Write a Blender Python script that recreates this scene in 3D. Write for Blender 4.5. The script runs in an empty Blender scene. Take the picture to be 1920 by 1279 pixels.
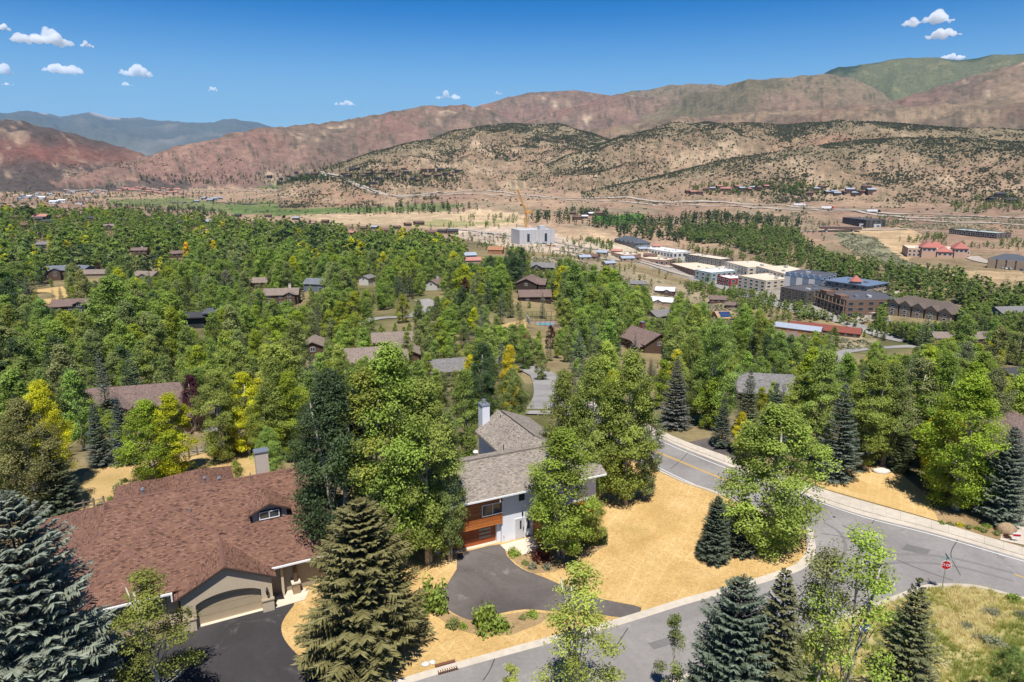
import bpy, bmesh, math, random
import numpy as np
from mathutils import Vector, Matrix
from mathutils.geometry import tessellate_polygon

SC = bpy.context.scene
COL = SC.collection
R = math.radians

# ------------------------------------------------------------------ camera, sky, sun, exposure
CAM_H = 35.0
CAM_PITCH = R(14.0)
cam_d = bpy.data.cameras.new('camera')
cam_d.sensor_width = 36.0
cam_d.lens = 24.0
cam_d.clip_start = 0.5
cam_d.clip_end = 200000.0
cam = bpy.data.objects.new('camera', cam_d)
COL.objects.link(cam)
cam.location = (0, 0, CAM_H)
cam.rotation_euler = (R(90) - CAM_PITCH, 0, 0)
SC.camera = cam

SUN_EL, SUN_AZ = 65.0, 2.0          # the sun stands high behind the camera
world = bpy.data.worlds.new('World')
SC.world = world
world.use_nodes = True
wn = world.node_tree
wn.nodes.clear()
sky = wn.nodes.new('ShaderNodeTexSky')
sky.sky_type = 'NISHITA'
sky.sun_disc = False
sky.sun_elevation = R(SUN_EL)
sky.sun_rotation = R(180.0 - SUN_AZ)
sky.altitude = 2200.0
sky.air_density = 1.5
sky.dust_density = 0.0
sky.ozone_density = 10.0
bg = wn.nodes.new('ShaderNodeBackground')
bg.inputs['Strength'].default_value = 0.05
wo = wn.nodes.new('ShaderNodeOutputWorld')
sky_gamma = wn.nodes.new('ShaderNodeGamma')      # deeper, more saturated blue over the whole sky
sky_gamma.inputs['Gamma'].default_value = 2.0
wn.links.new(sky.outputs[0], sky_gamma.inputs[0])
sky_scale = wn.nodes.new('ShaderNodeVectorMath')
sky_scale.operation = 'SCALE'
sky_scale.inputs['Scale'].default_value = 0.235
wn.links.new(sky_gamma.outputs[0], sky_scale.inputs[0])
sky_sat = wn.nodes.new('ShaderNodeHueSaturation')
sky_sat.inputs['Saturation'].default_value = 1.4
sky_sat.inputs['Hue'].default_value = 0.488
wn.links.new(sky_scale.outputs[0], sky_sat.inputs['Color'])
# paler air towards the horizon, all the way round
sky_co = wn.nodes.new('ShaderNodeTexCoord')
sky_sep = wn.nodes.new('ShaderNodeSeparateXYZ')
sky_map = wn.nodes.new('ShaderNodeMapRange')
sky_map.interpolation_type = 'SMOOTHSTEP'
sky_map.inputs['From Min'].default_value = 0.04
sky_map.inputs['From Max'].default_value = 0.23
sky_map.inputs['To Min'].default_value = 0.80
sky_map.inputs['To Max'].default_value = 0.0
sky_mix = wn.nodes.new('ShaderNodeMix')
sky_mix.data_type = 'RGBA'
sky_mix.inputs[7].default_value = (5.9, 8.5, 10.9, 1)
wn.links.new(sky_co.outputs['Generated'], sky_sep.inputs[0])
wn.links.new(sky_sep.outputs['Z'], sky_map.inputs['Value'])
wn.links.new(sky_map.outputs[0], sky_mix.inputs[0])
wn.links.new(sky_sat.outputs[0], sky_mix.inputs[6])
wn.links.new(sky_mix.outputs[2], bg.inputs[0])
wn.links.new(bg.outputs[0], wo.inputs[0])

sun_d = bpy.data.lights.new('sun', 'SUN')
sun_d.energy = 4.6
sun_d.angle = R(0.53)
sun_d.color = (1.0, 0.955, 0.89)
sun = bpy.data.objects.new('sun', sun_d)
COL.objects.link(sun)
sun.rotation_euler = (R(90.0 - SUN_EL), 0, R(SUN_AZ))

SC.view_settings.view_transform = 'Standard'
SC.view_settings.look = 'None'
SC.view_settings.exposure = 0.5
SC.view_settings.gamma = 1.0
SC.view_settings.use_curve_mapping = False
SC.render.engine = 'CYCLES'
SC.cycles.max_bounces = 14
SC.cycles.diffuse_bounces = 2
SC.cycles.glossy_bounces = 2
SC.cycles.transmission_bounces = 3
SC.cycles.transparent_max_bounces = 4
SC.cycles.volume_bounces = 14
SC.cycles.use_denoising = True

# ------------------------------------------------------------------ photo geometry: rays and projection in metres
FPX, UCX, VCY = 1280.0, 960.0, 639.5
SP, CP = math.sin(CAM_PITCH), math.cos(CAM_PITCH)

def ray(u, v):
    a = (u - UCX) / FPX
    b = (VCY - v) / FPX
    return (a, CP + b * SP, -SP + b * CP)

def proj(x, y, z):
    zz = z - CAM_H
    f = y * CP - zz * SP
    up = y * SP + zz * CP
    return UCX + FPX * x / f, VCY - FPX * up / f

def at(u, v, z=0.0):
    d = ray(u, v)
    t = (z - CAM_H) / d[2]
    return (d[0] * t, d[1] * t, z)

def azel(u, v):
    d = ray(u, v)
    h = math.hypot(d[0], d[1])
    return math.atan2(d[0], d[1]), d[2] / h

# ------------------------------------------------------------------ noise (numpy)
def _hash(ix, iy, s):
    h = (ix.astype(np.int64) * 374761393 + iy.astype(np.int64) * 668265263 + s * 144269) & 0x7fffffff
    h = ((h ^ (h >> 13)) * 1274126177) & 0x7fffffff
    return ((h ^ (h >> 16)) & 0xffff) / 65535.0

def vnoise(x, y, s=0):
    ix = np.floor(x); iy = np.floor(y)
    fx = x - ix; fy = y - iy
    fx = fx * fx * (3 - 2 * fx); fy = fy * fy * (3 - 2 * fy)
    ix = ix.astype(np.int64); iy = iy.astype(np.int64)
    a = _hash(ix, iy, s); b = _hash(ix + 1, iy, s); c = _hash(ix, iy + 1, s); d = _hash(ix + 1, iy + 1, s)
    return a + (b - a) * fx + (c - a) * fy + (a - b - c + d) * fx * fy

def fbm(x, y, s=0, o=4):
    r = 0; amp = 0.5; tot = 0
    for k in range(o):
        r = r + amp * vnoise(x, y, s + k * 17); tot += amp
        x = x * 2.03 + 5.1; y = y * 2.03 + 3.7; amp *= 0.5
    return r / tot

def ridged(x, y, s=0, o=4):
    r = 0; amp = 0.5; tot = 0
    for k in range(o):
        n = 1 - np.abs(2 * vnoise(x, y, s + k * 13) - 1)
        r = r + amp * n * n; tot += amp
        x = x * 2.1 + 1.7; y = y * 2.1 + 9.2; amp *= 0.5
    return r / tot

def sstep(a, b, x):
    t = np.clip((x - a) / (b - a), 0, 1)
    return t * t * (3 - 2 * t)

# ------------------------------------------------------------------ the lie of the land
# each column: photo column, then (distance in metres, 'z' height or 'v' photo row of the ground there)
COLUMNS = [
    (0,    [(130, 'z', -9), (200, 'z', -18), (300, 'z', -24), (450, 'z', -31), (700, 'z', -40), (1000, 'v', 415), (1300, 'v', 402), (1500, 'v', 391), (1800, 'v', 377), (2200, 'v', 362), (2600, 'v', 350), (3100, 'v', 341)]),
    (400,  [(130, 'z', -11), (200, 'z', -21), (300, 'z', -27), (450, 'z', -34), (700, 'z', -44), (950, 'v', 428), (1200, 'v', 412), (1450, 'v', 400), (1700, 'v', 386), (1950, 'v', 372), (2200, 'v', 357), (2700, 'v', 345)]),
    (700,  [(130, 'z', -10), (200, 'z', -21), (300, 'z', -28), (450, 'z', -36), (700, 'z', -48), (900, 'v', 440), (1100, 'v', 424), (1250, 'v', 408), (1400, 'v', 393), (1500, 'v', 377), (1620, 'v', 361), (1950, 'v', 350)]),
    (960,  [(130, 'z', -8), (200, 'z', -19), (256, 'z', -24), (400, 'z', -33), (580, 'z', -41), (720, 'v', 472), (850, 'v', 457), (980, 'v', 439), (1100, 'v', 418), (1200, 'v', 402), (1300, 'v', 385), (1400, 'v', 368), (1600, 'v', 354)]),
    (1300, [(120, 'z', -4), (180, 'z', -18), (240, 'z', -28), (300, 'z', -37), (420, 'z', -56), (520, 'z', -70), (620, 'z', -78), (740, 'v', 520), (860, 'v', 483), (1000, 'v', 450), (1100, 'v', 428), (1200, 'v', 410), (1280, 'v', 398), (1350, 'v', 386), (1500, 'v', 372)]),
    (1600, [(105, 'z', 0), (160, 'z', -11), (220, 'z', -25), (300, 'z', -43), (400, 'z', -60), (500, 'z', -74), (600, 'v', 552), (700, 'v', 517), (800, 'v', 490), (900, 'v', 465), (1000, 'v', 445), (1100, 'v', 425), (1200, 'v', 406), (1300, 'v', 391), (1420, 'v', 378)]),
    (1920, [(100, 'z', 0), (160, 'z', -11), (250, 'z', -31), (350, 'z', -51), (450, 'z', -67), (550, 'v', 578), (650, 'v', 540), (800, 'v', 498), (950, 'v', 462), (1050, 'v', 440), (1150, 'v', 420), (1250, 'v', 403), (1350, 'v', 389), (1450, 'v', 378)]),
]
LR = np.linspace(math.log(60), math.log(30000), 420)
_caz, _cz = [], []
for u, pts in COLUMNS:
    rr, zz = [60, 98], [0, 0]
    for r, k, val in pts:
        if k == 'v':
            a, e = azel(u, val)
            val = CAM_H + r * e
        rr.append(r); zz.append(val)
    rr.append(30000); zz.append(zz[-1])
    z = np.interp(LR, np.log(rr), zz)
    k = np.hanning(11); k /= k.sum()
    z = np.convolve(np.pad(z, 5, 'edge'), k, 'valid')
    _caz.append(azel(u, 480)[0]); _cz.append(z)
_caz = np.array(_caz); _cz = np.array(_cz)

def base_T(x, y):
    x = np.asarray(x, float); y = np.asarray(y, float)
    r = np.hypot(x, y)
    az = np.arctan2(x, np.maximum(y, -1e9))
    az = np.clip(az, _caz[0], _caz[-1])
    fi = np.interp(az, _caz, np.arange(len(_caz)))
    i = np.clip(fi.astype(int), 0, len(_caz) - 2)
    f = fi - i
    f = f * f * (3 - 2 * f)
    fr = np.interp(np.log(np.maximum(r, 60.0)), LR, np.arange(len(LR)))
    j = np.clip(fr.astype(int), 0, len(LR) - 2); g = fr - j
    za = _cz[i, j] * (1 - g) + _cz[i, j + 1] * g
    zb = _cz[i + 1, j] * (1 - g) + _cz[i + 1, j + 1] * g
    z = za * (1 - f) + zb * f
    # undulation beyond the flat bench, bluffs beside the highway
    w = sstep(120, 400, r)
    z = z + w * (fbm(x / 90, y / 90, 3, 4) - 0.5) * 7.0
    bl = sstep(1050, 1250, r) * (1 - sstep(1700, 2400, r))
    z = z + bl * (ridged(x / 130, y / 130, 31, 4) - 0.45) * 9
    return z

# hill ranges: (name, foot distance, crest list of (photo column, photo row, distance), roughness, size of gullies)
HILLS = [
    ('juniper', 1420, [(520, 345, 1750), (600, 322, 1850), (700, 285, 2000), (800, 264, 2150), (900, 236, 2350), (960, 231, 2400), (1060, 238, 2400), (1150, 268, 2300), (1250, 320, 2200)], 20, 190),
    ('juniper', 1420, [(960, 345, 1700), (1060, 292, 1850), (1150, 262, 1950), (1250, 237, 2050), (1340, 231, 2100), (1500, 237, 2150), (1640, 227, 2200), (1800, 240, 2200), (1960, 250, 2200)], 20, 170),
    ('juniper', 1330, [(1090, 362, 1480), (1250, 326, 1560), (1350, 301, 1620), (1500, 277, 1680), (1600, 263, 1720), (1700, 259, 1750), (1830, 262, 1750), (1980, 268, 1750)], 17, 140),
    ('red', 2250, [(60, 352, 2300), (120, 337, 2350), (200, 312, 2450), (260, 295, 2500), (330, 278, 2600), (420, 258, 2700), (480, 242, 2800), (560, 233, 2900), (640, 225, 3000), (720, 212, 3100), (790, 200, 3200), (830, 203, 3250), (870, 199, 3300), (920, 202, 3300), (1000, 235, 3300), (1060, 262, 3300)], 26, 260),
    ('red', 3000, [(780, 240, 4000), (860, 207, 4100), (920, 193, 4200), (980, 180, 4300), (1040, 171, 4300), (1080, 169, 4300), (1150, 180, 4300), (1250, 200, 4300), (1350, 240, 4300)], 30, 420),
    ('red', 2800, [(960, 240, 3500), (1040, 208, 3600), (1100, 190, 3700), (1160, 178, 3700), (1230, 186, 3700), (1300, 215, 3600), (1400, 250, 3600)], 26, 330),
    ('redgreen', 3600, [(1000, 215, 4700), (1100, 185, 4800), (1200, 168, 4900), (1290, 155, 5000), (1340, 157, 5000), (1400, 162, 5000), (1500, 200, 4900)], 30, 420),
    ('redgreen', 2600, [(1130, 255, 3300), (1210, 213, 3500), (1290, 182, 3600), (1350, 160, 3700), (1420, 149, 3700), (1500, 140, 3700), (1545, 137, 3700), (1600, 150, 3650), (1650, 175, 3600), (1700, 200, 3500), (1800, 250, 3400)], 30, 330),
    ('green', 4200, [(1440, 190, 5600), (1500, 155, 5700), (1560, 131, 5800), (1620, 119, 5800), (1680, 108, 5800), (1740, 107, 5800), (1800, 112, 5800), (1860, 105, 5800), (1920, 100, 5800), (2050, 94, 5800)], 40, 520),
    ('redtan', 2350, [(1560, 245, 2850), (1640, 205, 3000), (1700, 181, 3100), (1760, 160, 3150), (1820, 142, 3200), (1880, 126, 3250), (1960, 112, 3300), (2060, 100, 3300)], 26, 280),
    ('tan', 2150, [(1000, 262, 2650), (1150, 235, 2750), (1350, 214, 2800), (1500, 205, 2850), (1650, 200, 2850), (1800, 196, 2850), (1980, 190, 2850)], 20, 260),
    ('left', 2150, [(-300, 165, 2900), (-120, 195, 2900), (-40, 212, 2900), (0, 222, 2900), (40, 227, 2880), (100, 240, 2850), (160, 256, 2800), (220, 272, 2750), (260, 284, 2700), (320, 312, 2600), (400, 345, 2500)], 32, 300),
    ('far', 9000, [(-300, 226, 16500), (-100, 222, 16500), (0, 217, 16500), (60, 213, 16800), (110, 220, 17000), (140, 213, 17000), (167, 208, 17000), (200, 214, 17000), (260, 219, 17000), (330, 224, 17000), (400, 229, 17000), (440, 223, 17000), (480, 231, 17000), (560, 243, 17000), (700, 262, 17000), (900, 285, 17000), (2200, 320, 17000)], 150, 1900),
]
_hl = []
for nm, foot, crest, rough, gs in HILLS:
    azs, els, rs = [], [], []
    for u, v, r in crest:
        a, e = azel(u, v)
        azs.append(a); els.append(e); rs.append(r)
    _hl.append((nm, foot, np.array(azs), np.array(els), np.array(rs), rough, gs))

def terrain(x, y, full=False):
    x = np.asarray(x, float); y = np.asarray(y, float)
    z = base_T(x, y)
    idx = np.full(z.shape, -1)
    lift = np.zeros(z.shape)
    r = np.hypot(x, y); az = np.arctan2(x, y)
    if np.max(r) < 1250:
        return (z, idx, lift) if full else z
    for k, (nm, foot, azs, els, rs, rough, gs) in enumerate(_hl):
        rc = np.interp(az, azs, rs)
        zc = CAM_H + rc * np.interp(az, azs, els)
        zf = -34.0
        # fade the range out beyond its ends
        t = (r - foot) / (rc - foot)
        up = np.clip(t, 0, 1)
        prof = up * up * (3 - 2 * up) * 0.55 + up * 0.45
        h = zf + (zc - zf) * prof
        rel = np.clip((zc - zf) / 150.0, 0.1, 1.6)
        g = ridged(x / gs, y / gs, 40 + k * 7, 5) - 0.42
        h = h + g * rough * 1.5 * rel * np.sin(np.clip(t, 0, 1) * math.pi * 0.93) ** 0.8 * 1.5
        h = np.where(t > 1, zc - (r - rc) * 0.16 - (t - 1) * 4, h)
        h = np.where(t < 0, zf - 60, h)
        inside = (az > azs[0]) & (az < azs[-1])
        if nm == 'left':
            inside = az < azs[-1]
        if nm == 'far':
            inside = az < 9
        m = inside & (h > z)
        idx = np.where(m, k, idx)
        lift = np.where(m, up, lift)
        z = np.where(m, h, z)
    return (z, idx, lift) if full else z

def T(x, y):
    return float(terrain(np.array([x]), np.array([y]))[0])

def hit(u, v, lift=0.0, rmax=9000):
    """where the ray through a photo pixel comes down to `lift` metres above the ground"""
    d = ray(u, v)
    hl = math.hypot(d[0], d[1])
    rr = np.geomspace(12, rmax, 900)
    t = rr / hl
    x = d[0] * t; y = d[1] * t; z = CAM_H + d[2] * t
    g = terrain(x, y) + lift
    below = np.nonzero(z <= g)[0]
    if len(below) == 0:
        i = len(rr) - 1
        return (x[i], y[i], g[i])
    i = max(below[0], 1)
    a = (z[i - 1] - g[i - 1]); b = (g[i] - z[i])
    f = a / (a + b + 1e-9)
    xx = x[i - 1] + (x[i] - x[i - 1]) * f; yy = y[i - 1] + (y[i] - y[i - 1]) * f
    return (xx, yy, T(xx, yy) + lift)
# ------------------------------------------------------------------ object helpers
def tag(o, label=None, cat=None, group=None, kind=None):
    if label: o['label'] = label
    if cat: o['category'] = cat
    if group: o['group'] = group
    if kind: o['kind'] = kind
    return o

def thing(name, label, cat, loc=(0, 0, 0), rz=0.0, group=None):
    o = bpy.data.objects.new(name, None)
    o.empty_display_size = 0.5
    COL.objects.link(o)
    o.location = loc
    o.rotation_euler = (0, 0, rz)
    return tag(o, label, cat, group)

def mesh_np(name, V, Fq, mats=(), smooth=False, face_attr=None, mat_idx=None):
    """V (n,3), Fq list of arrays of faces with equal vertex count, or one such array"""
    me = bpy.data.meshes.new(name)
    V = np.asarray(V, np.float32)
    if not isinstance(Fq, (list, tuple)): Fq = [Fq]
    Fq = [np.asarray(f, np.int32) for f in Fq if len(f)]
    loops = np.concatenate([f.ravel() for f in Fq])
    tot = np.concatenate([np.full(len(f), f.shape[1], np.int32) for f in Fq])
    start = np.concatenate([[0], np.cumsum(tot)[:-1]]).astype(np.int32)
    me.vertices.add(len(V)); me.vertices.foreach_set('co', V.ravel())
    me.loops.add(len(loops)); me.loops.foreach_set('vertex_index', loops)
    me.polygons.add(len(tot)); me.polygons.foreach_set('loop_start', start)
    if smooth:
        me.polygons.foreach_set('use_smooth', np.ones(len(tot), bool))
    if mat_idx is not None:
        me.polygons.foreach_set('material_index', np.asarray(mat_idx, np.int32))
    for m in mats: me.materials.append(m)
    me.update(calc_edges=True)
    if face_attr:
        for k, arr in face_attr.items():
            arr = np.asarray(arr, np.float32)
            if arr.ndim == 1:
                at_ = me.attributes.new(k, 'FLOAT', 'FACE'); at_.data.foreach_set('value', arr)
            else:
                at_ = me.attributes.new(k, 'FLOAT_COLOR', 'FACE')
                at_.data.foreach_set('color', np.concatenate([arr, np.ones((len(arr), 1), np.float32)], 1).ravel())
    return me

def obj(name, me, parent=None, loc=None, rz=None):
    o = bpy.data.objects.new(name, me)
    COL.objects.link(o)
    if parent is not None: o.parent = parent
    if loc is not None: o.location = loc
    if rz is not None: o.rotation_euler = (0, 0, rz)
    return o

class MB:
    """collects boxes, prisms and tubes for one mesh; faces may carry uv in metres"""
    def __init__(s):
        s.v = []; s.f = []; s.uv = {}
    def face(s, pts, uv=None):
        b = len(s.v); s.v += [tuple(p) for p in pts]
        s.f.append(tuple(range(b, b + len(pts))))
        if uv: s.uv[len(s.f) - 1] = uv
        return s
    def box(s, x0, x1, y0, y1, z0, z1):
        b = len(s.v)
        s.v += [(x0, y0, z0), (x1, y0, z0), (x1, y1, z0), (x0, y1, z0), (x0, y0, z1), (x1, y0, z1), (x1, y1, z1), (x0, y1, z1)]
        for q in ((0, 3, 2, 1), (4, 5, 6, 7), (0, 1, 5, 4), (1, 2, 6, 5), (2, 3, 7, 6), (3, 0, 4, 7)):
            s.f.append(tuple(b + i for i in q))
        return s
    def slab(s, pts, th, d=(0, 0, -1)):
        """polygon with thickness th along d"""
        b = len(s.v); n = len(pts)
        top = [tuple(p) for p in pts]
        bot = [(p[0] + d[0] * th, p[1] + d[1] * th, p[2] + d[2] * th) for p in pts]
        s.v += top + bot
        s.f.append(tuple(b + i for i in range(n)))
        s.f.append(tuple(b + n + i for i in reversed(range(n))))
        for i in range(n):
            j = (i + 1) % n
            s.f.append((b + j, b + i, b + n + i, b + n + j))
        return s
    def tube(s, pts, rad, n=6, cap=True):
        pts = [Vector(p) for p in pts]
        if not isinstance(rad, (list, tuple)): rad = [rad] * len(pts)
        rings = []
        for i, p in enumerate(pts):
            d = (pts[min(i + 1, len(pts) - 1)] - pts[max(i - 1, 0)])
            if d.length < 1e-6: d = Vector((0, 0, 1))
            d.normalize()
            a = d.cross(Vector((0, 0, 1)) if abs(d.z) < 0.95 else Vector((1, 0, 0))).normalized()
            c = d.cross(a)
            b = len(s.v)
            for k in range(n):
                t = 2 * math.pi * k / n
                q = p + (a * math.cos(t) + c * math.sin(t)) * rad[i]
                s.v.append(tuple(q))
            rings.append(b)
        for i in range(len(rings) - 1):
            for k in range(n):
                s.f.append((rings[i] + k, rings[i] + (k + 1) % n, rings[i + 1] + (k + 1) % n, rings[i + 1] + k))
        if cap:
            s.f.append(tuple(rings[0] + k for k in reversed(range(n))))
            s.f.append(tuple(rings[-1] + k for k in range(n)))
        return s
    def cyl(s, x, y, z0, z1, r0, r1=None, n=12):
        return s.tube([(x, y, z0), (x, y, z1)], [r0, r0 if r1 is None else r1], n)
    def mesh(s, name, mat, smooth=False):
        me = bpy.data.meshes.new(name)
        me.from_pydata(s.v, [], s.f)
        if mat is not None: me.materials.append(mat)
        if smooth:
            me.polygons.foreach_set('use_smooth', np.ones(len(me.polygons), bool))
        if s.uv:
            uvl = me.uv_layers.new(name='UVMap')
            for i, uv in s.uv.items():
                p = me.polygons[i]
                for k, li in enumerate(p.loop_indices): uvl.data[li].uv = uv[k]
        me.update()
        return me
    def build(s, name, mat, parent=None, loc=None, rz=None, smooth=False):
        return obj(name, s.mesh(name, mat, smooth), parent, loc, rz)

def sheet(name, poly, mat, kind='structure', thick=0.0):
    """flat polygon of world points (concave allowed), optionally a slab"""
    tris = tessellate_polygon([[Vector(p) for p in poly]])
    V = [tuple(p) for p in poly]; Fc = []
    for t in tris:
        a, b, c = (Vector(V[i]) for i in t)
        t = tuple(t)
        if (b - a).cross(c - a).z < 0: t = t[::-1]
        Fc.append(t)
    if thick:
        n = len(V)
        V += [(p[0], p[1], p[2] - thick) for p in V]
        area = sum(poly[i][0] * poly[(i + 1) % n][1] - poly[(i + 1) % n][0] * poly[i][1] for i in range(n))
        for i in range(n):
            j = (i + 1) % n
            Fc.append((i, n + i, n + j, j) if area > 0 else (j, n + j, n + i, i))
    me = bpy.data.meshes.new(name)
    me.from_pydata(V, [], Fc)
    me.materials.append(mat); me.update()
    o = obj(name, me)
    if kind: o['kind'] = kind
    return o

def pxpoly(pts, z=0.0):
    return [at(u, v, z) for u, v in pts]

def smooth_line(pts, n=6):
    """Catmull-Rom through points"""
    P_ = [np.array(p, float) for p in pts]
    P_ = [2 * P_[0] - P_[1]] + P_ + [2 * P_[-1] - P_[-2]]
    out = []
    for i in range(1, len(P_) - 2):
        a, b, c, d = P_[i - 1], P_[i], P_[i + 1], P_[i + 2]
        for k in range(n):
            t = k / n
            out.append(tuple(0.5 * ((2 * b) + (c - a) * t + (2 * a - 5 * b + 4 * c - d) * t * t + (3 * b - a - 3 * c + d) * t ** 3)))
    out.append(tuple(P_[-2]))
    return out

def strip(name, line, width, mat, z=None, lift=0.03, kind='structure', n=6, drape=False):
    """ribbon along a world polyline"""
    L = smooth_line([(p[0], p[1]) for p in line], n)
    V = []; Fc = []
    for i, p in enumerate(L):
        q = L[min(i + 1, len(L) - 1)]; o_ = L[max(i - 1, 0)]
        d = np.array(q) - np.array(o_); d /= (np.linalg.norm(d) + 1e-9)
        nrm = np.array([-d[1], d[0]]) * width / 2
        a = np.array(p) + nrm; b = np.array(p) - nrm
        zz = z if z is not None else None
        if drape:
            za, zb, zm = T(*a), T(*b), T(*p)
            zm = max(zm, (za + zb) / 2)
            V += [(a[0], a[1], max(za, zm - width * 0.06) + lift), (b[0], b[1], max(zb, zm - width * 0.06) + lift)]
        else:
            V += [(a[0], a[1], zz), (b[0], b[1], zz)]
        if i: Fc.append((2 * i - 2, 2 * i - 1, 2 * i + 1, 2 * i))
    me = bpy.data.meshes.new(name)
    me.from_pydata(V, [], Fc); me.materials.append(mat); me.update()
    o = obj(name, me)
    if kind: o['kind'] = kind
    return o

def copy_tree(o, parent=None):
    c = o.copy(); COL.objects.link(c); c.parent = parent
    for ch in o.children: copy_tree(ch, c)
    return c

# ------------------------------------------------------------------ materials
class NT:
    def __init__(s, name):
        s.m = bpy.data.materials.new(name); s.m.use_nodes = True
        s.t = s.m.node_tree; s.t.nodes.clear()
        s.out = s.n('ShaderNodeOutputMaterial')
    def n(s, typ, **kw):
        nd = s.t.nodes.new(typ)
        for k, v in kw.items():
            if k in nd.inputs.keys(): nd.inputs[k].default_value = v
            else: setattr(nd, k, v)
        return nd
    def l(s, a, b): s.t.links.new(a, b)
    def noise(s, scale, detail=4, rough=0.55, vec=None, dist=0.0):
        nd = s.n('ShaderNodeTexNoise'); nd.inputs['Scale'].default_value = scale
        nd.inputs['Detail'].default_value = detail; nd.inputs['Roughness'].default_value = rough
        nd.inputs['Distortion'].default_value = dist
        if vec is not None: s.l(vec, nd.inputs['Vector'])
        return nd
    def ramp(s, fac, stops, interp='LINEAR'):
        nd = s.n('ShaderNodeValToRGB'); cr = nd.color_ramp; cr.interpolation = interp
        while len(cr.elements) < len(stops): cr.elements.new(0.5)
        for e, (p, c) in zip(cr.elements, stops):
            e.position = p; e.color = (*c, 1) if len(c) == 3 else c
        s.l(fac, nd.inputs['Fac']); return nd
    def mix(s, fac, a, b, mode='MIX'):
        nd = s.n('ShaderNodeMix'); nd.data_type = 'RGBA'; nd.blend_type = mode
        for sock, val in ((nd.inputs[0], fac), (nd.inputs[6], a), (nd.inputs[7], b)):
            if isinstance(val, (int, float)): sock.default_value = val
            elif isinstance(val, (tuple, list)): sock.default_value = (*val, 1) if len(val) == 3 else val
            else: s.l(val, sock)
        return nd.outputs[2]
    def math(s, op, a, b=None):
        nd = s.n('ShaderNodeMath'); nd.operation = op
        for i, val in enumerate((a, b)):
            if val is None: continue
            if isinstance(val, (int, float)): nd.inputs[i].default_value = val
            else: s.l(val, nd.inputs[i])
        return nd.outputs[0]
    def coord(s, which='Object'):
        return s.n('ShaderNodeTexCoord').outputs[which]
    def bsdf(s, col, rough=0.8, spec=0.3, bump=None, bstr=0.3, bdist=0.02, metal=0.0):
        b = s.n('ShaderNodeBsdfPrincipled')
        if isinstance(col, (tuple, list)): b.inputs['Base Color'].default_value = (*col, 1)
        else: s.l(col, b.inputs['Base Color'])
        if isinstance(rough, (int, float)): b.inputs['Roughness'].default_value = rough
        else: s.l(rough, b.inputs['Roughness'])
        b.inputs['Specular IOR Level'].default_value = spec
        b.inputs['Metallic'].default_value = metal
        if bump is not None:
            bp = s.n('ShaderNodeBump'); bp.inputs['Strength'].default_value = bstr; bp.inputs['Distance'].default_value = bdist
            s.l(bump, bp.inputs['Height']); s.l(bp.outputs[0], b.inputs['Normal'])
        s.l(b.outputs[0], s.out.inputs['Surface'])
        return s.m

_mc = {}
def plain(name, col, rough=0.7, var=0.12, scale=3.0, spec=0.3, metal=0.0, bump=0.0):
    """painted or stained surface with a little uneven tone"""
    if name in _mc: return _mc[name]
    t = NT(name)
    co = t.coord('Object')
    n1 = t.noise(scale, 5, 0.6, co); n2 = t.noise(scale * 0.17, 3, 0.5, co)
    f = t.math('ADD', t.math('MULTIPLY', n1.outputs[0], 0.6), t.math('MULTIPLY', n2.outputs[0], 0.4))
    lo = tuple(c * (1 - var * 1.6) for c in col); hi = tuple(min(1, c * (1 + var * 1.6)) for c in col)
    rp = t.ramp(f, [(0.25, lo), (0.75, hi)])
    m = t.bsdf(rp.outputs[0], rough, spec, n1.outputs[0] if bump else None, bump, 0.01, metal)
    _mc[name] = m
    return m

def glass_mat(name='window_glass', col=(0.02, 0.03, 0.04)):
    if name in _mc: return _mc[name]
    t = NT(name)
    n = t.noise(0.6, 2, 0.5, t.coord('Object'))
    rp = t.ramp(n.outputs[0], [(0.3, col), (0.7, tuple(c * 2.2 for c in col))])
    m = t.bsdf(rp.outputs[0], 0.06, 0.7)
    _mc[name] = m
    return m

def shingle(name, cols, cw=0.32, ch=0.14, bump=0.5):
    """asphalt shingles: uv in metres, u along the course, v up the slope; cols = dark, mid, light"""
    if name in _mc: return _mc[name]
    t = NT(name)
    uv = t.n('ShaderNodeUVMap').outputs[0]
    br = t.n('ShaderNodeTexBrick')
    br.offset = 0.5; br.squash = 1.0
    br.inputs['Scale'].default_value = 1.0
    br.inputs['Brick Width'].default_value = cw; br.inputs['Row Height'].default_value = ch
    br.inputs['Mortar Size'].default_value = 0.012; br.inputs['Mortar Smooth'].default_value = 0.3
    br.inputs['Bias'].default_value = 0.0
    br.inputs['Color1'].default_value = (0, 0, 0, 1); br.inputs['Color2'].default_value = (1, 1, 1, 1)
    br.inputs['Mortar'].default_value = (0.5, 0.5, 0.5, 1)
    t.l(uv, br.inputs['Vector'])
    rp = t.ramp(br.outputs['Color'], [(0.0, cols[0]), (0.3, cols[1]), (0.62, cols[1]), (1.0, cols[2])])
    n = t.noise(0.35, 4, 0.6, t.coord('Object'))
    c = t.mix(0.28, rp.outputs[0], t.ramp(n.outputs[0], [(0.3, (0.62, 0.62, 0.62)), (0.7, (1.25, 1.22, 1.2))]).outputs[0], 'MULTIPLY')
    c = t.mix(t.math('MULTIPLY', br.outputs['Fac'], 0.55), c, tuple(x * 0.35 for x in cols[0]))
    g = t.noise(30, 2, 0.6, t.coord('Object'))
    c = t.mix(0.25, c, t.ramp(g.outputs[0], [(0.3, (0.6, 0.6, 0.6)), (0.7, (1.4, 1.4, 1.4))]).outputs[0], 'MULTIPLY')
    h = t.math('SUBTRACT', 1.0, br.outputs['Fac'])
    m = t.bsdf(c, 0.9, 0.15, h, bump, 0.02)
    _mc[name] = m
    return m

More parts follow.
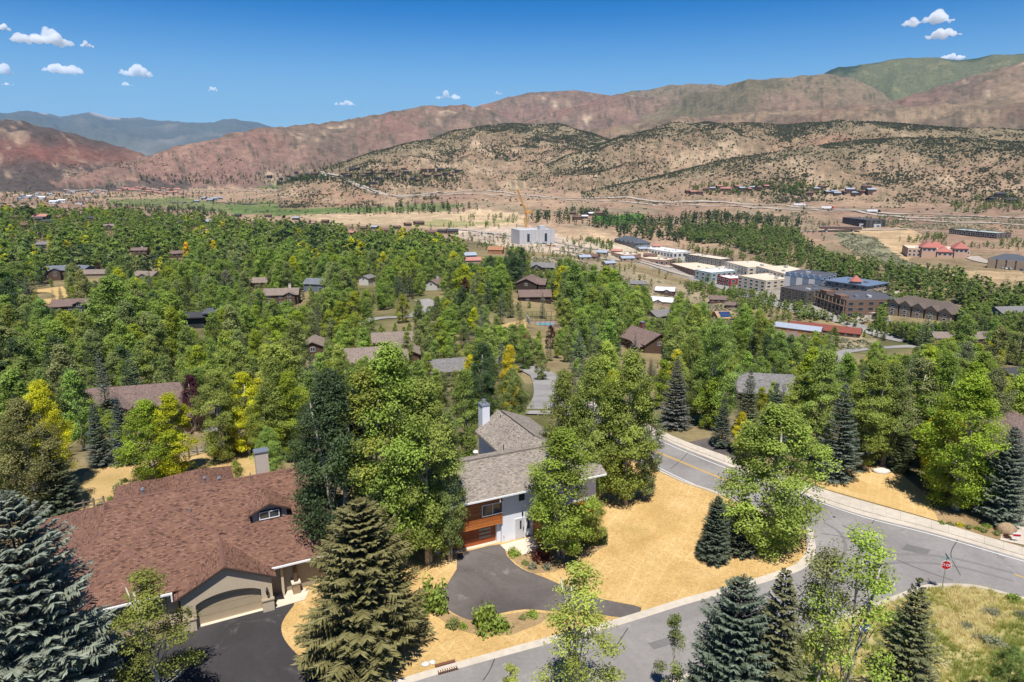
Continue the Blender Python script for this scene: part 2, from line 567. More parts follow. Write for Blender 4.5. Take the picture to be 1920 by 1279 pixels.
def ico(sub):
    bm = bmesh.new(); bmesh.ops.create_icosphere(bm, subdivisions=sub, radius=1.0)
    V = np.array([v.co[:] for v in bm.verts]); Fc = np.array([[v.index for v in f.verts] for f in bm.faces]); bm.free()
    return V, Fc
# keep-clear frames round things that the trees must not hide: u0, v0, u1, v1, distance of the thing
PROTECT = []

def pixel_box(x, y, z, h, w):
    u0, vt = proj(x, y, z + h); u1, vb = proj(x, y, z)
    d = math.hypot(x, y)
    hw = h * w * 0.22 * FPX / d
    return u0 - hw, vt, u0 + hw, vb - (vb - vt) * 0.08

_pa = {}
def blocked(x, y, z, h, w):
    if _pa.get('n') != len(PROTECT):
        _pa['n'] = len(PROTECT); _pa['a'] = np.array(PROTECT)
    A = _pa['a']
    b = pixel_box(x, y, z, h, w); d = math.hypot(x, y)
    return bool(np.any((d < A[:, 4] + 4) & (b[0] < A[:, 2]) & (b[2] > A[:, 0]) & (b[1] < A[:, 3]) & (b[3] > A[:, 1])))

FOOT = []      # world footprints of houses (x, y, radius)

LANDMARKS = []   # (phrase, photo column, photo row, distance)
# ------------------------------------------------------------------ terrain sheet
def in_poly(px, py, poly):
    c = np.zeros(px.shape, bool)
    n = len(poly); j = n - 1
    for i in range(n):
        xi, yi = poly[i]; xj, yj = poly[j]
        m = ((yi > py) != (yj > py)) & (px < (xj - xi) * (py - yi) / (yj - yi + 1e-12) + xi)
        c ^= m; j = i
    return c

# ground-cover patches traced from the photo: (colour, softness noise, outline)
PATCHES = [
    ((0.30, 0.27, 0.225), [(1100, 450), (1260, 478), (1380, 500), (1500, 530), (1660, 545), (1670, 600), (1600, 605), (1480, 575), (1380, 550), (1280, 520), (1180, 490), (1100, 470)]),
    ((0.31, 0.25, 0.155), [(990, 480), (1120, 488), (1300, 540), (1480, 615), (1660, 640), (1600, 660), (1480, 650), (1300, 600), (1040, 545)]),
    ((0.165, 0.180, 0.075), [(200, 374), (330, 370), (420, 380), (500, 378), (640, 382), (760, 384), (830, 380), (880, 386), (830, 396), (700, 400), (560, 404), (440, 402), (330, 390), (210, 384)]),
    ((0.12, 0.165, 0.055), [(430, 388), (600, 384), (760, 388), (700, 398), (560, 403), (440, 401)]),
    ((0.46, 0.345, 0.215), [(560, 405), (700, 402), (860, 396), (900, 392), (985, 404), (990, 420), (960, 432), (860, 432), (760, 424), (620, 420)]),
    ((0.30, 0.27, 0.13), [(770, 416), (830, 412), (900, 416), (960, 411), (960, 419), (860, 424), (780, 424)]),
    ((0.075, 0.17, 0.03), [(1115, 405), (1205, 402), (1207, 418), (1150, 423), (1110, 416)]),
    ((0.42, 0.30, 0.19), [(1040, 432), (1150, 430), (1170, 448), (1120, 462), (1040, 458)]),
    ((0.46, 0.33, 0.19), [(1590, 436), (1700, 425), (1730, 440), (1700, 490), (1760, 505), (1920, 510), (1920, 535), (1780, 528), (1690, 505), (1620, 470)]),
    ((0.22, 0.21, 0.13), [(1560, 430), (1640, 445), (1680, 480), (1740, 505), (1720, 518), (1640, 490), (1580, 455)]),
    ((0.43, 0.36, 0.26), [(1090, 450), (1240, 470), (1260, 500), (1120, 480)]),
    ((0.48, 0.38, 0.29), [(840, 430), (1000, 425), (1060, 445), (1110, 462), (1080, 480), (960, 466), (860, 446)]),
    ((0.12, 0.17, 0.05), [(440, 332), (520, 330), (560, 338), (540, 345), (450, 343)]),
    ((0.13, 0.19, 0.05), [(620, 338), (700, 330), (760, 326), (820, 332), (720, 345), (630, 346)]),
    ((0.10, 0.16, 0.04), [(470, 350), (560, 345), (640, 350), (560, 358)]),
]

def build_terrain():
    fine = np.arange(-46, 46.001, 0.115)
    az = np.concatenate([np.arange(-180, -62, 6.0), np.arange(-62, -46, 1.2), fine, np.arange(46.6, 62, 1.2), np.arange(63, 180, 6.0)])
    az = np.radians(np.unique(np.round(az, 4)))
    rr = np.concatenate([[0.0, 15, 30, 45, 60, 75, 88, 98], np.geomspace(106, 6300, 290), np.geomspace(6500, 20500, 34)])
    A, Rr = np.meshgrid(az, rr)
    X = Rr * np.sin(A); Y = Rr * np.cos(A)
    Z, idx, lift = terrain(X, Y, True)
    behind = np.clip((np.abs(A) - R(60)) / R(40), 0, 1)
    Z = Z * (1 - behind) + np.where(Rr < 98, 0, -12) * behind
    Z = np.where(Rr < 101, -0.03, Z - 0.03)
    nr, na = A.shape
    V = np.stack([X, Y, Z], -1).reshape(-1, 3)
    i = np.arange(nr - 1)[:, None] * na; j = np.arange(na)[None, :]
    j2 = (j + 1) % na
    Fq = np.stack([i + j, i + j2, i + na + j2, i + na + j], -1).reshape(-1, 4)[:, ::-1]
    # colour of the ground itself
    f = np.maximum(Y * CP - (Z - CAM_H) * SP, 1.0)
    U = UCX + FPX * X / f; Vv = VCY - FPX * (Y * SP + (Z - CAM_H) * CP) / f
    n1 = fbm(X / 60, Y / 60, 5, 4); n2 = fbm(X / 240, Y / 240, 9, 4); n3 = fbm(X / 900, Y / 900, 2, 3)
    def c3(c): return np.array(c, float)
    def mix(a, b, t): return a + (b - a) * t[..., None]
    col = np.broadcast_to(c3((0.25, 0.195, 0.105)), X.shape + (3,)).copy()
    col = mix(col, c3((0.13, 0.125, 0.055)), sstep(0.45, 0.7, n1) * (Rr < 900))
    far = sstep(700, 1000, Rr)
    tan = mix(np.broadcast_to(c3((0.36, 0.25, 0.165)), col.shape), c3((0.28, 0.185, 0.13)), sstep(0.35, 0.65, n2))
    tan = mix(tan, c3((0.24, 0.20, 0.13)), sstep(0.52, 0.72, n1) * 0.7)
    col = mix(col, tan, far)
    for pc, poly in PATCHES:
        jit = (n1 - 0.5) * 8
        m = in_poly(U + jit * 3, Vv + jit, poly) & (Y > 0)
        pcol = c3(pc)[None] * (0.85 + 0.3 * n1[m][:, None])
        col[m] = pcol
    gul = ridged(X / 85, Y / 85, 71, 4)
    for k, (nm, *_r) in enumerate(_hl):
        m = idx == k
        if not m.any(): continue
        a, b, g, L = n1[m], n2[m], gul[m], lift[m]
        gg = ridged(X[m] / _r[5 - 1], Y[m] / _r[5 - 1], 40 + k * 7, 5)
        if nm == 'juniper':
            c = mix(np.broadcast_to(c3((0.275, 0.190, 0.125)), (m.sum(), 3)), c3((0.40, 0.295, 0.195)), sstep(0.45, 0.75, a))
            c = mix(c, c3((0.30, 0.165, 0.11)), sstep(0.55, 0.75, b) * 0.6)
            c = mix(c, c3((0.16, 0.15, 0.085)), sstep(0.5, 0.85, L) * 0.55)
            c = mix(c, c3((0.15, 0.125, 0.075)), (1 - sstep(0.24, 0.46, gg)) * 0.7)
        elif nm in ('red', 'redtan'):
            c = mix(np.broadcast_to(c3((0.225, 0.135, 0.105)), (m.sum(), 3)), c3((0.160, 0.118, 0.090)), sstep(0.35, 0.65, b))
            c = mix(c, c3((0.30, 0.195, 0.145)), sstep(0.5, 0.8, g) * 0.5)
            c = mix(c, c3((0.085, 0.080, 0.055)), (1 - sstep(0.18, 0.36, gg)) * 0.75)
            c = mix(c, c3((0.47, 0.36, 0.25)), sstep(0.62, 0.8, a) * sstep(0.5, 0.62, b) * 0.8)
            if nm == 'redtan':
                c = mix(c, c3((0.30, 0.24, 0.14)), sstep(0.5, 0.75, n3[m]) * 0.7)
        elif nm == 'redgreen':
            c = mix(np.broadcast_to(c3((0.235, 0.145, 0.108)), (m.sum(), 3)), c3((0.190, 0.150, 0.100)), sstep(0.45, 0.9, L))
            c = mix(c, c3((0.11, 0.105, 0.065)), sstep(0.45, 0.7, b) * 0.7)
            c = mix(c, c3((0.070, 0.075, 0.048)), (1 - sstep(0.18, 0.36, gg)) * 0.75)
        elif nm == 'green':
            c = mix(np.broadcast_to(c3((0.125, 0.13, 0.07)), (m.sum(), 3)), c3((0.035, 0.055, 0.035)), sstep(0.47, 0.58, n3[m] * 0.6 + b * 0.4))
            c = mix(c, c3((0.22, 0.20, 0.10)), sstep(0.6, 0.8, a) * 0.5)
        elif nm == 'tan':
            c = mix(np.broadcast_to(c3((0.195, 0.122, 0.088)), (m.sum(), 3)), c3((0.25, 0.185, 0.12)), sstep(0.4, 0.7, b))
            c = mix(c, c3((0.13, 0.098, 0.072)), sstep(0.42, 0.62, a) * 0.7)
            c = mix(c, c3((0.085, 0.080, 0.055)), (1 - sstep(0.2, 0.4, gg)) * 0.7)
        elif nm == 'left':
            c = mix(np.broadcast_to(c3((0.090, 0.072, 0.062)), (m.sum(), 3)), c3((0.150, 0.108, 0.086)), sstep(0.4, 0.7, b))
            zz = (Z[m] - 40) / 60 + (a - 0.5) * 1.2
            c = mix(c, c3((0.27, 0.105, 0.075)), np.exp(-(zz - 0.8) ** 2 * 3) * sstep(0.45, 0.7, n3[m] + 0.1) * 0.55)
            c = mix(c, c3((0.36, 0.26, 0.18)), sstep(0.6, 0.85, g) * 0.6)
        else:
            c = mix(np.broadcast_to(c3((0.105, 0.115, 0.095)), (m.sum(), 3)), c3((0.20, 0.19, 0.16)), sstep(0.5, 0.75, fbm(X[m] / 900, Y[m] / 1500, 8, 4)))
            snow = sstep(0.80, 0.97, L) * sstep(0.62, 0.7, fbm(X[m] / 260, Y[m] / 600, 4, 3)) * (X[m] < -8000) 
            c = mix(c, c3((0.55, 0.50, 0.50)), snow * 0.6)
        col[m] = c
    me = mesh_np('terrain', V, Fq, smooth=True)
    ca = me.color_attributes.new('ground', 'FLOAT_COLOR', 'POINT')
    ca.data.foreach_set('color', np.concatenate([col.reshape(-1, 3), np.ones((V.shape[0], 1))], 1).astype(np.float32).ravel())
    t = NT('terrain_ground')
    at_ = t.n('ShaderNodeAttribute'); at_.attribute_name = 'ground'
    co = t.coord('Object')
    na_ = t.noise(0.045, 6, 0.62, co); nb = t.noise(0.5, 5, 0.65, co); nc = t.noise(0.006, 5, 0.6, co)
    mv = t.math('ADD', t.math('MULTIPLY', na_.outputs[0], 0.5), t.math('ADD', t.math('MULTIPLY', nb.outputs[0], 0.3), t.math('MULTIPLY', nc.outputs[0], 0.2)))
    mul = t.ramp(mv, [(0.33, (0.50, 0.50, 0.50)), (0.5, (0.95, 0.95, 0.95)), (0.66, (1.45, 1.42, 1.38))])
    c = t.mix(1.0, at_.outputs['Color'], mul.outputs[0], 'MULTIPLY')
    vor = t.n('ShaderNodeTexVoronoi'); vor.inputs['Scale'].default_value = 0.11; t.l(co, vor.inputs['Vector'])
    sp = t.ramp(vor.outputs['Distance'], [(0.16, (0.62, 0.66, 0.5)), (0.34, (1, 1, 1))])
    c = t.mix(0.8, c, sp.outputs[0], 'MULTIPLY')
    me.materials.append(t.bsdf(c, 0.95, 0.05, na_.outputs[0], 0.6, 3.0))
    o = obj('terrain', me); o['kind'] = 'structure'
    return o
build_terrain()

# ------------------------------------------------------------------ materials of the near ground
def m_lawn(name, c0, c1, c2, streak=True):
    t = NT(name); co = t.coord('Object')
    n1 = t.noise(0.22, 5, 0.6, co); n2 = t.noise(3.2, 5, 0.7, co); n3 = t.noise(14, 3, 0.7, co)
    f = t.math('ADD', t.math('MULTIPLY', n1.outputs[0], 0.45), t.math('ADD', t.math('MULTIPLY', n2.outputs[0], 0.35), t.math('MULTIPLY', n3.outputs[0], 0.2)))
    c = t.ramp(f, [(0.32, c0), (0.5, c1), (0.68, c2)]).outputs[0]
    n5 = t.noise(0.09, 4, 0.65, co)
    c = t.mix(t.math('MULTIPLY', t.ramp(n5.outputs[0], [(0.52, (0, 0, 0)), (0.68, (1, 1, 1))]).outputs[0], 0.42), c, tuple(x * y for x, y in zip(c1, (0.62, 0.72, 0.62))))
    c = t.mix(t.math('MULTIPLY', t.ramp(n5.outputs[0], [(0.30, (1, 1, 1)), (0.44, (0, 0, 0))]).outputs[0], 0.5), c, c2)
    if streak:
        for rot, sc, w in ((0.5, 0.30, 0.30), (-0.75, 0.21, 0.24)):
            mp = t.n('ShaderNodeMapping'); mp.inputs['Rotation'].default_value = (0, 0, rot)
            t.l(co, mp.inputs['Vector'])
            wv = t.n('ShaderNodeTexWave'); wv.wave_type = 'BANDS'; wv.inputs['Scale'].default_value = sc
            wv.inputs['Distortion'].default_value = 6.0; wv.inputs['Detail'].default_value = 3; wv.inputs['Detail Scale'].default_value = 0.4
            t.l(mp.outputs[0], wv.inputs['Vector'])
            k = t.ramp(wv.outputs['Fac'], [(0.90, (1, 1, 1)), (0.985, (1.14, 1.14, 1.17))]).outputs[0]
            msk = t.math('MULTIPLY', t.ramp(n1.outputs[0], [(0.38, (0, 0, 0)), (0.55, (1, 1, 1))]).outputs[0], w * 2.4)
            c = t.mix(msk, c, t.mix(1.0, c, k, 'MULTIPLY'))
    hh = t.math('ADD', n2.outputs[0], t.math('MULTIPLY', n3.outputs[0], 0.6))
    return t.bsdf(c, 0.95, 0.05, hh, 0.9, 0.12)

def m_asphalt(name, base, light, patch=0.3, crack=True):
    t = NT(name); co = t.coord('Object')
    n1 = t.noise(0.12, 5, 0.6, co, 0.8); n2 = t.noise(2.5, 5, 0.6, co); n3 = t.noise(40, 2, 0.6, co)
    c = t.ramp(n1.outputs[0], [(0.35, base), (0.65, light)]).outputs[0]
    c = t.mix(0.35, c, t.ramp(n2.outputs[0], [(0.3, (0.75, 0.75, 0.75)), (0.7, (1.2, 1.2, 1.2))]).outputs[0], 'MULTIPLY')
    c = t.mix(0.4, c, t.ramp(n3.outputs[0], [(0.3, (0.7, 0.7, 0.7)), (0.7, (1.3, 1.3, 1.3))]).outputs[0], 'MULTIPLY')
    if patch:
        n4 = t.noise(0.28, 4, 0.7, co, 1.5)
        c = t.mix(t.math('MULTIPLY', t.ramp(n4.outputs[0], [(0.60, (0, 0, 0)), (0.70, (1, 1, 1))]).outputs[0], patch), c, tuple(min(1, x * 3.2 + 0.04) for x in light))
    if crack:
        v = t.n('ShaderNodeTexVoronoi'); v.feature = 'DISTANCE_TO_EDGE'; v.inputs['Scale'].default_value = 0.16
        mp = t.n('ShaderNodeMix'); mp.data_type = 'RGBA'; mp.inputs[0].default_value = 0.25
        t.l(co, mp.inputs[6]); t.l(n2.outputs['Color'], mp.inputs[7]); t.l(mp.outputs[2], v.inputs['Vector'])
        k = t.ramp(v.outputs['Distance'], [(0.002, (0.5, 0.5, 0.5)), (0.007, (1, 1, 1))]).outputs[0]
        c = t.mix(t.math('MULTIPLY', t.ramp(n1.outputs[0], [(0.5, (0, 0, 0)), (0.56, (1, 1, 1))]).outputs[0], 0.6), c, t.mix(1.0, c, k, 'MULTIPLY'))
    return t.bsdf(c, 0.85, 0.25, n3.outputs[0], 0.25, 0.01)

M_lawn = m_lawn('dry_lawn', (0.38, 0.24, 0.085), (0.58, 0.385, 0.155), (0.72, 0.52, 0.265))
M_yard = m_lawn('dry_yard', (0.36, 0.24, 0.09), (0.50, 0.345, 0.15), (0.60, 0.44, 0.22), False)
M_meadow = m_lawn('weedy_meadow', (0.22, 0.215, 0.06), (0.42, 0.36, 0.15), (0.58, 0.47, 0.25), False)
M_bed = m_lawn('planting_bed', (0.20, 0.125, 0.062), (0.36, 0.245, 0.125), (0.52, 0.38, 0.21), False)
M_road = m_asphalt('road_asphalt', (0.205, 0.19, 0.18), (0.285, 0.265, 0.25), 0.06)
M_hwy = m_asphalt('highway_concrete', (0.34, 0.29, 0.235), (0.42, 0.36, 0.295), 0.0, False)
M_road_far = m_asphalt('far_road_asphalt', (0.24, 0.225, 0.21), (0.33, 0.31, 0.29), 0.0, False)
M_drive = m_asphalt('sealed_driveway', (0.036, 0.033, 0.034), (0.058, 0.053, 0.054), 0.22, False)
M_drive2 = m_asphalt('worn_driveway', (0.085, 0.073, 0.068), (0.15, 0.13, 0.12), 0.20)
M_conc = plain('pale_concrete', (0.50, 0.44, 0.36), 0.9, 0.13, 1.6, 0.15)
M_slab = plain('patio_concrete', (0.62, 0.53, 0.42), 0.9, 0.10, 1.2, 0.15)
M_white = plain('road_white_paint', (0.62, 0.61, 0.58), 0.8, 0.14, 2.5)
M_yel = plain('road_yellow_paint', (0.60, 0.36, 0.05), 0.8, 0.14, 2.5)

# ------------------------------------------------------------------ lawn, road, kerbs (flat bench, z = 0)
CURVE_IN = [(620, 1312), (730, 1281), (820, 1254), (1033, 1195), (1160, 1161), (1280, 1124), (1380, 1097), (1460, 1072), (1494, 1057), (1512, 1033), (1509, 1003), (1495, 989), (1340, 926), (1280, 905), (1222, 879), (1130, 842)]
CURVE_OUT = [(620, 1326), (735, 1293), (825, 1264), (1040, 1205), (1167, 1171), (1285, 1134), (1388, 1106), (1470, 1081), (1508, 1066), (1529, 1040), (1525, 1006), (1507, 986), (1344, 922), (1282, 902), (1224, 876), (1132, 839)]
ci = smooth_line([at(*p)[:2] for p in CURVE_IN], 6); co_ = smooth_line([at(*p)[:2] for p in CURVE_OUT], 6)
lawn = [(x, y, 0.010) for x, y in ci] + pxpoly([(1100, 870), (860, 950), (640, 1000), (500, 1090), (380, 1190), (300, 1300), (350, 1345), (520, 1335)], 0.010)
sheet('lawn', lawn, M_lawn)
# kerb and gutter pan: a raised concrete band
sheet('kerb', [(x, y, 0.11) for x, y in ci] + [(x, y, 0.035) for x, y in reversed(co_)], M_conc, thick=0.12)
FAR_EDGE = [(1080, 756), (1150, 784), (1228, 817), (1280, 840), (1400, 887), (1513, 931), (1620, 967), (1753, 1000), (1920, 1049), (2080, 1094)]
fe = smooth_line([at(*p)[:2] for p in FAR_EDGE], 4)
LOW_EDGE = [(2080, 1168), (1920, 1120), (1900, 1115), (1827, 1097), (1753, 1095), (1713, 1103), (1680, 1116), (1600, 1146), (1450, 1206), (1313, 1254), (1120, 1322), (800, 1440)]
le = smooth_line([at(*p)[:2] for p in LOW_EDGE], 5)
road = [(x, y, 0.018) for x, y in co_] + [(x, y, 0.018) for x, y in fe] + [(x, y, 0.018) for x, y in le]
sheet('road', road, M_road)
SW_OUT = [(1080, 742), (1150, 772), (1228, 803), (1280, 827), (1400, 870), (1537, 917), (1620, 942), (1753, 979), (1920, 1029), (2080, 1072)]
so = smooth_line([at(*p)[:2] for p in SW_OUT], 4)
# the pavement across the street, cast in separate bays
npv = len(so) - 1
def lerp2(L, f):
    i = min(int(f), len(L) - 2); g = f - i
    return (L[i][0] * (1 - g) + L[i + 1][0] * g, L[i][1] * (1 - g) + L[i + 1][1] * g)
pave = bpy.data.objects.new('pavement', None); COL.objects.link(pave); pave['kind'] = 'structure'
gut_in = [tuple(np.array(lerp2(fe, i)) * 0.72 + np.array(lerp2(so, i)) * 0.28) for i in range(len(fe))]
nb_ = 44
for k in range(nb_):
    f0 = k * npv / nb_; f1 = (k + 1) * npv / nb_
    e = (f1 - f0) * 0.004
    q = [lerp2(gut_in, f0 + e), lerp2(gut_in, f1 - e), lerp2(so, f1 - e), lerp2(so, f0 + e)]
    s_ = sheet('paving_slab', [(x, y, 0.13 + 0.004 * ((k * 7) % 3)) for x, y in q], M_conc, None, 0.15); s_.parent = pave
g_ = sheet('gutter', [(x, y, 0.030) for x, y in fe] + [(x, y, 0.05) for x, y in reversed(gut_in)], M_conc, None, 0.06); g_.parent = pave
# low kerb on the meadow side
lk = le[3:-2]
lo2 = []
for i, p in enumerate(lk):
    a = np.array(lk[max(i - 1, 0)]); b = np.array(lk[min(i + 1, len(lk) - 1)]); d = b - a; d /= np.linalg.norm(d)
    nrm = np.array([-d[1], d[0]])
    lo2.append(tuple(np.array(p) + nrm * 0.55))
cen = np.mean(np.array(lk), 0)
if np.linalg.norm(np.array(lo2[len(lo2) // 2]) - np.array(at(1800, 1300)[:2])) > np.linalg.norm(np.array(lk[len(lk) // 2]) - np.array(at(1800, 1300)[:2])):
    lo2 = [tuple(2 * np.array(p) - np.array(q)) for p, q in zip(lk, lo2)]
sheet('kerb', [(x, y, 0.03) for x, y in lk] + [(x, y, 0.10) for x, y in reversed(lo2)], M_conc, thick=0.12)
sheet('meadow', [(x, y, 0.06) for x, y in lo2] + pxpoly([(1120, 1420), (2200, 1600), (2150, 1190)], 0.06), M_meadow)
# painted lines
MAIN = [(1100, 796), (1217.6, 842), (1280, 867.5), (1350, 896), (1420, 922)]
ml = [at(*p) for p in MAIN]
for off in (-0.11, 0.11):
    L = smooth_line([p[:2] for p in ml], 5); out = []
    for i, p in enumerate(L):
        d = np.array(L[min(i + 1, len(L) - 1)]) - np.array(L[max(i - 1, 0)]); d /= np.linalg.norm(d)
        out.append((p[0] - d[1] * off, p[1] + d[0] * off))
    strip('centre_line', out, 0.12, M_yel, z=0.024, n=1)
strip('centre_line', [at(*p) for p in [(1903, 1077), (1920, 1083), (2060, 1124)]], 0.14, M_yel, z=0.024, n=3)
strip('edge_line', [at(*p) for p in [(1100, 767), (1150, 790), (1231, 823), (1280, 845), (1400, 893), (1520, 936), (1620, 970), (1753, 1004), (1920, 1053), (2060, 1092)]], 0.14, M_white, z=0.024, n=4)
strip('edge_line', [at(*p) for p in [(1130, 835), (1223, 872), (1280, 899), (1340, 924), (1400, 946)]], 0.14, M_white, z=0.024, n=4)
# faint tyre sweeps through the junction
M_tyre = plain('tyre_darkened_asphalt', (0.185, 0.172, 0.163), 0.85, 0.10, 2.0)
for pts in ([(1530, 1075), (1600, 1050), (1680, 1040), (1780, 1046), (1900, 1075)], [(1545, 1092), (1610, 1066), (1690, 1055), (1790, 1062), (1900, 1090)], [(1545, 980), (1575, 1000), (1585, 1030), (1560, 1070)], [(1580, 985), (1610, 1005), (1615, 1035), (1590, 1075)]):
    strip('tyre_track', [at(*p) for p in pts], 0.32, M_tyre, z=0.022, n=5)
# driveways
sheet('driveway', [(x, y, 0.03) for x, y in smooth_line([at(*p)[:2] for p in [(180, 1240), (250, 1215), (345, 1186), (372, 1178), (493, 1144), (551, 1129), (536, 1155), (528, 1172), (530, 1192), (546, 1216), (580, 1248), (625, 1288), (680, 1335), (520, 1420), (200, 1420)]], 3)], M_drive)
sheet('driveway', [(x, y, 0.03) for x, y in smooth_line([at(*p)[:2] for p in [(858, 1039), (937, 1021), (951, 1043), (977, 1066), (1020, 1083), (1060, 1100), (1130, 1124), (1203, 1140), (1168, 1158), (1100, 1148), (1035, 1146), (985, 1143), (940, 1150), (895, 1165), (850, 1150), (822, 1124), (836, 1100), (856, 1068)]], 3)], M_drive2)
sheet('planting_bed', pxpoly([(948, 1030), (1010, 1016), (1060, 1030), (1130, 1005), (1140, 1022), (1085, 1052), (1040, 1072), (1000, 1075), (975, 1062), (955, 1045)], 0.022), M_bed)
sheet('planting_bed', pxpoly([(815, 1125), (850, 1152), (895, 1168), (945, 1153), (985, 1146), (1040, 1150), (1010, 1170), (960, 1190), (900, 1192), (850, 1178), (812, 1150)], 0.022), M_bed)
# open yards
sheet('yard', pxpoly([(130, 960), (160, 885), (245, 866), (300, 862), (390, 848), (450, 842), (500, 868), (470, 900), (330, 960), (200, 1000)], 0.02), M_yard)
sheet('yard', pxpoly([(1548, 917), (1515, 900), (1560, 884), (1640, 874), (1680, 880), (1740, 930), (1760, 977)], 0.02), M_lawn)
sheet('yard', pxpoly([(1760, 979), (1745, 935), (1800, 940), (1880, 985), (1900, 1020)], 0.022), M_bed)
sheet('driveway', pxpoly([(1875, 1012), (1905, 930), (1990, 920), (2100, 1060)], 0.03), M_conc)
sheet('driveway', pxpoly([(1290, 829), (1345, 818), (1420, 850), (1380, 862)], 0.03), M_drive2)

sheet('driveway', [(x, y, z + 0.12) for x, y, z in [hit(*p) for p in [(360, 848), (372, 806), (412, 795), (422, 834), (398, 846)]]], M_road_far)

M_tar = plain('crack_sealant', (0.055, 0.052, 0.05), 0.6, 0.1, 5)
rs_ = random.Random(3)
for pts in ([(1540, 1000), (1600, 1012), (1700, 1060), (1790, 1088)], [(1300, 1210), (1340, 1185), (1352, 1140)], [(905, 1278), (918, 1255), (930, 1228)], [(1640, 975), (1625, 1000), (1650, 1030)], [(1255, 880), (1275, 862), (1290, 846)], [(1110, 1230), (1150, 1215), (1175, 1180)], [(1800, 1010), (1780, 1040), (1800, 1080)], [(1460, 1160), (1500, 1120), (1520, 1085)]):
    L = [at(u + rs_.uniform(-3, 3), v + rs_.uniform(-2, 2)) for u, v in pts]
    strip('road_seam', L, 0.07, M_tar, z=0.0235, n=5)
M_patch = m_asphalt('patched_asphalt', (0.145, 0.138, 0.132), (0.18, 0.172, 0.165), 0.0, False)
for poly in ([(1215, 1206), (1262, 1192), (1272, 1204), (1226, 1218)], [(1700, 1020), (1745, 1031), (1738, 1041), (1690, 1030)]):
    sheet('road_patch', pxpoly(poly, 0.0215), M_patch)
# ------------------------------------------------------------------ houses: materials
M_rf_brown = shingle('red_brown_shingles', ((0.072, 0.040, 0.032), (0.192, 0.102, 0.071), (0.268, 0.150, 0.104)), 0.27, 0.13)
M_rf_tan = shingle('weathered_tan_shingles', ((0.15, 0.125, 0.105), (0.285, 0.245, 0.205), (0.39, 0.345, 0.295)), 0.26, 0.12)
M_rf_mauve = shingle('mauve_brown_shingles', ((0.10, 0.066, 0.058), (0.19, 0.135, 0.115), (0.26, 0.19, 0.165)))
M_rf_grey = shingle('grey_shingles', ((0.12, 0.115, 0.115), (0.20, 0.19, 0.185), (0.28, 0.265, 0.255)))
M_rf_taupe = shingle('taupe_shingles', ((0.13, 0.10, 0.08), (0.245, 0.195, 0.16), (0.33, 0.27, 0.225)))
M_rf_slate = shingle('blue_grey_shingles', ((0.09, 0.10, 0.12), (0.16, 0.175, 0.20), (0.23, 0.245, 0.27)))
M_cap_brown = plain('red_brown_ridge_cap', (0.165, 0.085, 0.064), 0.9, 0.12, 4)
M_cap_tan = plain('tan_ridge_cap', (0.25, 0.21, 0.175), 0.9, 0.12, 4)
M_stucco = plain('tan_stucco', (0.52, 0.43, 0.31), 0.95, 0.06, 2.5, 0.1, bump=0.15)
M_stucco_d = plain('taupe_stucco', (0.34, 0.275, 0.195), 0.95, 0.07, 2.5, 0.1, bump=0.15)
M_gdoor = plain('khaki_garage_door', (0.40, 0.315, 0.205), 0.7, 0.05, 1.5)
M_fascia = plain('dark_fascia', (0.045, 0.036, 0.030), 0.7, 0.1, 3)
M_trimw = plain('white_trim', (0.78, 0.77, 0.76), 0.6, 0.04, 2)
M_wall_w = plain('white_stucco', (0.74, 0.75, 0.79), 0.9, 0.04, 1.5, 0.1)
M_black = plain('black_metal', (0.015, 0.015, 0.017), 0.5, 0.1, 3)
M_metal = plain('galvanised_metal', (0.45, 0.46, 0.47), 0.4, 0.08, 6, 0.5, 0.7)
M_stone = plain('rough_tan_stone', (0.32, 0.23, 0.14), 0.95, 0.3, 5, 0.1, bump=0.6)
M_glass = glass_mat()
def m_wood(name, a, b, sc=1.0):
    t = NT(name); co = t.coord('Object')
    mp = t.n('ShaderNodeMapping'); mp.inputs['Scale'].default_value = (0.6 * sc, 6 * sc, 6 * sc); t.l(co, mp.inputs['Vector'])
    oi = t.n('ShaderNodeObjectInfo')
    n = t.noise(3.0, 5, 0.6, mp.outputs[0], 0.4)
    f = t.math('ADD', n.outputs[0], t.math('MULTIPLY', t.math('SUBTRACT', oi.outputs['Random'], 0.5), 0.35))
    return t.bsdf(t.ramp(f, [(0.3, a), (0.7, b)]).outputs[0], 0.55, 0.35, n.outputs[0], 0.2, 0.005)
M_cedar = m_wood('stained_cedar', (0.30, 0.085, 0.018), (0.50, 0.175, 0.04))
M_cedar_d = m_wood('red_cedar_door', (0.22, 0.045, 0.014), (0.40, 0.105, 0.03))
M_wood_br = m_wood('brown_wood', (0.085, 0.045, 0.025), (0.17, 0.095, 0.055))
M_rail = m_wood('grey_fence_wood', (0.12, 0.10, 0.08), (0.25, 0.21, 0.17))

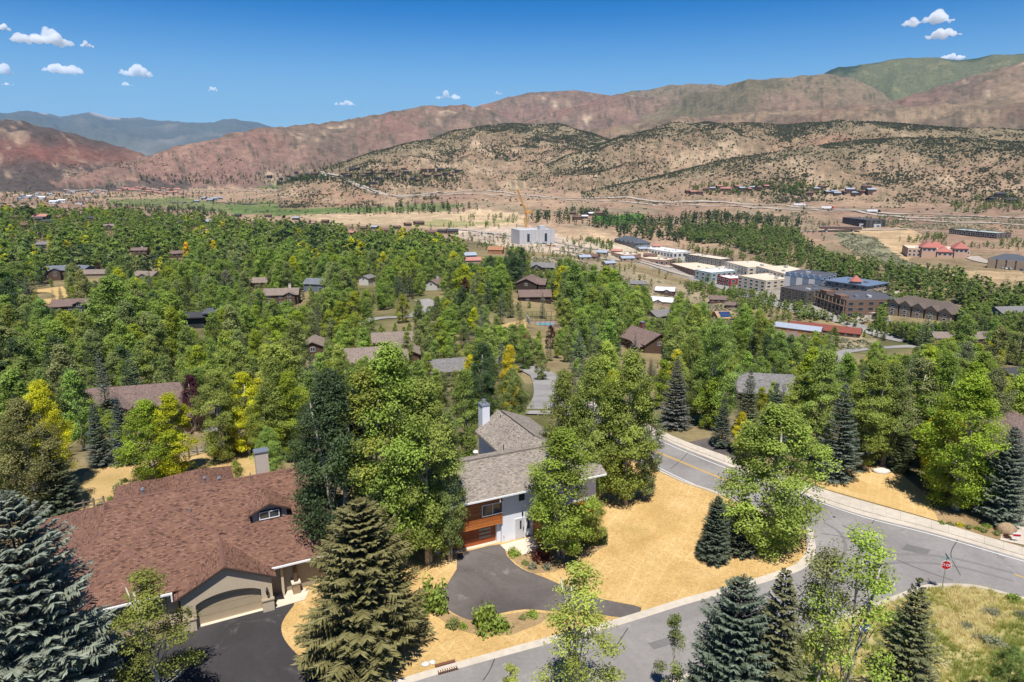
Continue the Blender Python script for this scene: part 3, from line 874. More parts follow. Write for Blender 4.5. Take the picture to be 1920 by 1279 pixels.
def uvface(mb, pts):
    """roof plane with uv in metres: v runs up the slope"""
    P_ = [Vector(p) for p in pts]
    n = (P_[1] - P_[0]).cross(P_[2] - P_[0]).normalized()
    if n.z < 0: n = -n
    up = (Vector((0, 0, 1)) - n * n.z)
    up = up.normalized() if up.length > 1e-4 else Vector((0, 1, 0))
    al = up.cross(n)
    if (P_[1] - P_[0]).cross(P_[2] - P_[0]).z < 0: P_ = P_[::-1]
    mb.face([tuple(p) for p in P_], [(p.dot(al), p.dot(up)) for p in P_])
    return n
def roof_slab(mb, pts, th=0.16):
    """shingled plane with real thickness"""
    n = uvface(mb, pts)
    bot = [Vector(p) - Vector((0, 0, th)) for p in pts]
    k = len(pts)
    mb.face([tuple(b) for b in reversed(bot)] if (Vector(pts[1]) - Vector(pts[0])).cross(Vector(pts[2]) - Vector(pts[0])).z > 0 else [tuple(b) for b in bot])
    for i in range(k):
        j = (i + 1) % k
        mb.face([pts[i], pts[j], tuple(bot[j]), tuple(bot[i])])

def cap_strip(parent, a, b, mat, w=0.16, lift=0.045, name='ridge_cap'):
    a = Vector(a); b = Vector(b); d = (b - a).normalized(); s = d.cross(Vector((0, 0, 1))).normalized()
    u = Vector((0, 0, lift))
    mb = MB(); dn = Vector((0, 0, -w * 0.55))
    mb.face([a + s * w + dn + u, a + u, b + u, b + s * w + dn + u]); mb.face([a + u, a - s * w + dn + u, b - s * w + dn + u, b + u])
    return mb.build(name, mat, parent)

_wm = {}
def window(parent, x, y, z, w, h, frame=None, rz=0.0, mull=1, proud=0.05, name='window', glass=None):
    """window on a wall that faces local -y at (x, y); parts frame and pane(s)"""
    frame = frame or M_trimw; glass = glass or M_glass
    key = (round(w, 2), round(h, 2), frame.name, mull, glass.name)
    if key not in _wm:
        f = 0.07 if w > 0.7 else 0.05
        mb = MB()
        mb.box(-w / 2, w / 2, -proud, 0.02, -h / 2, -h / 2 + f); mb.box(-w / 2, w / 2, -proud, 0.02, h / 2 - f, h / 2)
        mb.box(-w / 2, -w / 2 + f, -proud, 0.02, -h / 2 + f, h / 2 - f); mb.box(w / 2 - f, w / 2, -proud, 0.02, -h / 2 + f, h / 2 - f)
        for k in range(1, mull + 1):
            xx = -w / 2 + w * k / (mull + 1)
            mb.box(xx - f * 0.4, xx + f * 0.4, -proud * 0.8, 0.02, -h / 2 + f, h / 2 - f)
        pm = MB().box(-w / 2 + f * 0.6, w / 2 - f * 0.6, -0.015, 0.0, -h / 2 + f * 0.6, h / 2 - f * 0.6)
        _wm[key] = (mb.mesh('window_frame', frame), pm.mesh('window_pane', glass))
    fm, pm = _wm[key]
    o = obj(name, fm, parent, (x, y, z), rz)
    obj('pane', pm, o)
    return o

def lantern(parent, x, y, z):
    mb = MB(); mb.box(-0.05, 0.05, -0.06, 0, -0.05, 0.3); mb.tube([(0, -0.06, 0.26), (0, -0.2, 0.30), (0, -0.2, 0.22)], 0.02, 6)
    mb.tube([(0, -0.2, 0.22), (0, -0.2, 0.14), (0, -0.2, -0.22), (0, -0.2, -0.34)], [0.05, 0.12, 0.10, 0.02], 8)
    return mb.build('lantern', M_black, parent, (x, y, z))

def vent_pipe(parent, x, y, z, h=0.6, r=0.07, cap=False, mat=None):
    mb = MB(); mb.cyl(x, y, z - 0.3, z + h, r, r, 8)
    if cap: mb.cyl(x, y, z + h, z + h + 0.14, r * 2.0, r * 1.5, 10)
    return mb.build('vent_pipe', mat or M_metal, parent, smooth=False)

# ------------------------------------------------------------------ the brown house
BH = thing('brown_house', 'sprawling house with red-brown shingle roof and arched khaki garage door', 'house', (-24.74, 46.76, 0), R(26.5))
LANDMARKS += [('the brown house', 330, 1000, 55)]
def bz(y): return 7.7 - 0.5 * (9.9 - y)
def dz(y): return bz(y) + 0.05 + 0.042 * (8.18 - y)
rm = MB()
roof_slab(rm, [(-6.1, 9.9, 7.7), (-6.16, 7.23, bz(7.23)), (-12.46, 0.92, bz(0.92)), (11.5, 0.92, bz(0.92)), (11.5, 9.9, 7.7)])
roof_slab(rm, [(11.5, 9.9, 7.7), (11.5, 18.9, 3.2), (-12.46, 18.9, 3.2), (-6.16, 12.57, 6.36), (-6.1, 9.9, 7.7)])
roof_slab(rm, [(-6.16, 7.23, 6.36), (-6.16, 12.57, 6.36), (-12.46, 18.9, 3.2), (-12.46, 0.92, 3.2)])
rm.face([(-6.11, 9.9, 7.66), (-6.11, 12.5, 6.3), (-6.11, 7.3, 6.3)], [(0, 1), (2.5, 0), (-2.5, 0)])
roof = rm.build('roof', M_rf_brown, BH)
dm = MB()
yb = 0.55
roof_slab(dm, [(-1.26, 8.18, dz(8.18)), (-8.7, yb, dz(yb)), (2.35, yb, dz(yb)), (2.35, 4.7, dz(4.7))], 0.10)
uvface(dm, [(-1.26, 8.2, bz(8.18) + 0.02), (-9.35, yb + 0.35, bz(yb + .35) + 0.02), (-8.7, yb, dz(yb))])
uvface(dm, [(-1.26, 8.2, bz(8.18) + 0.02), (2.35, 4.7, dz(4.7)), (3.0, 4.7, bz(4.7) + 0.02)])
dm.build('front_roof', M_rf_brown, BH)
gm = MB()
gx, gzr = 2.35, 4.95
roof_slab(gm, [(gx, -0.32, gzr), (gx, 5.1, gzr), (gx - 3.75, 5.1, gzr - 1.9), (gx - 3.75, -0.32, gzr - 1.9)], 0.10)
roof_slab(gm, [(gx, -0.32, gzr), (gx, 5.1, gzr), (gx + 3.75, 5.1, gzr - 1.9), (gx + 3.75, -0.32, gzr - 1.9)], 0.10)
gm.build('garage_roof', M_rf_brown, BH)
for a, b in (((-6.1, 9.9, 7.7), (11.5, 9.9, 7.7)), ((-6.16, 7.23, 6.36), (-12.46, 0.92, 3.2)), ((-1.26, 8.18, dz(8.18)), (-8.7, yb, dz(yb))), ((-1.26, 8.18, dz(8.18)), (2.35, 4.7, dz(4.7))), ((gx, 4.9, gzr), (gx, -0.30, gzr)), ((-4.45, 4.9, dz(4.9)), (-1.0, 1.2, dz(1.2)))):
    cap_strip(BH, a, b, M_cap_brown, 0.15)
# walls
wm = MB(); wm.box(-11.9, 11.0, 1.9, 18.2, -0.3, 3.25); wm.build('wall', M_stucco_d, BH)
def gable_z(x): return gzr - 0.12 - 0.507 * abs(x - gx)
fw = MB()
x0, x1, d0, d1 = -1.0, 5.72, 0.0, 4.86
def arch(x): return 2.02 + 0.72 * (1 - ((x - 2.43) / 2.43) ** 2) ** 0.8 * 0.8
N_ = 16
for i in range(N_):
    a = d0 + (d1 - d0) * i / N_; b = d0 + (d1 - d0) * (i + 1) / N_
    fw.slab([(a, 0, arch(a)), (b, 0, arch(b)), (b, 0, gable_z(b)), (a, 0, gable_z(a))], 0.28, (0, 1, 0))
fw.slab([(x0, 0, 0), (d0, 0, 0), (d0, 0, gable_z(d0)), (x0, 0, gable_z(x0))], 0.28, (0, 1, 0))
fw.slab([(d1, 0, 0), (x1, 0, 0), (x1, 0, gable_z(x1)), (d1, 0, gable_z(d1))], 0.28, (0, 1, 0))
fw.box(x0, x0 + 0.2, 0.28, 5, -0.1, 3.0); fw.box(x1 - 0.2, x1, 0.28, 5, -0.1, 3.0)
fw.build('garage_wall', M_stucco, BH)
gd = obj('garage_door', MB().box(d0 - 0.1, d1 + 0.1, 0.42, 0.46, 0.0, 2.9).mesh('garage_door', M_gdoor), BH)
for k in range(4):
    MB().box(d0 - 0.05, d1 + 0.05, 0.385, 0.42, 0.02 + k * 0.68, 0.66 + k * 0.68).build('door_panel', M_gdoor, gd)
MB().box(d0, d1, 0.05, 0.40, 0.0, 0.035).build('threshold', M_slab, BH)
for cx in (-0.52, 5.3):
    pl = MB().box(cx - 0.45, cx + 0.45, -0.30, 0.0, 0, 1.0).build('pillar', M_stucco, BH)
    MB().box(cx - 0.50, cx + 0.50, -0.36, 0.0, 1.0, 1.10).build('pillar_cap', M_stucco_d, pl)
    lantern(BH, cx, 0.0, 1.75)
# fascia boards of the garage gable
for s in (-1, 1):
    mb = MB()
    for th, o1, o2 in ((0, 0.10, 0.30),):
        a = (gx, -0.34, gzr - 0.08); b = (gx + s * 3.78, -0.34, gzr - 1.9 - 0.08)
        mb.slab([a, b, (b[0], b[1], b[2] - 0.15), (a[0], a[1], a[2] - 0.15)], 0.06, (0, 1, 0))
    mb.build('fascia', M_fascia, BH)
    mb = MB(); a = (gx, -0.30, gzr - 0.19); b = (gx + s * 3.7, -0.30, gzr - 0.19 - 1.87)
    mb.slab([a, b, (b[0], b[1], b[2] - 0.09), (a[0], a[1], a[2] - 0.09)], 0.05, (0, 1, 0)); mb.build('fascia_trim', M_stucco, BH)
# gutters
MB().box(5.9, 11.4, 0.80, 0.93, 3.02, 3.16).build('gutter', M_trimw, BH)
MB().box(-8.6, -1.5, 0.40, 0.54, dz(yb) - 0.20, dz(yb) - 0.06).build('gutter', M_trimw, BH)
MB().box(-1.62, -1.5, 0.30, 0.42, dz(yb) - 0.75, dz(yb) - 0.06).build('downspout', M_trimw, BH)
# second garage bay on the left
wl = MB().box(-8.2, -1.2, 1.35, 1.9, -0.1, 3.1).build('garage_wall', M_stucco, BH)
gd2 = MB().box(-6.6, -2.0, 1.28, 1.36, 0, 2.4).build('garage_door', M_gdoor, BH)
for k in range(4): MB().box(-6.5, -2.1, 1.25, 1.28, 0.03 + k * 0.59, 0.58 + k * 0.59).build('door_panel', M_gdoor, gd2)
pl = MB().box(-7.65, -6.75, 1.0, 1.35, 0, 1.0).build('pillar', M_stone, BH); MB().box(-7.7, -6.7, 0.95, 1.35, 1.0, 1.1).build('pillar_cap', M_stucco, pl)
lantern(BH, -7.2, 1.35, 1.8)
# porch
po = MB().box(7.45, 8.05, 1.1, 1.7, 0, 1.0).build('porch_pillar', M_stone, BH); MB().box(7.38, 8.12, 1.03, 1.77, 1.0, 1.12).build('pillar_cap', M_slab, po)
MB().box(7.6, 7.9, 1.25, 1.55, 1.12, 3.1).build('porch_post', M_wood_br, BH)
MB().box(6.6, 6.8, 1.3, 1.5, 0.0, 3.1).build('porch_post', M_stucco, BH)
MB().box(6.6, 7.5, 2.85, 2.9, 0.1, 2.1).build('front_door', M_black, BH)
# dormer
dmx, dy, dw = 6.55, 5.25, 1.42
mb = MB(); zf = 5.3
mb.slab([(dmx - dw, dy, zf), (dmx + dw, dy, zf), (dmx + dw, dy, 6.28), (dmx, dy, 6.90), (dmx - dw, dy, 6.28)], 2.4, (0, 1, 0))
dorm = mb.build('dormer', plain('grey_siding', (0.30, 0.28, 0.25), 0.8, 0.08, 3), BH)
mb = MB()
for s in (-1, 1):
    roof_slab(mb, [(dmx, dy - 0.35, 7.02), (dmx, 9.2, 7.02), (dmx + s * 1.75, 9.2, 6.22), (dmx + s * 1.75, dy - 0.35, 6.22)], 0.1)
mb.build('dormer_roof', M_rf_brown, dorm)
mb = MB()
for s in (-1, 1):
    a = (dmx, dy - 0.37, 6.92); b = (dmx + s * 1.78, dy - 0.37, 6.14)
    mb.slab([a, b, (b[0], b[1], b[2] - 0.13), (a[0], a[1], a[2] - 0.13)], 0.05, (0, 1, 0))
mb.build('dormer_fascia', M_fascia, dorm)
MB().box(dmx - 0.98, dmx + 0.98, dy - 0.06, dy - 0.005, 5.36, 6.28).build('window_surround', M_black, dorm)
window(BH, dmx - 0.06, dy - 0.07, 5.82, 1.7, 0.72, M_trimw, 0, 1)
# chimney behind the ridge
MB().box(6.2, 7.35, 10.3, 11.2, 6.5, 9.6).build('chimney', plain('chimney_stucco', (0.50, 0.43, 0.35), 0.95, 0.06, 3), BH)
MB().box(6.12, 7.43, 10.22, 11.28, 9.6, 9.7).build('chimney_cap', M_metal, BH)
vent_pipe(BH, 0.35, 7.4, bz(7.4), 0.35, 0.09, False)
vent_pipe(BH, -3.2, 10.6, 7.3, 0.65, 0.09, True); vent_pipe(BH, 1.8, 10.8, 7.2, 0.7, 0.09, True); vent_pipe(BH, 3.0, 11.0, 7.1, 0.45, 0.1, True); vent_pipe(BH, -1.5, 10.4, 7.4, 0.4, 0.04)
vent_pipe(BH, -10.2, 6.5, 4.4, 0.4, 0.04); vent_pipe(BH, 5.6, 9.9, 7.7, 0.3, 0.05)
# rear wings, hipped
for xc, yend, zr, hw in ((-3.75, 16.3, 6.45, 2.3), (1.3, 16.5, 6.55, 3.2)):
    mb = MB(); yr = yend
    zl = zr - 0.5 * hw
    roof_slab(mb, [(xc, 11.0, zr), (xc, yr, zr), (xc - hw, yr + hw, zl), (xc - hw, 11.0, zl)], 0.1)
    roof_slab(mb, [(xc, 11.0, zr), (xc, yr, zr), (xc + hw, yr + hw, zl), (xc + hw, 11.0, zl)], 0.1)
    roof_slab(mb, [(xc, yr, zr), (xc + hw, yr + hw, zl), (xc - hw, yr + hw, zl)], 0.1)
    mb.build('rear_roof', M_rf_brown, BH)
    MB().box(xc - hw + 0.5, xc + hw - 0.5, 17.9, yr + hw - 0.5, -0.3, zl).build('rear_wall', M_stucco_d, BH)
sheet('patio', pxpoly([(517, 1140), (517, 1118), (552, 1100), (580, 1105), (572, 1124)], 0.05), M_slab)

# ------------------------------------------------------------------ the white house with the cedar garage
WH = thing('white_house', 'white stucco house with weathered tan shingle roof, cedar siding and cedar garage door', 'house', (-1.32, 59.33, 0), R(25.0))
LANDMARKS += [('the white house', 960, 890, 64)]
def wz(y): return 5.55 + 0.42 * (y + 1.0)
yr, zr = 3.55, wz(3.55)
rm = MB()
roof_slab(rm, [(-6.6, -1.0, 5.55), (11.5, -1.0, 5.55), (11.5, yr, zr), (-6.6, yr, zr)], 0.2)
roof_slab(rm, [(-6.6, yr, zr), (11.5, yr, zr), (11.5, 8.1, 5.55), (-6.6, 8.1, 5.55)], 0.2)
rm.build('roof', M_rf_tan, WH)
# raised shingled strip along the ridge
rm = MB(); roof_slab(rm, [(-6.6, yr - 0.05, zr + 0.16), (8.2, yr - 0.05, zr + 0.16), (8.2, yr + 1.0, zr + 0.05), (-6.6, yr + 1.0, zr + 0.05)], 0.18)
rm.build('ridge_strip', M_rf_tan, WH)
rm = MB()
roof_slab(rm, [(6.5, 4.9, 8.1), (6.5, 14.5, 8.1), (3.0, 13.3, 6.38), (3.0, 3.0, 6.38)], 0.2)
roof_slab(rm, [(6.5, 4.9, 8.1), (6.5, 14.5, 8.1), (11.0, 15.7, 6.0), (11.0, 3.0, 6.0)], 0.2)
roof_slab(rm, [(6.5, 4.9, 8.1), (3.0, 2.9, 6.36), (11.0, 2.9, 5.98)], 0.15)
rm.build('wing_roof', M_rf_tan, WH)
cap_strip(WH, (6.5, 5.2, 8.1), (6.5, 14.5, 8.1), M_fascia, 0.07, 0.07)
cap_strip(WH, (6.5, 5.2, 8.1), (7.2, 4.8, 7.85), M_fascia, 0.06, 0.07)
wl = MB()
wl.box(0.36, 10.9, 0.0, 7.1, -0.3, 5.62); wl.box(-6.1, 0.36, 0.75, 7.1, -0.3, 5.62)
wl.slab([(10.88, 0.0, 5.6), (10.88, 7.1, 5.6), (10.88, yr, zr - 0.25)], 0.2, (-1, 0, 0))
wl.slab([(-6.08, 0.0, 5.6), (-6.08, 7.1, 5.6), (-6.08, yr, zr - 0.25)], 0.2, (1, 0, 0))
wl.box(3.6, 10.4, 7.1, 13.6, -0.3, 5.95)
wl.build('wall', M_wall_w, WH)
MB().box(-6.2, 0.36, 0.0, 0.75, 2.12, 2.35).build('overhang_soffit', M_wall_w, WH)
MB().box(-0.02, 0.36, 0.3, 0.76, -0.1, 2.12).build('wall_return', M_wall_w, WH)
# cedar lap siding on the overhanging upper floor, board by board
nb = 20
for k in range(nb):
    z0 = 2.2 + k * 0.165
    mb = MB(); y1_ = -0.12
    mb.slab([(-6.2, y1_ - 0.045, z0), (0.40, y1_ - 0.045, z0), (0.40, y1_ - 0.005, z0 + 0.172), (-6.2, y1_ - 0.005, z0 + 0.172)], 0.10, (0, 1, 0))
    mb.build('siding_board', M_cedar if k % 3 else M_cedar, WH)
MB().box(-6.2, 0.38, -0.08, 0.7, 2.35, 5.6).build('upper_wall', M_wood_br, WH)
window(WH, -0.66, -0.17, 3.92, 2.2, 1.18, M_trimw, 0, 1, 0.07)
MB().box(0.30, 0.42, -0.22, -0.12, 3.30, 4.55).build('window_casing', M_trimw, WH)
# garage door of cedar planks with slim lights
gdw = MB().box(-5.6, -0.05, 0.64, 0.72, 0, 2.08).build('garage_door', M_wood_br, WH)
for k in range(11):
    z0 = 0.02 + k * 0.187
    MB().box(-5.55, -0.08, 0.605, 0.64, z0, z0 + 0.178).build('plank', M_cedar_d, gdw)
for k in range(4):
    MB().box(-1.75, -0.55, 0.585, 0.604, 0.62 + k * 0.40, 0.84 + k * 0.40).build('door_light', plain('frosted_pane', (0.30, 0.29, 0.25), 0.2, 0.1, 2), gdw)
MB().box(-5.7, 0.0, 0.2, 0.62, 0, 0.03).build('threshold', M_slab, WH)
# entrance
dr = MB().box(1.80, 2.80, -0.035, 0.0, 0.02, 2.14).build('front_door', plain('light_grey_door', (0.55, 0.54, 0.56), 0.5, 0.03, 2), WH)
MB().box(2.28, 2.46, -0.055, -0.035, 1.05, 1.95).build('door_light', M_glass, dr)
MB().box(2.62, 2.68, -0.10, -0.035, 0.85, 1.25).build('handle', M_black, dr)
for a, b, c, d in ((1.70, 1.80, 0, 2.24), (2.80, 2.95, 0, 2.24), (1.80, 2.80, 2.14, 2.24)):
    MB().box(a, b, -0.05, 0.0, c, d).build('door_frame', M_trimw, WH)
window(WH, 3.22, -0.003, 1.55, 0.42, 1.45, M_trimw, 0, 0)
window(WH, 2.48, -0.003, 4.48, 0.80, 1.02, M_trimw, 0, 0)
MB().box(2.50, 2.62, -0.14, 0, 2.50, 2.80).build('wall_lamp', M_black, WH)
MB().box(0.55, 0.62, -0.06, 0, 0.45, 0.75).build('meter_box', M_metal, WH)
MB().box(2.95, 3.4, -0.10, 0, 0.12, 0.16).build('door_sill', M_black, WH)
# cedar screen and courtyard wall
scr = obj('cedar_screen', MB().box(3.80, 3.88, -2.05, 0.0, 0.0, 2.75).mesh('cedar_screen', M_wood_br), WH)
for k in range(19):
    MB().box(3.755, 3.80, -2.05, 0.0, 0.05 + k * 0.142, 0.16 + k * 0.142).build('slat', M_cedar, scr)
MB().box(3.78, 4.08, -2.42, -2.05, 0, 2.65).build('screen_post', M_trimw, WH)
cw = MB().box(4.08, 9.6, -2.40, -2.30, 0.0, 2.3).build('courtyard_wall', M_wood_br, WH)
for k in range(18):
    MB().box(4.10 + k * 0.305, 4.385 + k * 0.305, -2.435, -2.40, 0.12, 2.3).build('fence_board', M_cedar, cw)
MB().box(4.08, 9.7, -2.5, -2.40, -0.05, 0.11).build('base_board', M_trimw, WH)
MB().box(9.55, 9.7, -2.3, -0.1, 0, 2.3).build('courtyard_wall', M_wood_br, WH)
MB().box(3.9, 9.7, -2.4, 0, 2.35, 2.5).build('porch_beam', M_cedar, WH)
# satellite dish on the post
dsh = thing('satellite_dish', 'small grey satellite dish on the white post by the cedar screen', 'satellite dish', (2.70, 59.05, 2.65), R(25))
mb = MB(); mb.tube([(0, 0, 0), (0, 0, 0.25), (0, -0.1, 0.35)], 0.035, 8); mb.build('mast', M_metal, dsh)
V, Fq = [], []
for i in range(5):
    for k in range(20):
        t = 2 * math.pi * k / 20; r = 0.36 * i / 4
        V.append((r * math.cos(t), -0.16 - 0.10 * (1 - (i / 4) ** 2) * -1 - 0.12 * (1 - (i / 4) ** 2), 0.55 + r * math.sin(t) * 0.95))
for i in range(4):
    for k in range(20): Fq.append((i * 20 + k, i * 20 + (k + 1) % 20, (i + 1) * 20 + (k + 1) % 20, (i + 1) * 20 + k))
obj('reflector', mesh_np('reflector', V, np.array(Fq), [plain('dish_grey', (0.34, 0.36, 0.40), 0.4, 0.2, 8, 0.5)], True), dsh)
MB().tube([(0, -0.14, 0.22), (0, -0.55, 0.42)], 0.02, 6).build('feed_arm', M_black, dsh)
MB().tube([(0, -0.5, 0.38), (0, -0.6, 0.46)], 0.05, 8).build('receiver', M_black, dsh)
# chimney
ch = MB().box(3.98, 4.88, 13.35, 14.6, 3.0, 9.15).build('chimney', M_wall_w, WH)
MB().box(3.91, 4.95, 13.28, 14.67, 9.15, 9.25).build('chimney_cap', M_metal, WH)
mb = MB(); mb.cyl(4.43, 14.0, 9.25, 9.5, 0.16, 0.16, 12); mb.cyl(4.43, 14.0, 9.5, 9.75, 0.24, 0.22, 12); mb.build('flue', M_metal, WH)
vent_pipe(WH, -0.4, 4.6, zr, 0.35, 0.14, True, M_trimw); vent_pipe(WH, 2.6, 4.5, zr, 0.65, 0.05, False, M_black); vent_pipe(WH, 5.9, 12.6, 7.85, 0.25, 0.05, False, M_black)
MB().box(-6.5, 11.4, -1.11, -1.01, 5.38, 5.53).build('gutter', M_trimw, WH)
MB().box(-0.25, -0.18, -1.0, -0.92, 4.9, 5.45).build('downspout', M_trimw, WH)
sheet('patio', pxpoly([(938, 1022), (1001, 1005), (1009, 1026), (996, 1034), (981, 1040), (951, 1034)], 0.045), M_slab)
PROTECT += [(868, 860, 1035, 1030, 60), (900, 752, 1005, 840, 72), (90, 935, 560, 1170, 48), (1120, 890, 1320, 1080, 60), (1230, 818, 1340, 915, 74), (163, 870, 245, 942, 105), (378, 848, 440, 888, 105)]
FOOT += [(-24, 56, 15), (3, 66, 12)]

# ------------------------------------------------------------------ houses further off
_hn = {}
def house(u, v, hr, Ln, W, ang, roof, wall, label, keep=None, land=None, he=None, chim=None, cross=None, wins=3, garage=None, lift_base=4.0, frame=None, pitch=0.45, win_back=False, name='house', porch=None):
    x, y, z = hit(u, v, hr)
    g = z - hr
    he = he or hr - pitch * W / 2
    o = thing(name, label, 'house', (x, y, g), R(ang))
    mb = MB(); ov = 0.55
    hw = W / 2 + ov; ze = hr - (hr - he) * hw / (W / 2)
    hl = Ln / 2 + ov
    roof_slab(mb, [(-hl, 0, hr), (hl, 0, hr), (hl, -hw, ze), (-hl, -hw, ze)], 0.2)
    roof_slab(mb, [(-hl, 0, hr), (hl, 0, hr), (hl, hw, ze), (-hl, hw, ze)], 0.2)
    mb.build('roof', roof, o)
    w = MB(); a, b = Ln / 2, W / 2
    w.box(-a, a, -b, b, -lift_base, he - 0.1)
    for s in (-1, 1):
        w.slab([(s * (a - 0.01), -b, he - 0.12), (s * (a - 0.01), b, he - 0.12), (s * (a - 0.01), 0, hr - 0.2)], 0.2, (-s, 0, 0))
    w.build('wall', wall, o)
    fr = frame or M_trimw
    for k in range(wins):
        xx = -a + (k + 0.5) * Ln / wins
        window(o, xx, -b - 0.003, he - 1.35, min(1.5, Ln / wins * 0.55), 1.2, fr)
        if he > 4.6: window(o, xx, -b - 0.003, he - 4.1, min(1.5, Ln / wins * 0.55), 1.3, fr)
    for s in (-1, 1):
        window(o, s * (a + 0.003), 0, he - 0.7, 1.5, 1.4, fr, R(90) if s > 0 else R(-90))
    if chim:
        cx, cy, cw, chh, cm = chim
        c = MB().box(cx - cw / 2, cx + cw / 2, cy - cw / 2, cy + cw / 2, he - 1, hr + chh).build('chimney', cm, o)
        MB().box(cx - cw / 2 - 0.1, cx + cw / 2 + 0.1, cy - cw / 2 - 0.1, cy + cw / 2 + 0.1, hr + chh, hr + chh + 0.15).build('chimney_cap', M_metal, c)
    for c in (cross or []):
        cx, cl, cwid, ch_ = c          # gable projecting towards -y
        cz = ch_; ce = cz - 0.45 * cwid / 2
        mb = MB()
        for s in (-1, 1):
            roof_slab(mb, [(cx, -b - cl - 0.5, cz), (cx, 0, cz), (cx + s * (cwid / 2 + 0.45), 0, ce - 0.2), (cx + s * (cwid / 2 + 0.45), -b - cl - 0.5, ce - 0.2)], 0.18)
        mb.build('gable_roof', roof, o)
        q = MB(); q.box(cx - cwid / 2, cx + cwid / 2, -b - cl, -b + 0.1, -lift_base, ce)
        q.slab([(cx - cwid / 2, -b - cl, ce), (cx + cwid / 2, -b - cl, ce), (cx, -b - cl, cz - 0.2)], 0.3, (0, 1, 0))
        q.build('gable_wall', wall, o)
        window(o, cx, -b - cl - 0.003, ce - 0.6, min(1.8, cwid * 0.4), 1.5, fr)
        if ce > 4.3: window(o, cx, -b - cl - 0.003, ce - 3.2, min(1.8, cwid * 0.4), 1.4, fr)
    if garage:
        gx_, gw, gm_ = garage
        yy = -b - 0.003
        MB().box(gx_ - gw / 2, gx_ + gw / 2, yy - 0.06, yy, 0, 2.3).build('garage_door', gm_, o)
    if keep: PROTECT.append((*keep, math.hypot(x, y)))
    if land: LANDMARKS.append((land, u, v, math.hypot(x, y)))
    FOOT.append((x, y, max(Ln, W) * 0.62))
    return o

W_br = plain('brown_siding', (0.10, 0.062, 0.042), 0.8, 0.12, 2)
W_dk = plain('dark_brown_siding', (0.050, 0.034, 0.027), 0.8, 0.12, 2)
W_gr = plain('grey_green_siding', (0.17, 0.17, 0.155), 0.8, 0.1, 2)
W_wh = plain('off_white_siding', (0.55, 0.53, 0.50), 0.8, 0.06, 2)
W_tn = plain('tan_siding', (0.33, 0.25, 0.17), 0.8, 0.08, 2)
W_or = plain('orange_log_wall', (0.33, 0.15, 0.06), 0.8, 0.12, 2)
W_bl = plain('slate_blue_siding', (0.13, 0.16, 0.20), 0.8, 0.08, 2)
W_ch = plain('charcoal_siding', (0.035, 0.037, 0.042), 0.8, 0.12, 2)
M_rf_metal = plain('white_metal_roof', (0.66, 0.67, 0.69), 0.5, 0.06, 0.6)
M_rf_rust = plain('rust_red_metal_roof', (0.21, 0.062, 0.042), 0.6, 0.10, 0.6)
M_rf_gmetal = plain('blue_grey_metal_roof', (0.32, 0.36, 0.42), 0.5, 0.08, 0.6)
M_rf_pink = plain('faded_red_roof', (0.42, 0.19, 0.15), 0.7, 0.10, 0.6)
M_rf_orange = plain('orange_cedar_roof', (0.34, 0.165, 0.085), 0.85, 0.12, 1.5)
M_rf_dark = plain('dark_flat_roof', (0.055, 0.055, 0.06), 0.9, 0.15, 0.8)
BRICKC = plain('brick_chimney', (0.17, 0.075, 0.055), 0.9, 0.15, 4)

house(255, 722, 7.0, 17, 11, 16, M_rf_mauve, W_br, 'mauve-brown roofed house in the woods behind the yellow tree', (185, 715, 340, 760), 'the mauve-brown roofed house', cross=[(-3.5, 2.2, 7, 6.4)], chim=(-5.5, -1.2, 0.5, 0.6, M_metal))
house(366, 758, 4.2, 6, 5, 16, M_rf_mauve, W_br, 'small lean-to roofed shed beside the purple tree', (345, 750, 382, 785), None, wins=1)
house(528, 540, 7.6, 17, 11, 10, M_rf_taupe, W_br, 'brown wooden house with taupe roof and pale stone chimney', (500, 532, 575, 562), 'the brown house with the pale chimney', chim=(4, 1.5, 1.3, 1.8, M_slab), cross=[(4.6, 2.5, 5.5, 6.6)])
house(605, 522, 8, 20, 11, -12, M_rf_slate, W_bl, 'slate-roofed house right behind the pale chimney', (570, 516, 600, 535), None)
house(688, 515, 6.5, 9, 7, 70, M_rf_grey, W_wh, 'small white gabled house at the upper end of the cul-de-sac', (672, 513, 702, 540), 'the small white gabled house', wins=1)
house(820, 522, 6.6, 14, 9, 62, M_rf_mauve, W_wh, 'white garage house with brown roof and dark door beside the cul-de-sac', (798, 520, 828, 552), 'the white garage house', chim=(2, 1, 1.2, 1.3, W_wh), garage=(0, 4.8, W_ch), wins=0)
house(992, 518, 9.0, 18, 12, 78, M_rf_mauve, W_dk, 'large brown roofed house behind the fenced pool', (962, 508, 1024, 560), 'the house behind the pool', cross=[(0, 4, 11, 8)], chim=None, wins=0)
house(1002, 543, 6.0, 16, 11, 4, M_rf_mauve, W_dk, 'low brown roofed wing in front of the large brown roof by the pool', (966, 540, 1030, 562), None, wins=2)
house(1212, 618, 7.8, 15, 13, -62, M_rf_mauve, W_br, 'dark brown house with brick-topped chimney left of the main street trees', (1172, 608, 1240, 668), 'the brick-chimney house', chim=(-4.2, 1.5, 1.6, 1.8, BRICKC), cross=[(3.5, 2.5, 6, 5.5)])
house(702, 650, 6.6, 17, 11, 14, M_rf_taupe, W_br, 'taupe roofed house below the cul-de-sac', (655, 642, 770, 665), 'the taupe roofed house', wins=2)
house(752, 642, 6.0, 10, 10, 100, M_rf_taupe, W_br, 'taupe roof wing turned toward the camera right of the taupe roofed house', (735, 640, 782, 672), None, wins=0)
house(735, 622, 5.6, 13, 9, 12, M_rf_taupe, W_tn, 'pale taupe roof just behind the taupe roofed house', (700, 616, 768, 640), None, wins=2)
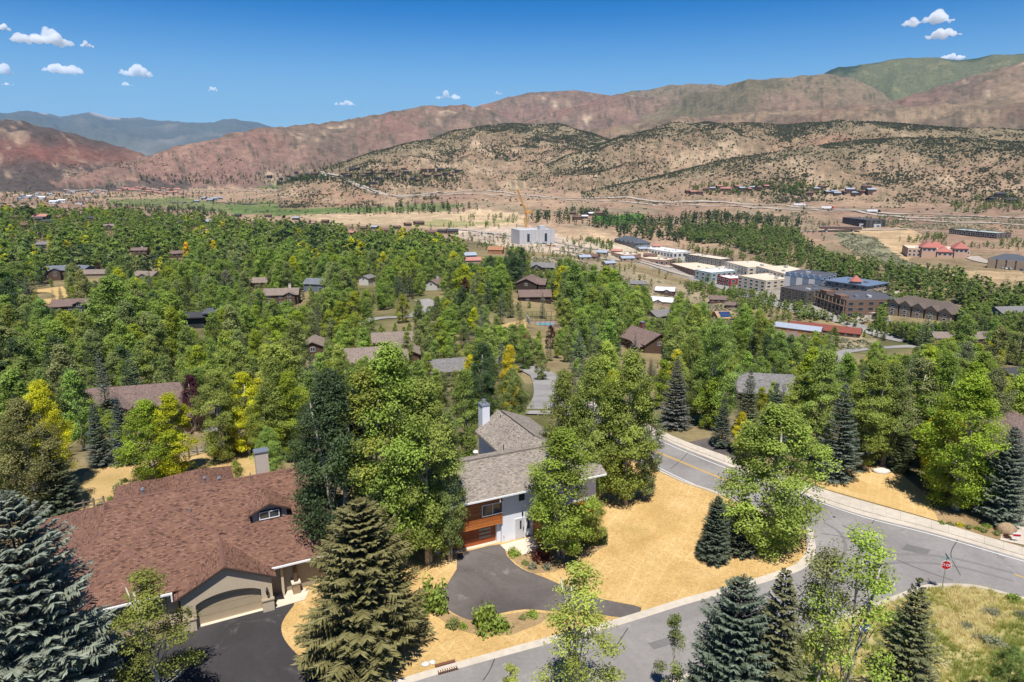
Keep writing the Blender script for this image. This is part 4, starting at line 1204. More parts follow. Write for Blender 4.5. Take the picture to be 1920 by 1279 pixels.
house(838, 672, 5.2, 9, 8, 18, M_rf_grey, W_br, 'single grey roof slope left of the golden aspen', (820, 668, 862, 688), None, wins=1)
house(588, 634, 6.0, 9, 8, 100, M_rf_taupe, W_br, 'tan roof corner left of the taupe roofed house', (575, 630, 603, 660), None, wins=0)
house(100, 498, 9.5, 14, 11, 20, M_rf_slate, W_br, 'two-storey house with blue-grey gables above a tan yard at the far left', (82, 492, 120, 520), 'the blue-grey gabled house', cross=[(2, 2, 6, 8.6)], wins=2)
house(158, 497, 6.5, 10, 8, -20, M_rf_slate, W_bl, 'small slate roof right of the blue-grey gabled house', (146, 494, 166, 508), None)
house(178, 505, 5.2, 16, 10, 8, M_rf_taupe, W_tn, 'low tan roof right of the small slate roof', (150, 503, 198, 518), None)
house(135, 560, 6.0, 15, 10, 18, M_rf_mauve, W_ch, 'charcoal house with brown roof below the tan yard', (104, 556, 166, 576), 'the charcoal house with brown roof', cross=[(4, 1.5, 5, 5.6)])
house(276, 508, 6.2, 16, 11, -15, M_rf_taupe, W_tn, 'pale taupe hipped roof house in the left woods', (255, 503, 300, 516), 'the pale taupe roof', cross=[(3, 2, 6, 5.6)])
house(483, 520, 6.2, 13, 10, 12, M_rf_taupe, W_br, 'taupe roof among spruces left of the pale chimney house', (468, 516, 500, 530), None)
house(328, 470, 6.6, 12, 9, 40, M_rf_mauve, W_br, 'brown roof left of two yellow trees in the left woods', (314, 466, 342, 482), 'the brown roof by the yellow trees')
house(262, 464, 6.6, 13, 9, 14, M_rf_mauve, W_br, 'brown roof with white chimney in the left woods', (240, 461, 282, 474), None, chim=(2, 0, 1.2, 1.2, M_slab))
house(76, 453, 6.0, 15, 9, 10, M_rf_grey, W_gr, 'grey roof in the upper left woods', (62, 451, 88, 458), None)
house(203, 420, 7.0, 13, 9, 30, M_rf_taupe, W_br, 'little gabled house standing clear in the far left woods', (196, 417, 211, 427), None, cross=[(0, 2, 6, 6.5)])
house(77, 401, 9, 15, 11, 5, M_rf_pink, W_ch, 'dark house with red roof high in the far left woods', (64, 398, 84, 412), None)
house(930, 462, 7.5, 15, 12, -8, M_rf_orange, W_or, 'orange log house on the slope above town', (915, 461, 946, 479), 'the orange log house', porch=1)
house(878, 473, 6.5, 13, 9, 20, M_rf_gmetal, W_gr, 'grey metal roofed house left of the orange log house', (870, 470, 892, 481), None)
house(886, 482, 6.0, 13, 9, 12, M_rf_pink, W_tn, 'faded red roofed cabin below the grey metal roof', (875, 481, 897, 491), None)
house(1014, 492, 6.5, 22, 13, -6, M_rf_grey, W_dk, 'grey gabled house on the bare slope above the pool house', (996, 489, 1032, 503), 'the grey gabled house on the slope', cross=[(-3, 2, 8, 5.8)])
house(1248, 538, 6.5, 17, 11, -20, M_rf_metal, W_br, 'upper of two houses with bright white metal roofs', (1228, 533, 1260, 550), 'the white metal roofs', cross=[(2, 2, 6, 5.5)])
house(1243, 557, 6.5, 18, 11, -24, M_rf_metal, W_tn, 'lower of two houses with bright white metal roofs', (1226, 552, 1256, 575), None, cross=[(-2, 3, 7, 5.8)])
house(1238, 580, 5.5, 16, 12, 30, M_rf_grey, W_gr, 'grey roof just below the white metal roofs', (1214, 577, 1250, 594), None)
house(1197, 526, 5.0, 14, 10, -10, M_rf_grey, W_gr, 'grey roof left of the white metal roofs', (1182, 522, 1206, 533), None)
house(1348, 554, 6.0, 15, 11, -14, M_rf_mauve, W_br, 'brown roofed house left of the solar roof', (1335, 552, 1362, 564), None)
house(1372, 566, 4.6, 9, 8, -14, M_rf_mauve, W_br, 'small brown roof right of a brown roofed house', (1366, 563, 1376, 572), None, wins=1)
sol = house(1356, 583, 6.5, 12, 14, 8, plain('tan_plank_roof', (0.40, 0.25, 0.14), 0.8, 0.1, 1), W_or, 'tan roofed house carrying a blue solar array', (1338, 578, 1371, 606), 'the solar roof', pitch=0.5)
sm = MB()
M_pv = plain('solar_cells', (0.02, 0.05, 0.13), 0.15, 0.15, 4, 0.7)
for i in range(4):
    for j in range(2):
        x_ = -4.2 + i * 2.1; y0_ = -0.8 - j * 2.9
        z0_ = 6.5 - 0.5 * 0.8 - j * 1.45 + 0.12
        pq = MB(); pq.slab([(x_, y0_, z0_), (x_ + 2.0, y0_, z0_), (x_ + 2.0, y0_ - 2.7, z0_ - 1.35), (x_, y0_ - 2.7, z0_ - 1.35)], 0.06)
        pq.build('solar_panel', M_pv, sol)
house(1548, 608, 5.5, 44, 12, -33, M_rf_rust, W_br, 'long low building with rust-red roof beside the valley street', (1485, 592, 1563, 618), 'the rust-red roofed building', wins=8)
house(1498, 608, 6.0, 28, 9, -35, M_rf_gmetal, W_or, 'narrow building with blue-grey metal roof left of the rust-red roof', (1475, 597, 1516, 624), None, wins=5)
house(1438, 700, 5.5, 10, 8, -10, M_rf_grey, W_br, 'grey roof half hidden by spruces above the main street', (1418, 698, 1455, 708), 'the grey roof behind the spruces', wins=0)
house(1900, 800, 7.0, 16, 12, 62, M_rf_mauve, W_br, 'brown roofed house cut by the right edge', (1880, 790, 1920, 930), 'the house at the right edge', he=5.0)
house(1905, 688, 5.0, 14, 10, 12, M_rf_dark, W_gr, 'dark roofed garage at the right edge in the woods', (1876, 684, 1920, 700), None)
house(1470, 622, 5.2, 14, 10, 10, M_rf_mauve, W_or, 'house with brown roof among trees right of the solar roof', (1462, 618, 1476, 626), None)
house(1770, 622, 6.0, 14, 11, -8, M_rf_taupe, W_or, 'orange walled house in the right woods', (1758, 616, 1790, 632), 'the orange walled house')
house(1832, 622, 6.0, 15, 11, 16, M_rf_taupe, W_br, 'taupe roof right of the orange walled house', (1822, 618, 1846, 642), None)
house(1895, 574, 7.0, 22, 13, 8, M_rf_grey, W_gr, 'grey roofed building at the right edge beyond the trees', (1872, 570, 1918, 580), None)
# modern flat-roofed dark house
x, y, z = hit(372, 590, 5.0)
mh = thing('modern_house', 'dark modern house with flat overlapping roofs in the left woods', 'house', (x, y, z - 5.0), R(12))
MB().box(-9, 3, -5, 5, -4, 4.8).build('wall', W_ch, mh); MB().box(-9.8, 3.6, -6.2, 5.6, 4.8, 5.2).build('roof', M_rf_dark, mh)
MB().box(3, 11, -4, 6, -4, 6.0).build('tower_wall', W_ch, mh); MB().box(2.2, 11.8, -5, 6.8, 6.0, 6.4).build('tower_roof', M_rf_slate, mh)
for k in range(3): window(mh, -7 + k * 3.6, -5.003, 3.2, 2.4, 1.6, M_black)
window(mh, 7, -4.003, 4.6, 3.5, 1.8, M_black)
PROTECT.append((345, 585, 396, 610, math.hypot(x, y))); FOOT.append((x, y, 10)); LANDMARKS.append(('the dark modern house', 372, 595, math.hypot(x, y)))
# fenced pool in front of the brown roofed house
x, y, z = hit(1022, 612)
pc = thing('fenced_pool', 'small turquoise pool behind a tall mesh fence', 'pool', (x, y, z), R(6))
M_pool = plain('pool_water', (0.16, 0.34, 0.30), 0.08, 0.05, 1, 0.6)
MB().box(-6, 6, 0, 9, -2.0, 0.15).build('deck', plain('mauve_deck', (0.26, 0.19, 0.18), 0.9, 0.06, 1), pc)
MB().box(-3.4, 3.4, 1.5, 5.5, 0.1, 0.2).build('water', M_pool, pc)
for k in range(7):
    MB().cyl(-6 + 2 * k, 0, 0, 4.2, 0.07, n=6).build('fence_post', M_black, pc); MB().cyl(-6 + 2 * k, 9, 0, 4.2, 0.07, n=6).build('fence_post', M_black, pc)
for zz in (0.4, 2.1, 4.1):
    MB().box(-6, 6, -0.03, 0.03, zz, zz + 0.06).build('fence_rail', M_black, pc); MB().box(-6, 6, 8.97, 9.03, zz, zz + 0.06).build('fence_rail', M_black, pc)
MB().box(-6.2, -6.05, 0, 9, 0.2, 3.0).build('windscreen', plain('pale_screen', (0.42, 0.47, 0.50), 0.8, 0.05, 1), pc)
PROTECT.append((995, 580, 1040, 615, math.hypot(x, y))); FOOT.append((x, y + 4, 8)); LANDMARKS.append(('the fenced pool', 1018, 600, math.hypot(x, y)))
# streets and yards in the woods
for pts, w_ in (([(600, 645), (640, 622), (690, 601), (725, 596), (775, 592), (805, 572), (790, 562)], 8), ([(1030, 780), (1035, 740), (1025, 712), (1010, 700), (960, 680), (925, 672)], 7), ([(1555, 705), (1572, 672), (1610, 656), (1680, 651), (1760, 653), (1840, 640)], 7), ([(1240, 500), (1330, 530), (1400, 556), (1490, 580), (1560, 597), (1620, 617), (1700, 640)], 10)):
    strip('street', [hit(*p) for p in pts], w_, M_road_far, drape=True, lift=0.25, n=8)
for poly in ([(60, 545), (118, 538), (132, 556), (90, 572)], [(905, 618), (985, 600), (990, 640), (930, 650)]):
    q = [hit(*p) for p in poly]; sheet('yard', [(a, b, c + 0.35) for a, b, c in q], M_yard)
for u_, v_ in ((700, 598), (745, 594), (1030, 745), (1600, 660), (1690, 652)):
    PROTECT.append((u_ - 25, v_ - 8, u_ + 25, v_ + 8, 400))
PROTECT += [(62, 540, 128, 570, 400), (985, 690, 1060, 740, 140)]
# ------------------------------------------------------------------ town blocks
C_cream = plain('cream_render', (0.52, 0.44, 0.33), 0.9, 0.05, 0.3)
C_tanroof = plain('cream_membrane_roof', (0.62, 0.53, 0.40), 0.9, 0.06, 0.2)
C_whiteroof = plain('white_membrane_roof', (0.72, 0.72, 0.70), 0.9, 0.05, 0.2)
C_teal = plain('teal_grey_render', (0.27, 0.34, 0.35), 0.9, 0.06, 0.3)
C_red = plain('deep_red_cladding', (0.27, 0.035, 0.035), 0.8, 0.08, 0.3)
C_brick = plain('town_brick', (0.30, 0.155, 0.105), 0.9, 0.10, 0.5)
C_blue = plain('blue_grey_cladding', (0.17, 0.205, 0.255), 0.8, 0.08, 0.3)
C_blueroof = plain('blue_metal_roof', (0.14, 0.19, 0.27), 0.5, 0.08, 0.3)
C_dgrey = plain('dark_grey_roof', (0.085, 0.085, 0.095), 0.9, 0.10, 0.2)
C_dwall = plain('dark_bronze_wall', (0.10, 0.085, 0.072), 0.8, 0.08, 0.3)
C_bwall = plain('brown_cladding', (0.185, 0.115, 0.08), 0.8, 0.08, 0.3)
C_conc = plain('raw_concrete', (0.48, 0.47, 0.46), 0.95, 0.08, 0.15)
C_redroof = plain('red_tile_roof', (0.38, 0.135, 0.105), 0.8, 0.08, 0.4)
C_greenroof = plain('pale_green_roof', (0.36, 0.42, 0.38), 0.7, 0.06, 0.4)
_tw = {}
def town_window(parent, x, y, z, w, h, rz=0.0, frame=None, glass=None):
    frame = frame or M_trimw
    key = (round(w, 2), round(h, 2), frame.name)
    if key not in _tw:
        mb = MB(); f = 0.15
        mb.box(-w / 2, w / 2, -0.12, 0, -h / 2, -h / 2 + f); mb.box(-w / 2, w / 2, -0.12, 0, h / 2 - f, h / 2); mb.box(-w / 2, -w / 2 + f, -0.12, 0, -h / 2 + f, h / 2 - f); mb.box(w / 2 - f, w / 2, -0.12, 0, -h / 2 + f, h / 2 - f)
        _tw[key] = (mb.mesh('window_frame', frame), MB().box(-w / 2 + f, w / 2 - f, -0.05, -0.005, -h / 2 + f, h / 2 - f).mesh('pane', M_glass))
    a, b = _tw[key]
    o = obj('window', a, parent, (x, y, z), rz); obj('pane', b, o)
    return o
def block(A, B, h, depth, storeys, wall, roof, label, land=None, bays=None, sbays=None, keep=True, parapet=0.8, frame=None, band=None, units=3, name='town_building', cat='building', overhang=0.0, right=True, zoff=0.0):
    """flat-roofed building from the photo positions of the two ends of its front roof edge"""
    a = hit(A[0], A[1], h); b = hit(B[0], B[1], h)
    # keep the roof level: put both ends on one height
    g = min(a[2], b[2]) - h
    a = at(A[0], A[1], g + h); b = at(B[0], B[1], g + h)
    L = math.hypot(b[0] - a[0], b[1] - a[1]); ang = math.atan2(b[1] - a[1], b[0] - a[0])
    o = thing(name, label, cat, (a[0], a[1], g), ang)
    MB().box(0, L, 0, depth, -6, h - 0.4).build('wall', wall, o)
    if roof is not None:
        ov = overhang
        r_o = MB().box(-ov + 0.03, L + ov - 0.03, -ov + 0.03, depth + ov - 0.03, h - 0.4, h).build('roof', roof, o)
        if parapet:
            mb = MB(); p = 0.35
            mb.box(0, L, -0.05, p, h - 0.4, h + parapet * 0.6); mb.box(0, L, depth - p, depth, h - 0.4, h + parapet * 0.6)
            mb.box(-0.05, p, p, depth - p, h - 0.4, h + parapet * 0.6); mb.box(L - p, L + 0.05, p, depth - p, h - 0.4, h + parapet * 0.6)
            mb.build('parapet', band or wall, o)
        rs = random.Random(int(A[0]))
        for k in range(units):
            ux = rs.uniform(0.15, 0.8) * L; uy = rs.uniform(0.2, 0.75) * depth; s = rs.uniform(1.2, 2.6)
            MB().box(ux, ux + s * 1.5, uy, uy + s, h, h + rs.uniform(0.9, 1.6)).build('rooftop_unit', C_conc if k % 2 else M_metal, o)
    bays = bays or max(2, int(L / 6)); sbays = sbays if sbays is not None else max(2, int(depth / 7))
    sh = (h - 1.0) / storeys
    for s in range(storeys):
        zc = 0.6 + sh * (s + 0.5)
        for k in range(bays):
            town_window(o, L * (k + 0.5) / bays, -0.003, zc, min(L / bays * 0.62, 4.0), sh * 0.62, 0, frame)
        if right:
            for k in range(sbays):
                town_window(o, L + 0.003, depth * (k + 0.5) / sbays, zc, min(depth / sbays * 0.6, 4.0), sh * 0.62, R(90), frame)
        else:
            for k in range(sbays):
                town_window(o, -0.003, depth * (k + 0.5) / sbays, zc, min(depth / sbays * 0.6, 4.0), sh * 0.62, R(-90), frame)
    c = Matrix.Rotation(ang, 3, 'Z') @ Vector((L / 2, depth / 2, 0)) + Vector((a[0], a[1], g))
    FOOT.append((c.x, c.y, max(L, depth) * 0.55))
    if keep:
        us = [A[0], B[0]]
        PROTECT.append((min(us) - 2, min(A[1], B[1]) - 10, max(us) + 6, max(A[1], B[1]) + 12, math.hypot(a[0], a[1])))
    if land: LANDMARKS.append((land, (A[0] + B[0]) / 2, (A[1] + B[1]) / 2, math.hypot(a[0], a[1])))
    o['_L'] = L
    return o, L, g
block((1256, 494), (1312, 510), 7, 60, 2, C_brick, C_tanroof, 'low brick shop building with cream roof and red awnings', 'the brick shop building', frame=M_black)
o, L, g = block((1334, 512), (1391, 507), 9, 24, 2, C_teal, C_whiteroof, 'teal-grey two-storey building with white roof', None, right=False)
block((1345, 517), (1368, 523), 9, 26, 2, C_red, C_whiteroof, 'small deep red and white building under a white roof', None, frame=M_trimw)
o, L, g = block((1285, 477), (1350, 487), 10, 20, 3, C_dwall, C_tanroof, 'long dark-walled building with cream roof behind the shops', None)
block((1360, 491), (1402, 502), 12, 34, 3, C_cream, C_tanroof, 'cream building in the middle of the town row', None)
block((1418, 500), (1471, 514), 12, 34, 3, C_cream, C_tanroof, 'cream building at the back of the town row by the trees', None)
block((1384, 517), (1436, 527), 14, 46, 4, C_cream, C_tanroof, 'four-storey cream corner block with recessed balconies', 'the cream corner block')
o, L, g = block((1473, 511), (1542, 519), 16, 26, 4, C_blue, C_dgrey, 'tall blue-grey building with gabled bays', 'the tall blue-grey building')
for k in range(6):
    xx = L * (k + 0.5) / 6
    q = MB(); q.slab([(xx - 3, -1.2, 13.5), (xx + 3, -1.2, 13.5), (xx, -1.2, 17.2)], 4.0, (0, 1, 0)); q.build('gabled_bay', C_blueroof, o)
    MB().box(xx - 2.6, xx + 2.6, -1.1, 0, 0, 13.5).build('bay', C_blue if k % 2 else W_wh, o)
o, L, g = block((1548, 525), (1626, 536), 12, 30, 3, W_tn, C_blueroof, 'tan building under a wide blue metal roof with red turret', None, parapet=0, overhang=1.2)
mb = MB(); mb.cyl(L * 0.66, 4, 10, 14, 4.2, 4.2, 8); mb.build('turret', W_tn, o); MB().cyl(L * 0.66, 4, 14, 18.5, 5.2, 0.1, 8).build('turret_roof', C_redroof, o)
block((1464, 539), (1512, 548), 12, 34, 3, C_dwall, C_dgrey, 'dark-walled building with flat grey roof in front of the blue one', None, frame=W_tn)
o, L, g = block((1531, 546), (1587, 564), 13, 46, 3, C_bwall, C_dgrey, 'large brown building with balconies and flat grey roof', 'the large brown town building', frame=W_tn)
for s in range(3):
    q = MB()
    q.box(0, L, -1.8, -0.13, 0.6 + s * 4.0, 0.9 + s * 4.0); q.build('balcony', C_bwall, o)
    for k in range(9): MB().box(L * k / 8 - 0.25, L * k / 8 + 0.25, -1.8, -1.4, 0.9 + s * 4.0, 4.6 + s * 4.0).build('balcony_post', W_tn, o)
for xx in (0.15, 0.62): MB().box(L * xx, L * xx + 9, -0.6, 6, 12.7, 15.5).build('roof_block', C_bwall, o)
block((1200, 464), (1262, 474), 7, 28, 1, W_wh, C_whiteroof, 'long low store with bright white roof', None, units=5)
block((1146, 474), (1172, 479), 6, 22, 1, C_brick, C_tanroof, 'small brick store with cream roof', None)
block((1200, 484), (1246, 489), 6, 24, 1, C_brick, C_tanroof, 'brick store with cream roof below the long white roof', None)
block((1580, 408), (1625, 413), 11, 30, 3, C_dwall, C_dgrey, 'modern black building beside the highway', 'the modern black building', frame=M_black)
block((1612, 420), (1652, 421), 5, 22, 1, W_wh, C_greenroof, 'low pale green roofed building right of the black one', None)
block((1780, 430), (1868, 438), 6, 24, 1, W_br, C_greenroof, 'long low building with pale green roof', 'the green roofed building')
# school with red roofs
def hip(o, x0, x1, y0, y1, z, rise, mat, name='hip_roof'):
    cx, cy = (x0 + x1) / 2, (y0 + y1) / 2; m = min(x1 - x0, y1 - y0) / 2
    a = (x0 + m, cy, z + rise) if x1 - x0 > y1 - y0 else (cx, y0 + m, z + rise); b = (x1 - m, cy, z + rise) if x1 - x0 > y1 - y0 else (cx, y1 - m, z + rise)
    mb = MB(); c = [(x0, y0, z), (x1, y0, z), (x1, y1, z), (x0, y1, z)]
    if x1 - x0 > y1 - y0:
        mb.face([c[0], c[1], b, a]); mb.face([c[1], c[2], b]); mb.face([c[2], c[3], a, b]); mb.face([c[3], c[0], a])
    else:
        mb.face([c[0], c[1], a]); mb.face([c[1], c[2], b, a]); mb.face([c[2], c[3], b]); mb.face([c[3], c[0], a, b])
    return mb.build(name, mat, o)
C_peach = plain('peach_render', (0.52, 0.34, 0.24), 0.9, 0.06, 0.3)
o, L, g = block((1703, 466), (1820, 470), 9, 36, 2, C_peach, C_tanroof, 'peach school building with red hipped roofs', 'the school with red roofs', bays=14)
for x0_, x1_, zz, rr in ((0.22, 0.45, 11, 6), (0.47, 0.72, 7, 4.5), (0.74, 0.95, 11, 6)):
    MB().box(L * x0_, L * x1_, -3, 16, -4, zz).build('pavilion', C_peach, o); hip(o, L * x0_ - 1, L * x1_ + 1, -4, 17, zz + 0.02, rr, C_redroof)
    for k in range(3):
        town_window(o, L * (x0_ + (x1_ - x0_) * (k + 0.5) / 3), -3.005, zz - 2.5, 3, 2.4)
hip(o, L * 0.35, L * 0.7, 18, 36, 9.1, 6, C_redroof)
o, L, g = block((1853, 484), (1925, 490), 9, 20, 2, W_bl, None, 'blue-grey apartment building right of the school', None, bays=9)
hip(o, -1, L + 1, -1, 21, 8.6, 5, M_rf_slate)
for k in range(4): MB().box(L * (k + 0.5) / 4 - 3, L * (k + 0.5) / 4 + 3, -1.6, 0, 0, 8.6).build('bay', W_tn, o)
o, L, g = block((1668, 565), (1790, 588), 9, 16, 3, W_tn, None, 'long apartment house with grey gabled roof in front of the river trees', 'the long apartment house', bays=14)
hip(o, -1.5, L + 1.5, -1.5, 17.5, 8.6, 5.5, M_rf_taupe)
for k in range(5):
    xx = L * (k + 0.5) / 5
    MB().box(xx - 4, xx + 4, -2.5, 0, -3, 8.6).build('bay', W_tn, o)
    q = MB(); q.slab([(xx - 5, -3, 8.5), (xx + 5, -3, 8.5), (xx, -3, 12)], 8, (0, 1, 0)); q.build('bay_roof', M_rf_taupe, o)
    for s in range(3): town_window(o, xx, -2.505, 1.6 + s * 2.7, 2.6, 1.6)
# large blue-grey gabled hall near the construction site
o, L, g = block((1152, 449), (1192, 456), 8, 22, 2, W_gr, None, 'grey gabled hall beside a car park right of the building site', 'the grey gabled hall', bays=9)
hip(o, -1, L + 1, -1, 23, 7.6, 6, M_rf_slate)
for k in range(5):
    xx = L * (k + 0.5) / 5; q = MB(); q.slab([(xx - 2.4, -1.5, 7.6), (xx + 2.4, -1.5, 7.6), (xx, -1.5, 10.6)], 5, (0, 1, 0)); q.build('dormer', M_rf_slate, o)
# concrete shell under construction, with tower crane
o, L, g = block((974, 433), (1040, 431), 18, 30, 1, C_conc, C_conc, 'bare concrete building shell under construction', 'the concrete shell', bays=2, sbays=0, units=0, parapet=1.5, band=C_conc)
MB().box(L * 0.62, L * 0.8, 6, 14, 18, 23).build('stair_core', C_conc, o)
for k in range(9): MB().box(L * k / 9 - 0.1, L * k / 9 + 0.1, -0.25, -0.05, 0, 18).build('formwork_joint', M_metal, o)
M_crane = plain('crane_yellow', (0.62, 0.30, 0.03), 0.5, 0.06, 1)
x, y, z = hit(986, 440)
cr = thing('tower_crane', 'yellow tower crane with luffed jib over the concrete shell', 'crane', (x, y, z), R(20))
def lattice(mb, a, b, w):
    a = Vector(a); b = Vector(b); d = (b - a); n = max(4, int(d.length / (w * 1.3))); d.normalize()
    s = d.cross(Vector((0, 1, 0))).normalized() * w / 2; t = d.cross(s).normalized() * w / 2
    cs = [s + t, s - t, -s - t, -s + t]
    for c in cs: mb.tube([a + c, b + c], 0.22, 4, False)
    for i in range(n):
        p = a + (b - a) * (i / n); q = a + (b - a) * ((i + 1) / n)
        for k in range(4): mb.tube([p + cs[k], q + cs[(k + 1) % 4]], 0.14, 4, False)
mb = MB(); lattice(mb, (0, 0, 0), (0, 0, 30), 2.2); mb.build('mast', M_crane, cr)
mb = MB(); lattice(mb, (0, 0, 31), (-13, 0, 62), 1.8); mb.build('jib', M_crane, cr)
mb = MB(); lattice(mb, (0, 0, 31), (9, 0, 32.5), 2.0); mb.box(6, 9.5, -1.2, 1.2, 29.5, 32); mb.build('counter_jib', M_crane, cr)
MB().box(-1.6, 1.6, -2.6, -1.0, 29.6, 32.4).build('cab', M_crane, cr)
MB().tube([(0, 0, 31), (2.5, 0, 41)], 0.25, 5).build('a_frame', M_crane, cr)
MB().tube([(2.5, 0, 41), (-12.5, 0, 61)], 0.06, 4).build('pendant_line', M_black, cr)
FOOT.append((x, y, 12)); PROTECT.append((965, 395, 1045, 452, math.hypot(x, y)))
# road bridge
x, y, z = hit(1575, 434)
bd = thing('road_bridge', 'brown girder bridge carrying the valley road', 'bridge', (x, y, z), R(-14))
MB().box(-26, 26, -5, 5, 5.2, 6.4).build('deck', C_conc, bd)
for yy in (-5.3, 5.3):
    MB().box(-26, 26, yy - 0.2, yy + 0.2, 3.2, 6.9).build('girder', plain('rusted_girder', (0.15, 0.085, 0.06), 0.8, 0.1, 1), bd)
for xx in (-18, 16): MB().box(xx - 1.2, xx + 1.2, -4.5, 4.5, -4, 5.2).build('pier', C_conc, bd)
PROTECT.append((1552, 426, 1602, 440, math.hypot(x, y)))
# highway and valley roads, laid on the ground
for pts, w_ in (([(120, 352), (300, 356), (520, 356), (700, 357), (860, 360), (980, 366), (1100, 372), (1250, 380), (1400, 384), (1500, 389), (1640, 398), (1780, 404), (1930, 408)], 9), ([(120, 356), (300, 359.5), (520, 359.5), (700, 360.5), (860, 364), (980, 370), (1100, 376), (1250, 384.5), (1400, 389), (1500, 394), (1640, 403), (1780, 409), (1930, 413)], 9),
               ([(1330, 455), (1380, 442), (1450, 438), (1540, 432), (1600, 431), (1700, 430)], 10), ([(840, 428), (920, 438), (1000, 448), (1080, 462), (1180, 482), (1260, 502)], 14), ([(1040, 470), (1120, 484), (1200, 492), (1300, 520)], 8), ([(1820, 482), (1850, 492), (1930, 506)], 14), ([(1670, 545), (1650, 570), (1640, 590)], 14), ([(1680, 412), (1760, 416), (1930, 424)], 7)):
    strip('highway', [hit(*p) for p in pts], w_, M_hwy, drape=True, lift=0.7, n=14)
# pond and river
M_water = NT('pond_water').bsdf((0.035, 0.07, 0.12), 0.12, 0.6)
for poly in ([(240, 369), (285, 367.5), (318, 371), (350, 376), (342, 382), (322, 381), (312, 376), (262, 373.5)], [(400, 379), (470, 380), (545, 384), (545, 387), (470, 384)]):
    q = [hit(*p) for p in poly]; zz = min(p[2] for p in q) + 1.2
    sheet('pond', [(a, b, zz) for a, b, c in q], M_water)
AUTO = []
# ------------------------------------------------------------------ far houses
LANDMARKS += [('the pond', 300, 373, 1700), ('the hillside estate', 760, 325, 1900), ('the bench above the highway', 1450, 358, 1400), ('the valley-mouth suburb', 90, 368, 1700), ('the barn field', 1160, 400, 1150)]
_fh = {}
def far_house(u, v, L, W, h, ang, rcol, wcol):
    key = (L, W, h, rcol[0], wcol.name)
    if key not in _fh:
        mb = MB(); hw, hl = W / 2 + 0.5, L / 2 + 0.5; e = h - 0.45 * W / 2
        mb.slab([(-hl, 0, h), (hl, 0, h), (hl, -hw, e), (-hl, -hw, e)], 0.25); mb.slab([(-hl, 0, h), (-hl, hw, e), (hl, hw, e), (hl, 0, h)], 0.25)
        w = MB(); w.box(-L / 2, L / 2, -W / 2, W / 2, -4, e); w.slab([(-L / 2, -W / 2, e), (-L / 2, W / 2, e), (-L / 2, 0, h - 0.2)], 0.2, (1, 0, 0)); w.slab([(L / 2, -W / 2, e), (L / 2, W / 2, e), (L / 2, 0, h - 0.2)], 0.2, (-1, 0, 0))
        win = MB().box(-1.1, 1.1, -0.06, 0, -0.8, 0.8)
        _fh[key] = (mb.mesh('far_roof', rcol[1]), w.mesh('far_wall', wcol), win.mesh('far_window', M_glass), e)
    r_, w_, wi, e = _fh[key]
    x, y, z = hit(u, v)
    o = thing('distant_house', None, 'house', (x, y, z), R(ang), 'small houses far across the valley')
    obj('roof', r_, o); obj('wall', w_, o)
    for k in (-0.28, 0.28): obj('window', wi, o, (L * k, -W / 2 - 0.003, e - 1.7))
    AUTO.append((o, (rcol[0], 'distant house'), (x, y, z + h)))
    return x, y
RCOL = {'red': ('red roofed', M_rf_pink), 'dark': ('dark roofed', M_rf_dark), 'grey': ('grey roofed', M_rf_gmetal), 'white': ('white roofed', M_rf_metal), 'brown': ('brown roofed', plain('far_brown_roof', (0.15, 0.085, 0.065), 0.9, 0.1, 0.5))}
rh = random.Random(9)
for n, (u0, v0, u1, v1), cols, wc in ((26, (222, 354, 345, 366), ['red'], W_tn), (15, (30, 360, 200, 384), ['white', 'grey', 'brown'], W_wh), (24, (640, 318, 860, 346), ['dark', 'brown', 'brown'], W_dk), (6, (500, 322, 600, 340), ['dark', 'brown'], W_dk), (14, (1285, 352, 1440, 364), ['brown', 'grey', 'red'], W_br), (12, (1515, 352, 1640, 365), ['brown', 'grey'], W_br), (5, (365, 372, 420, 380), ['grey'], W_gr), (5, (1065, 400, 1130, 412), ['white', 'brown'], W_br), (3, (1850, 368, 1900, 380), ['dark'], W_dk), (8, (200, 400, 640, 424), ['grey', 'brown', 'dark'], W_br), (10, (650, 420, 860, 442), ['brown', 'dark', 'brown', 'red', 'grey'], W_br), (10, (1090, 462, 1240, 500), ['grey', 'brown', 'red'], W_tn), (8, (20, 405, 180, 430), ['brown', 'dark'], W_br)):
    for k in range(n):
        f = (k + 0.5) / n
        u = u0 + (u1 - u0) * f + rh.uniform(-3, 3); v = rh.uniform(v0, v1)
        big = rh.choice([(12, 9, 6), (15, 10, 6.5), (10, 8, 5.5)])
        x, y = far_house(u, v, *big, rh.uniform(-30, 40), RCOL[rh.choice(cols)], wc)
        FOOT.append((x, y, 9))
        d = math.hypot(x, y); pu, pv = proj(x, y, T(x, y) + big[2] * 0.8)
        PROTECT.append((pu - 2.5, pv - 2, pu + 2.5, pv + 1.5, d))
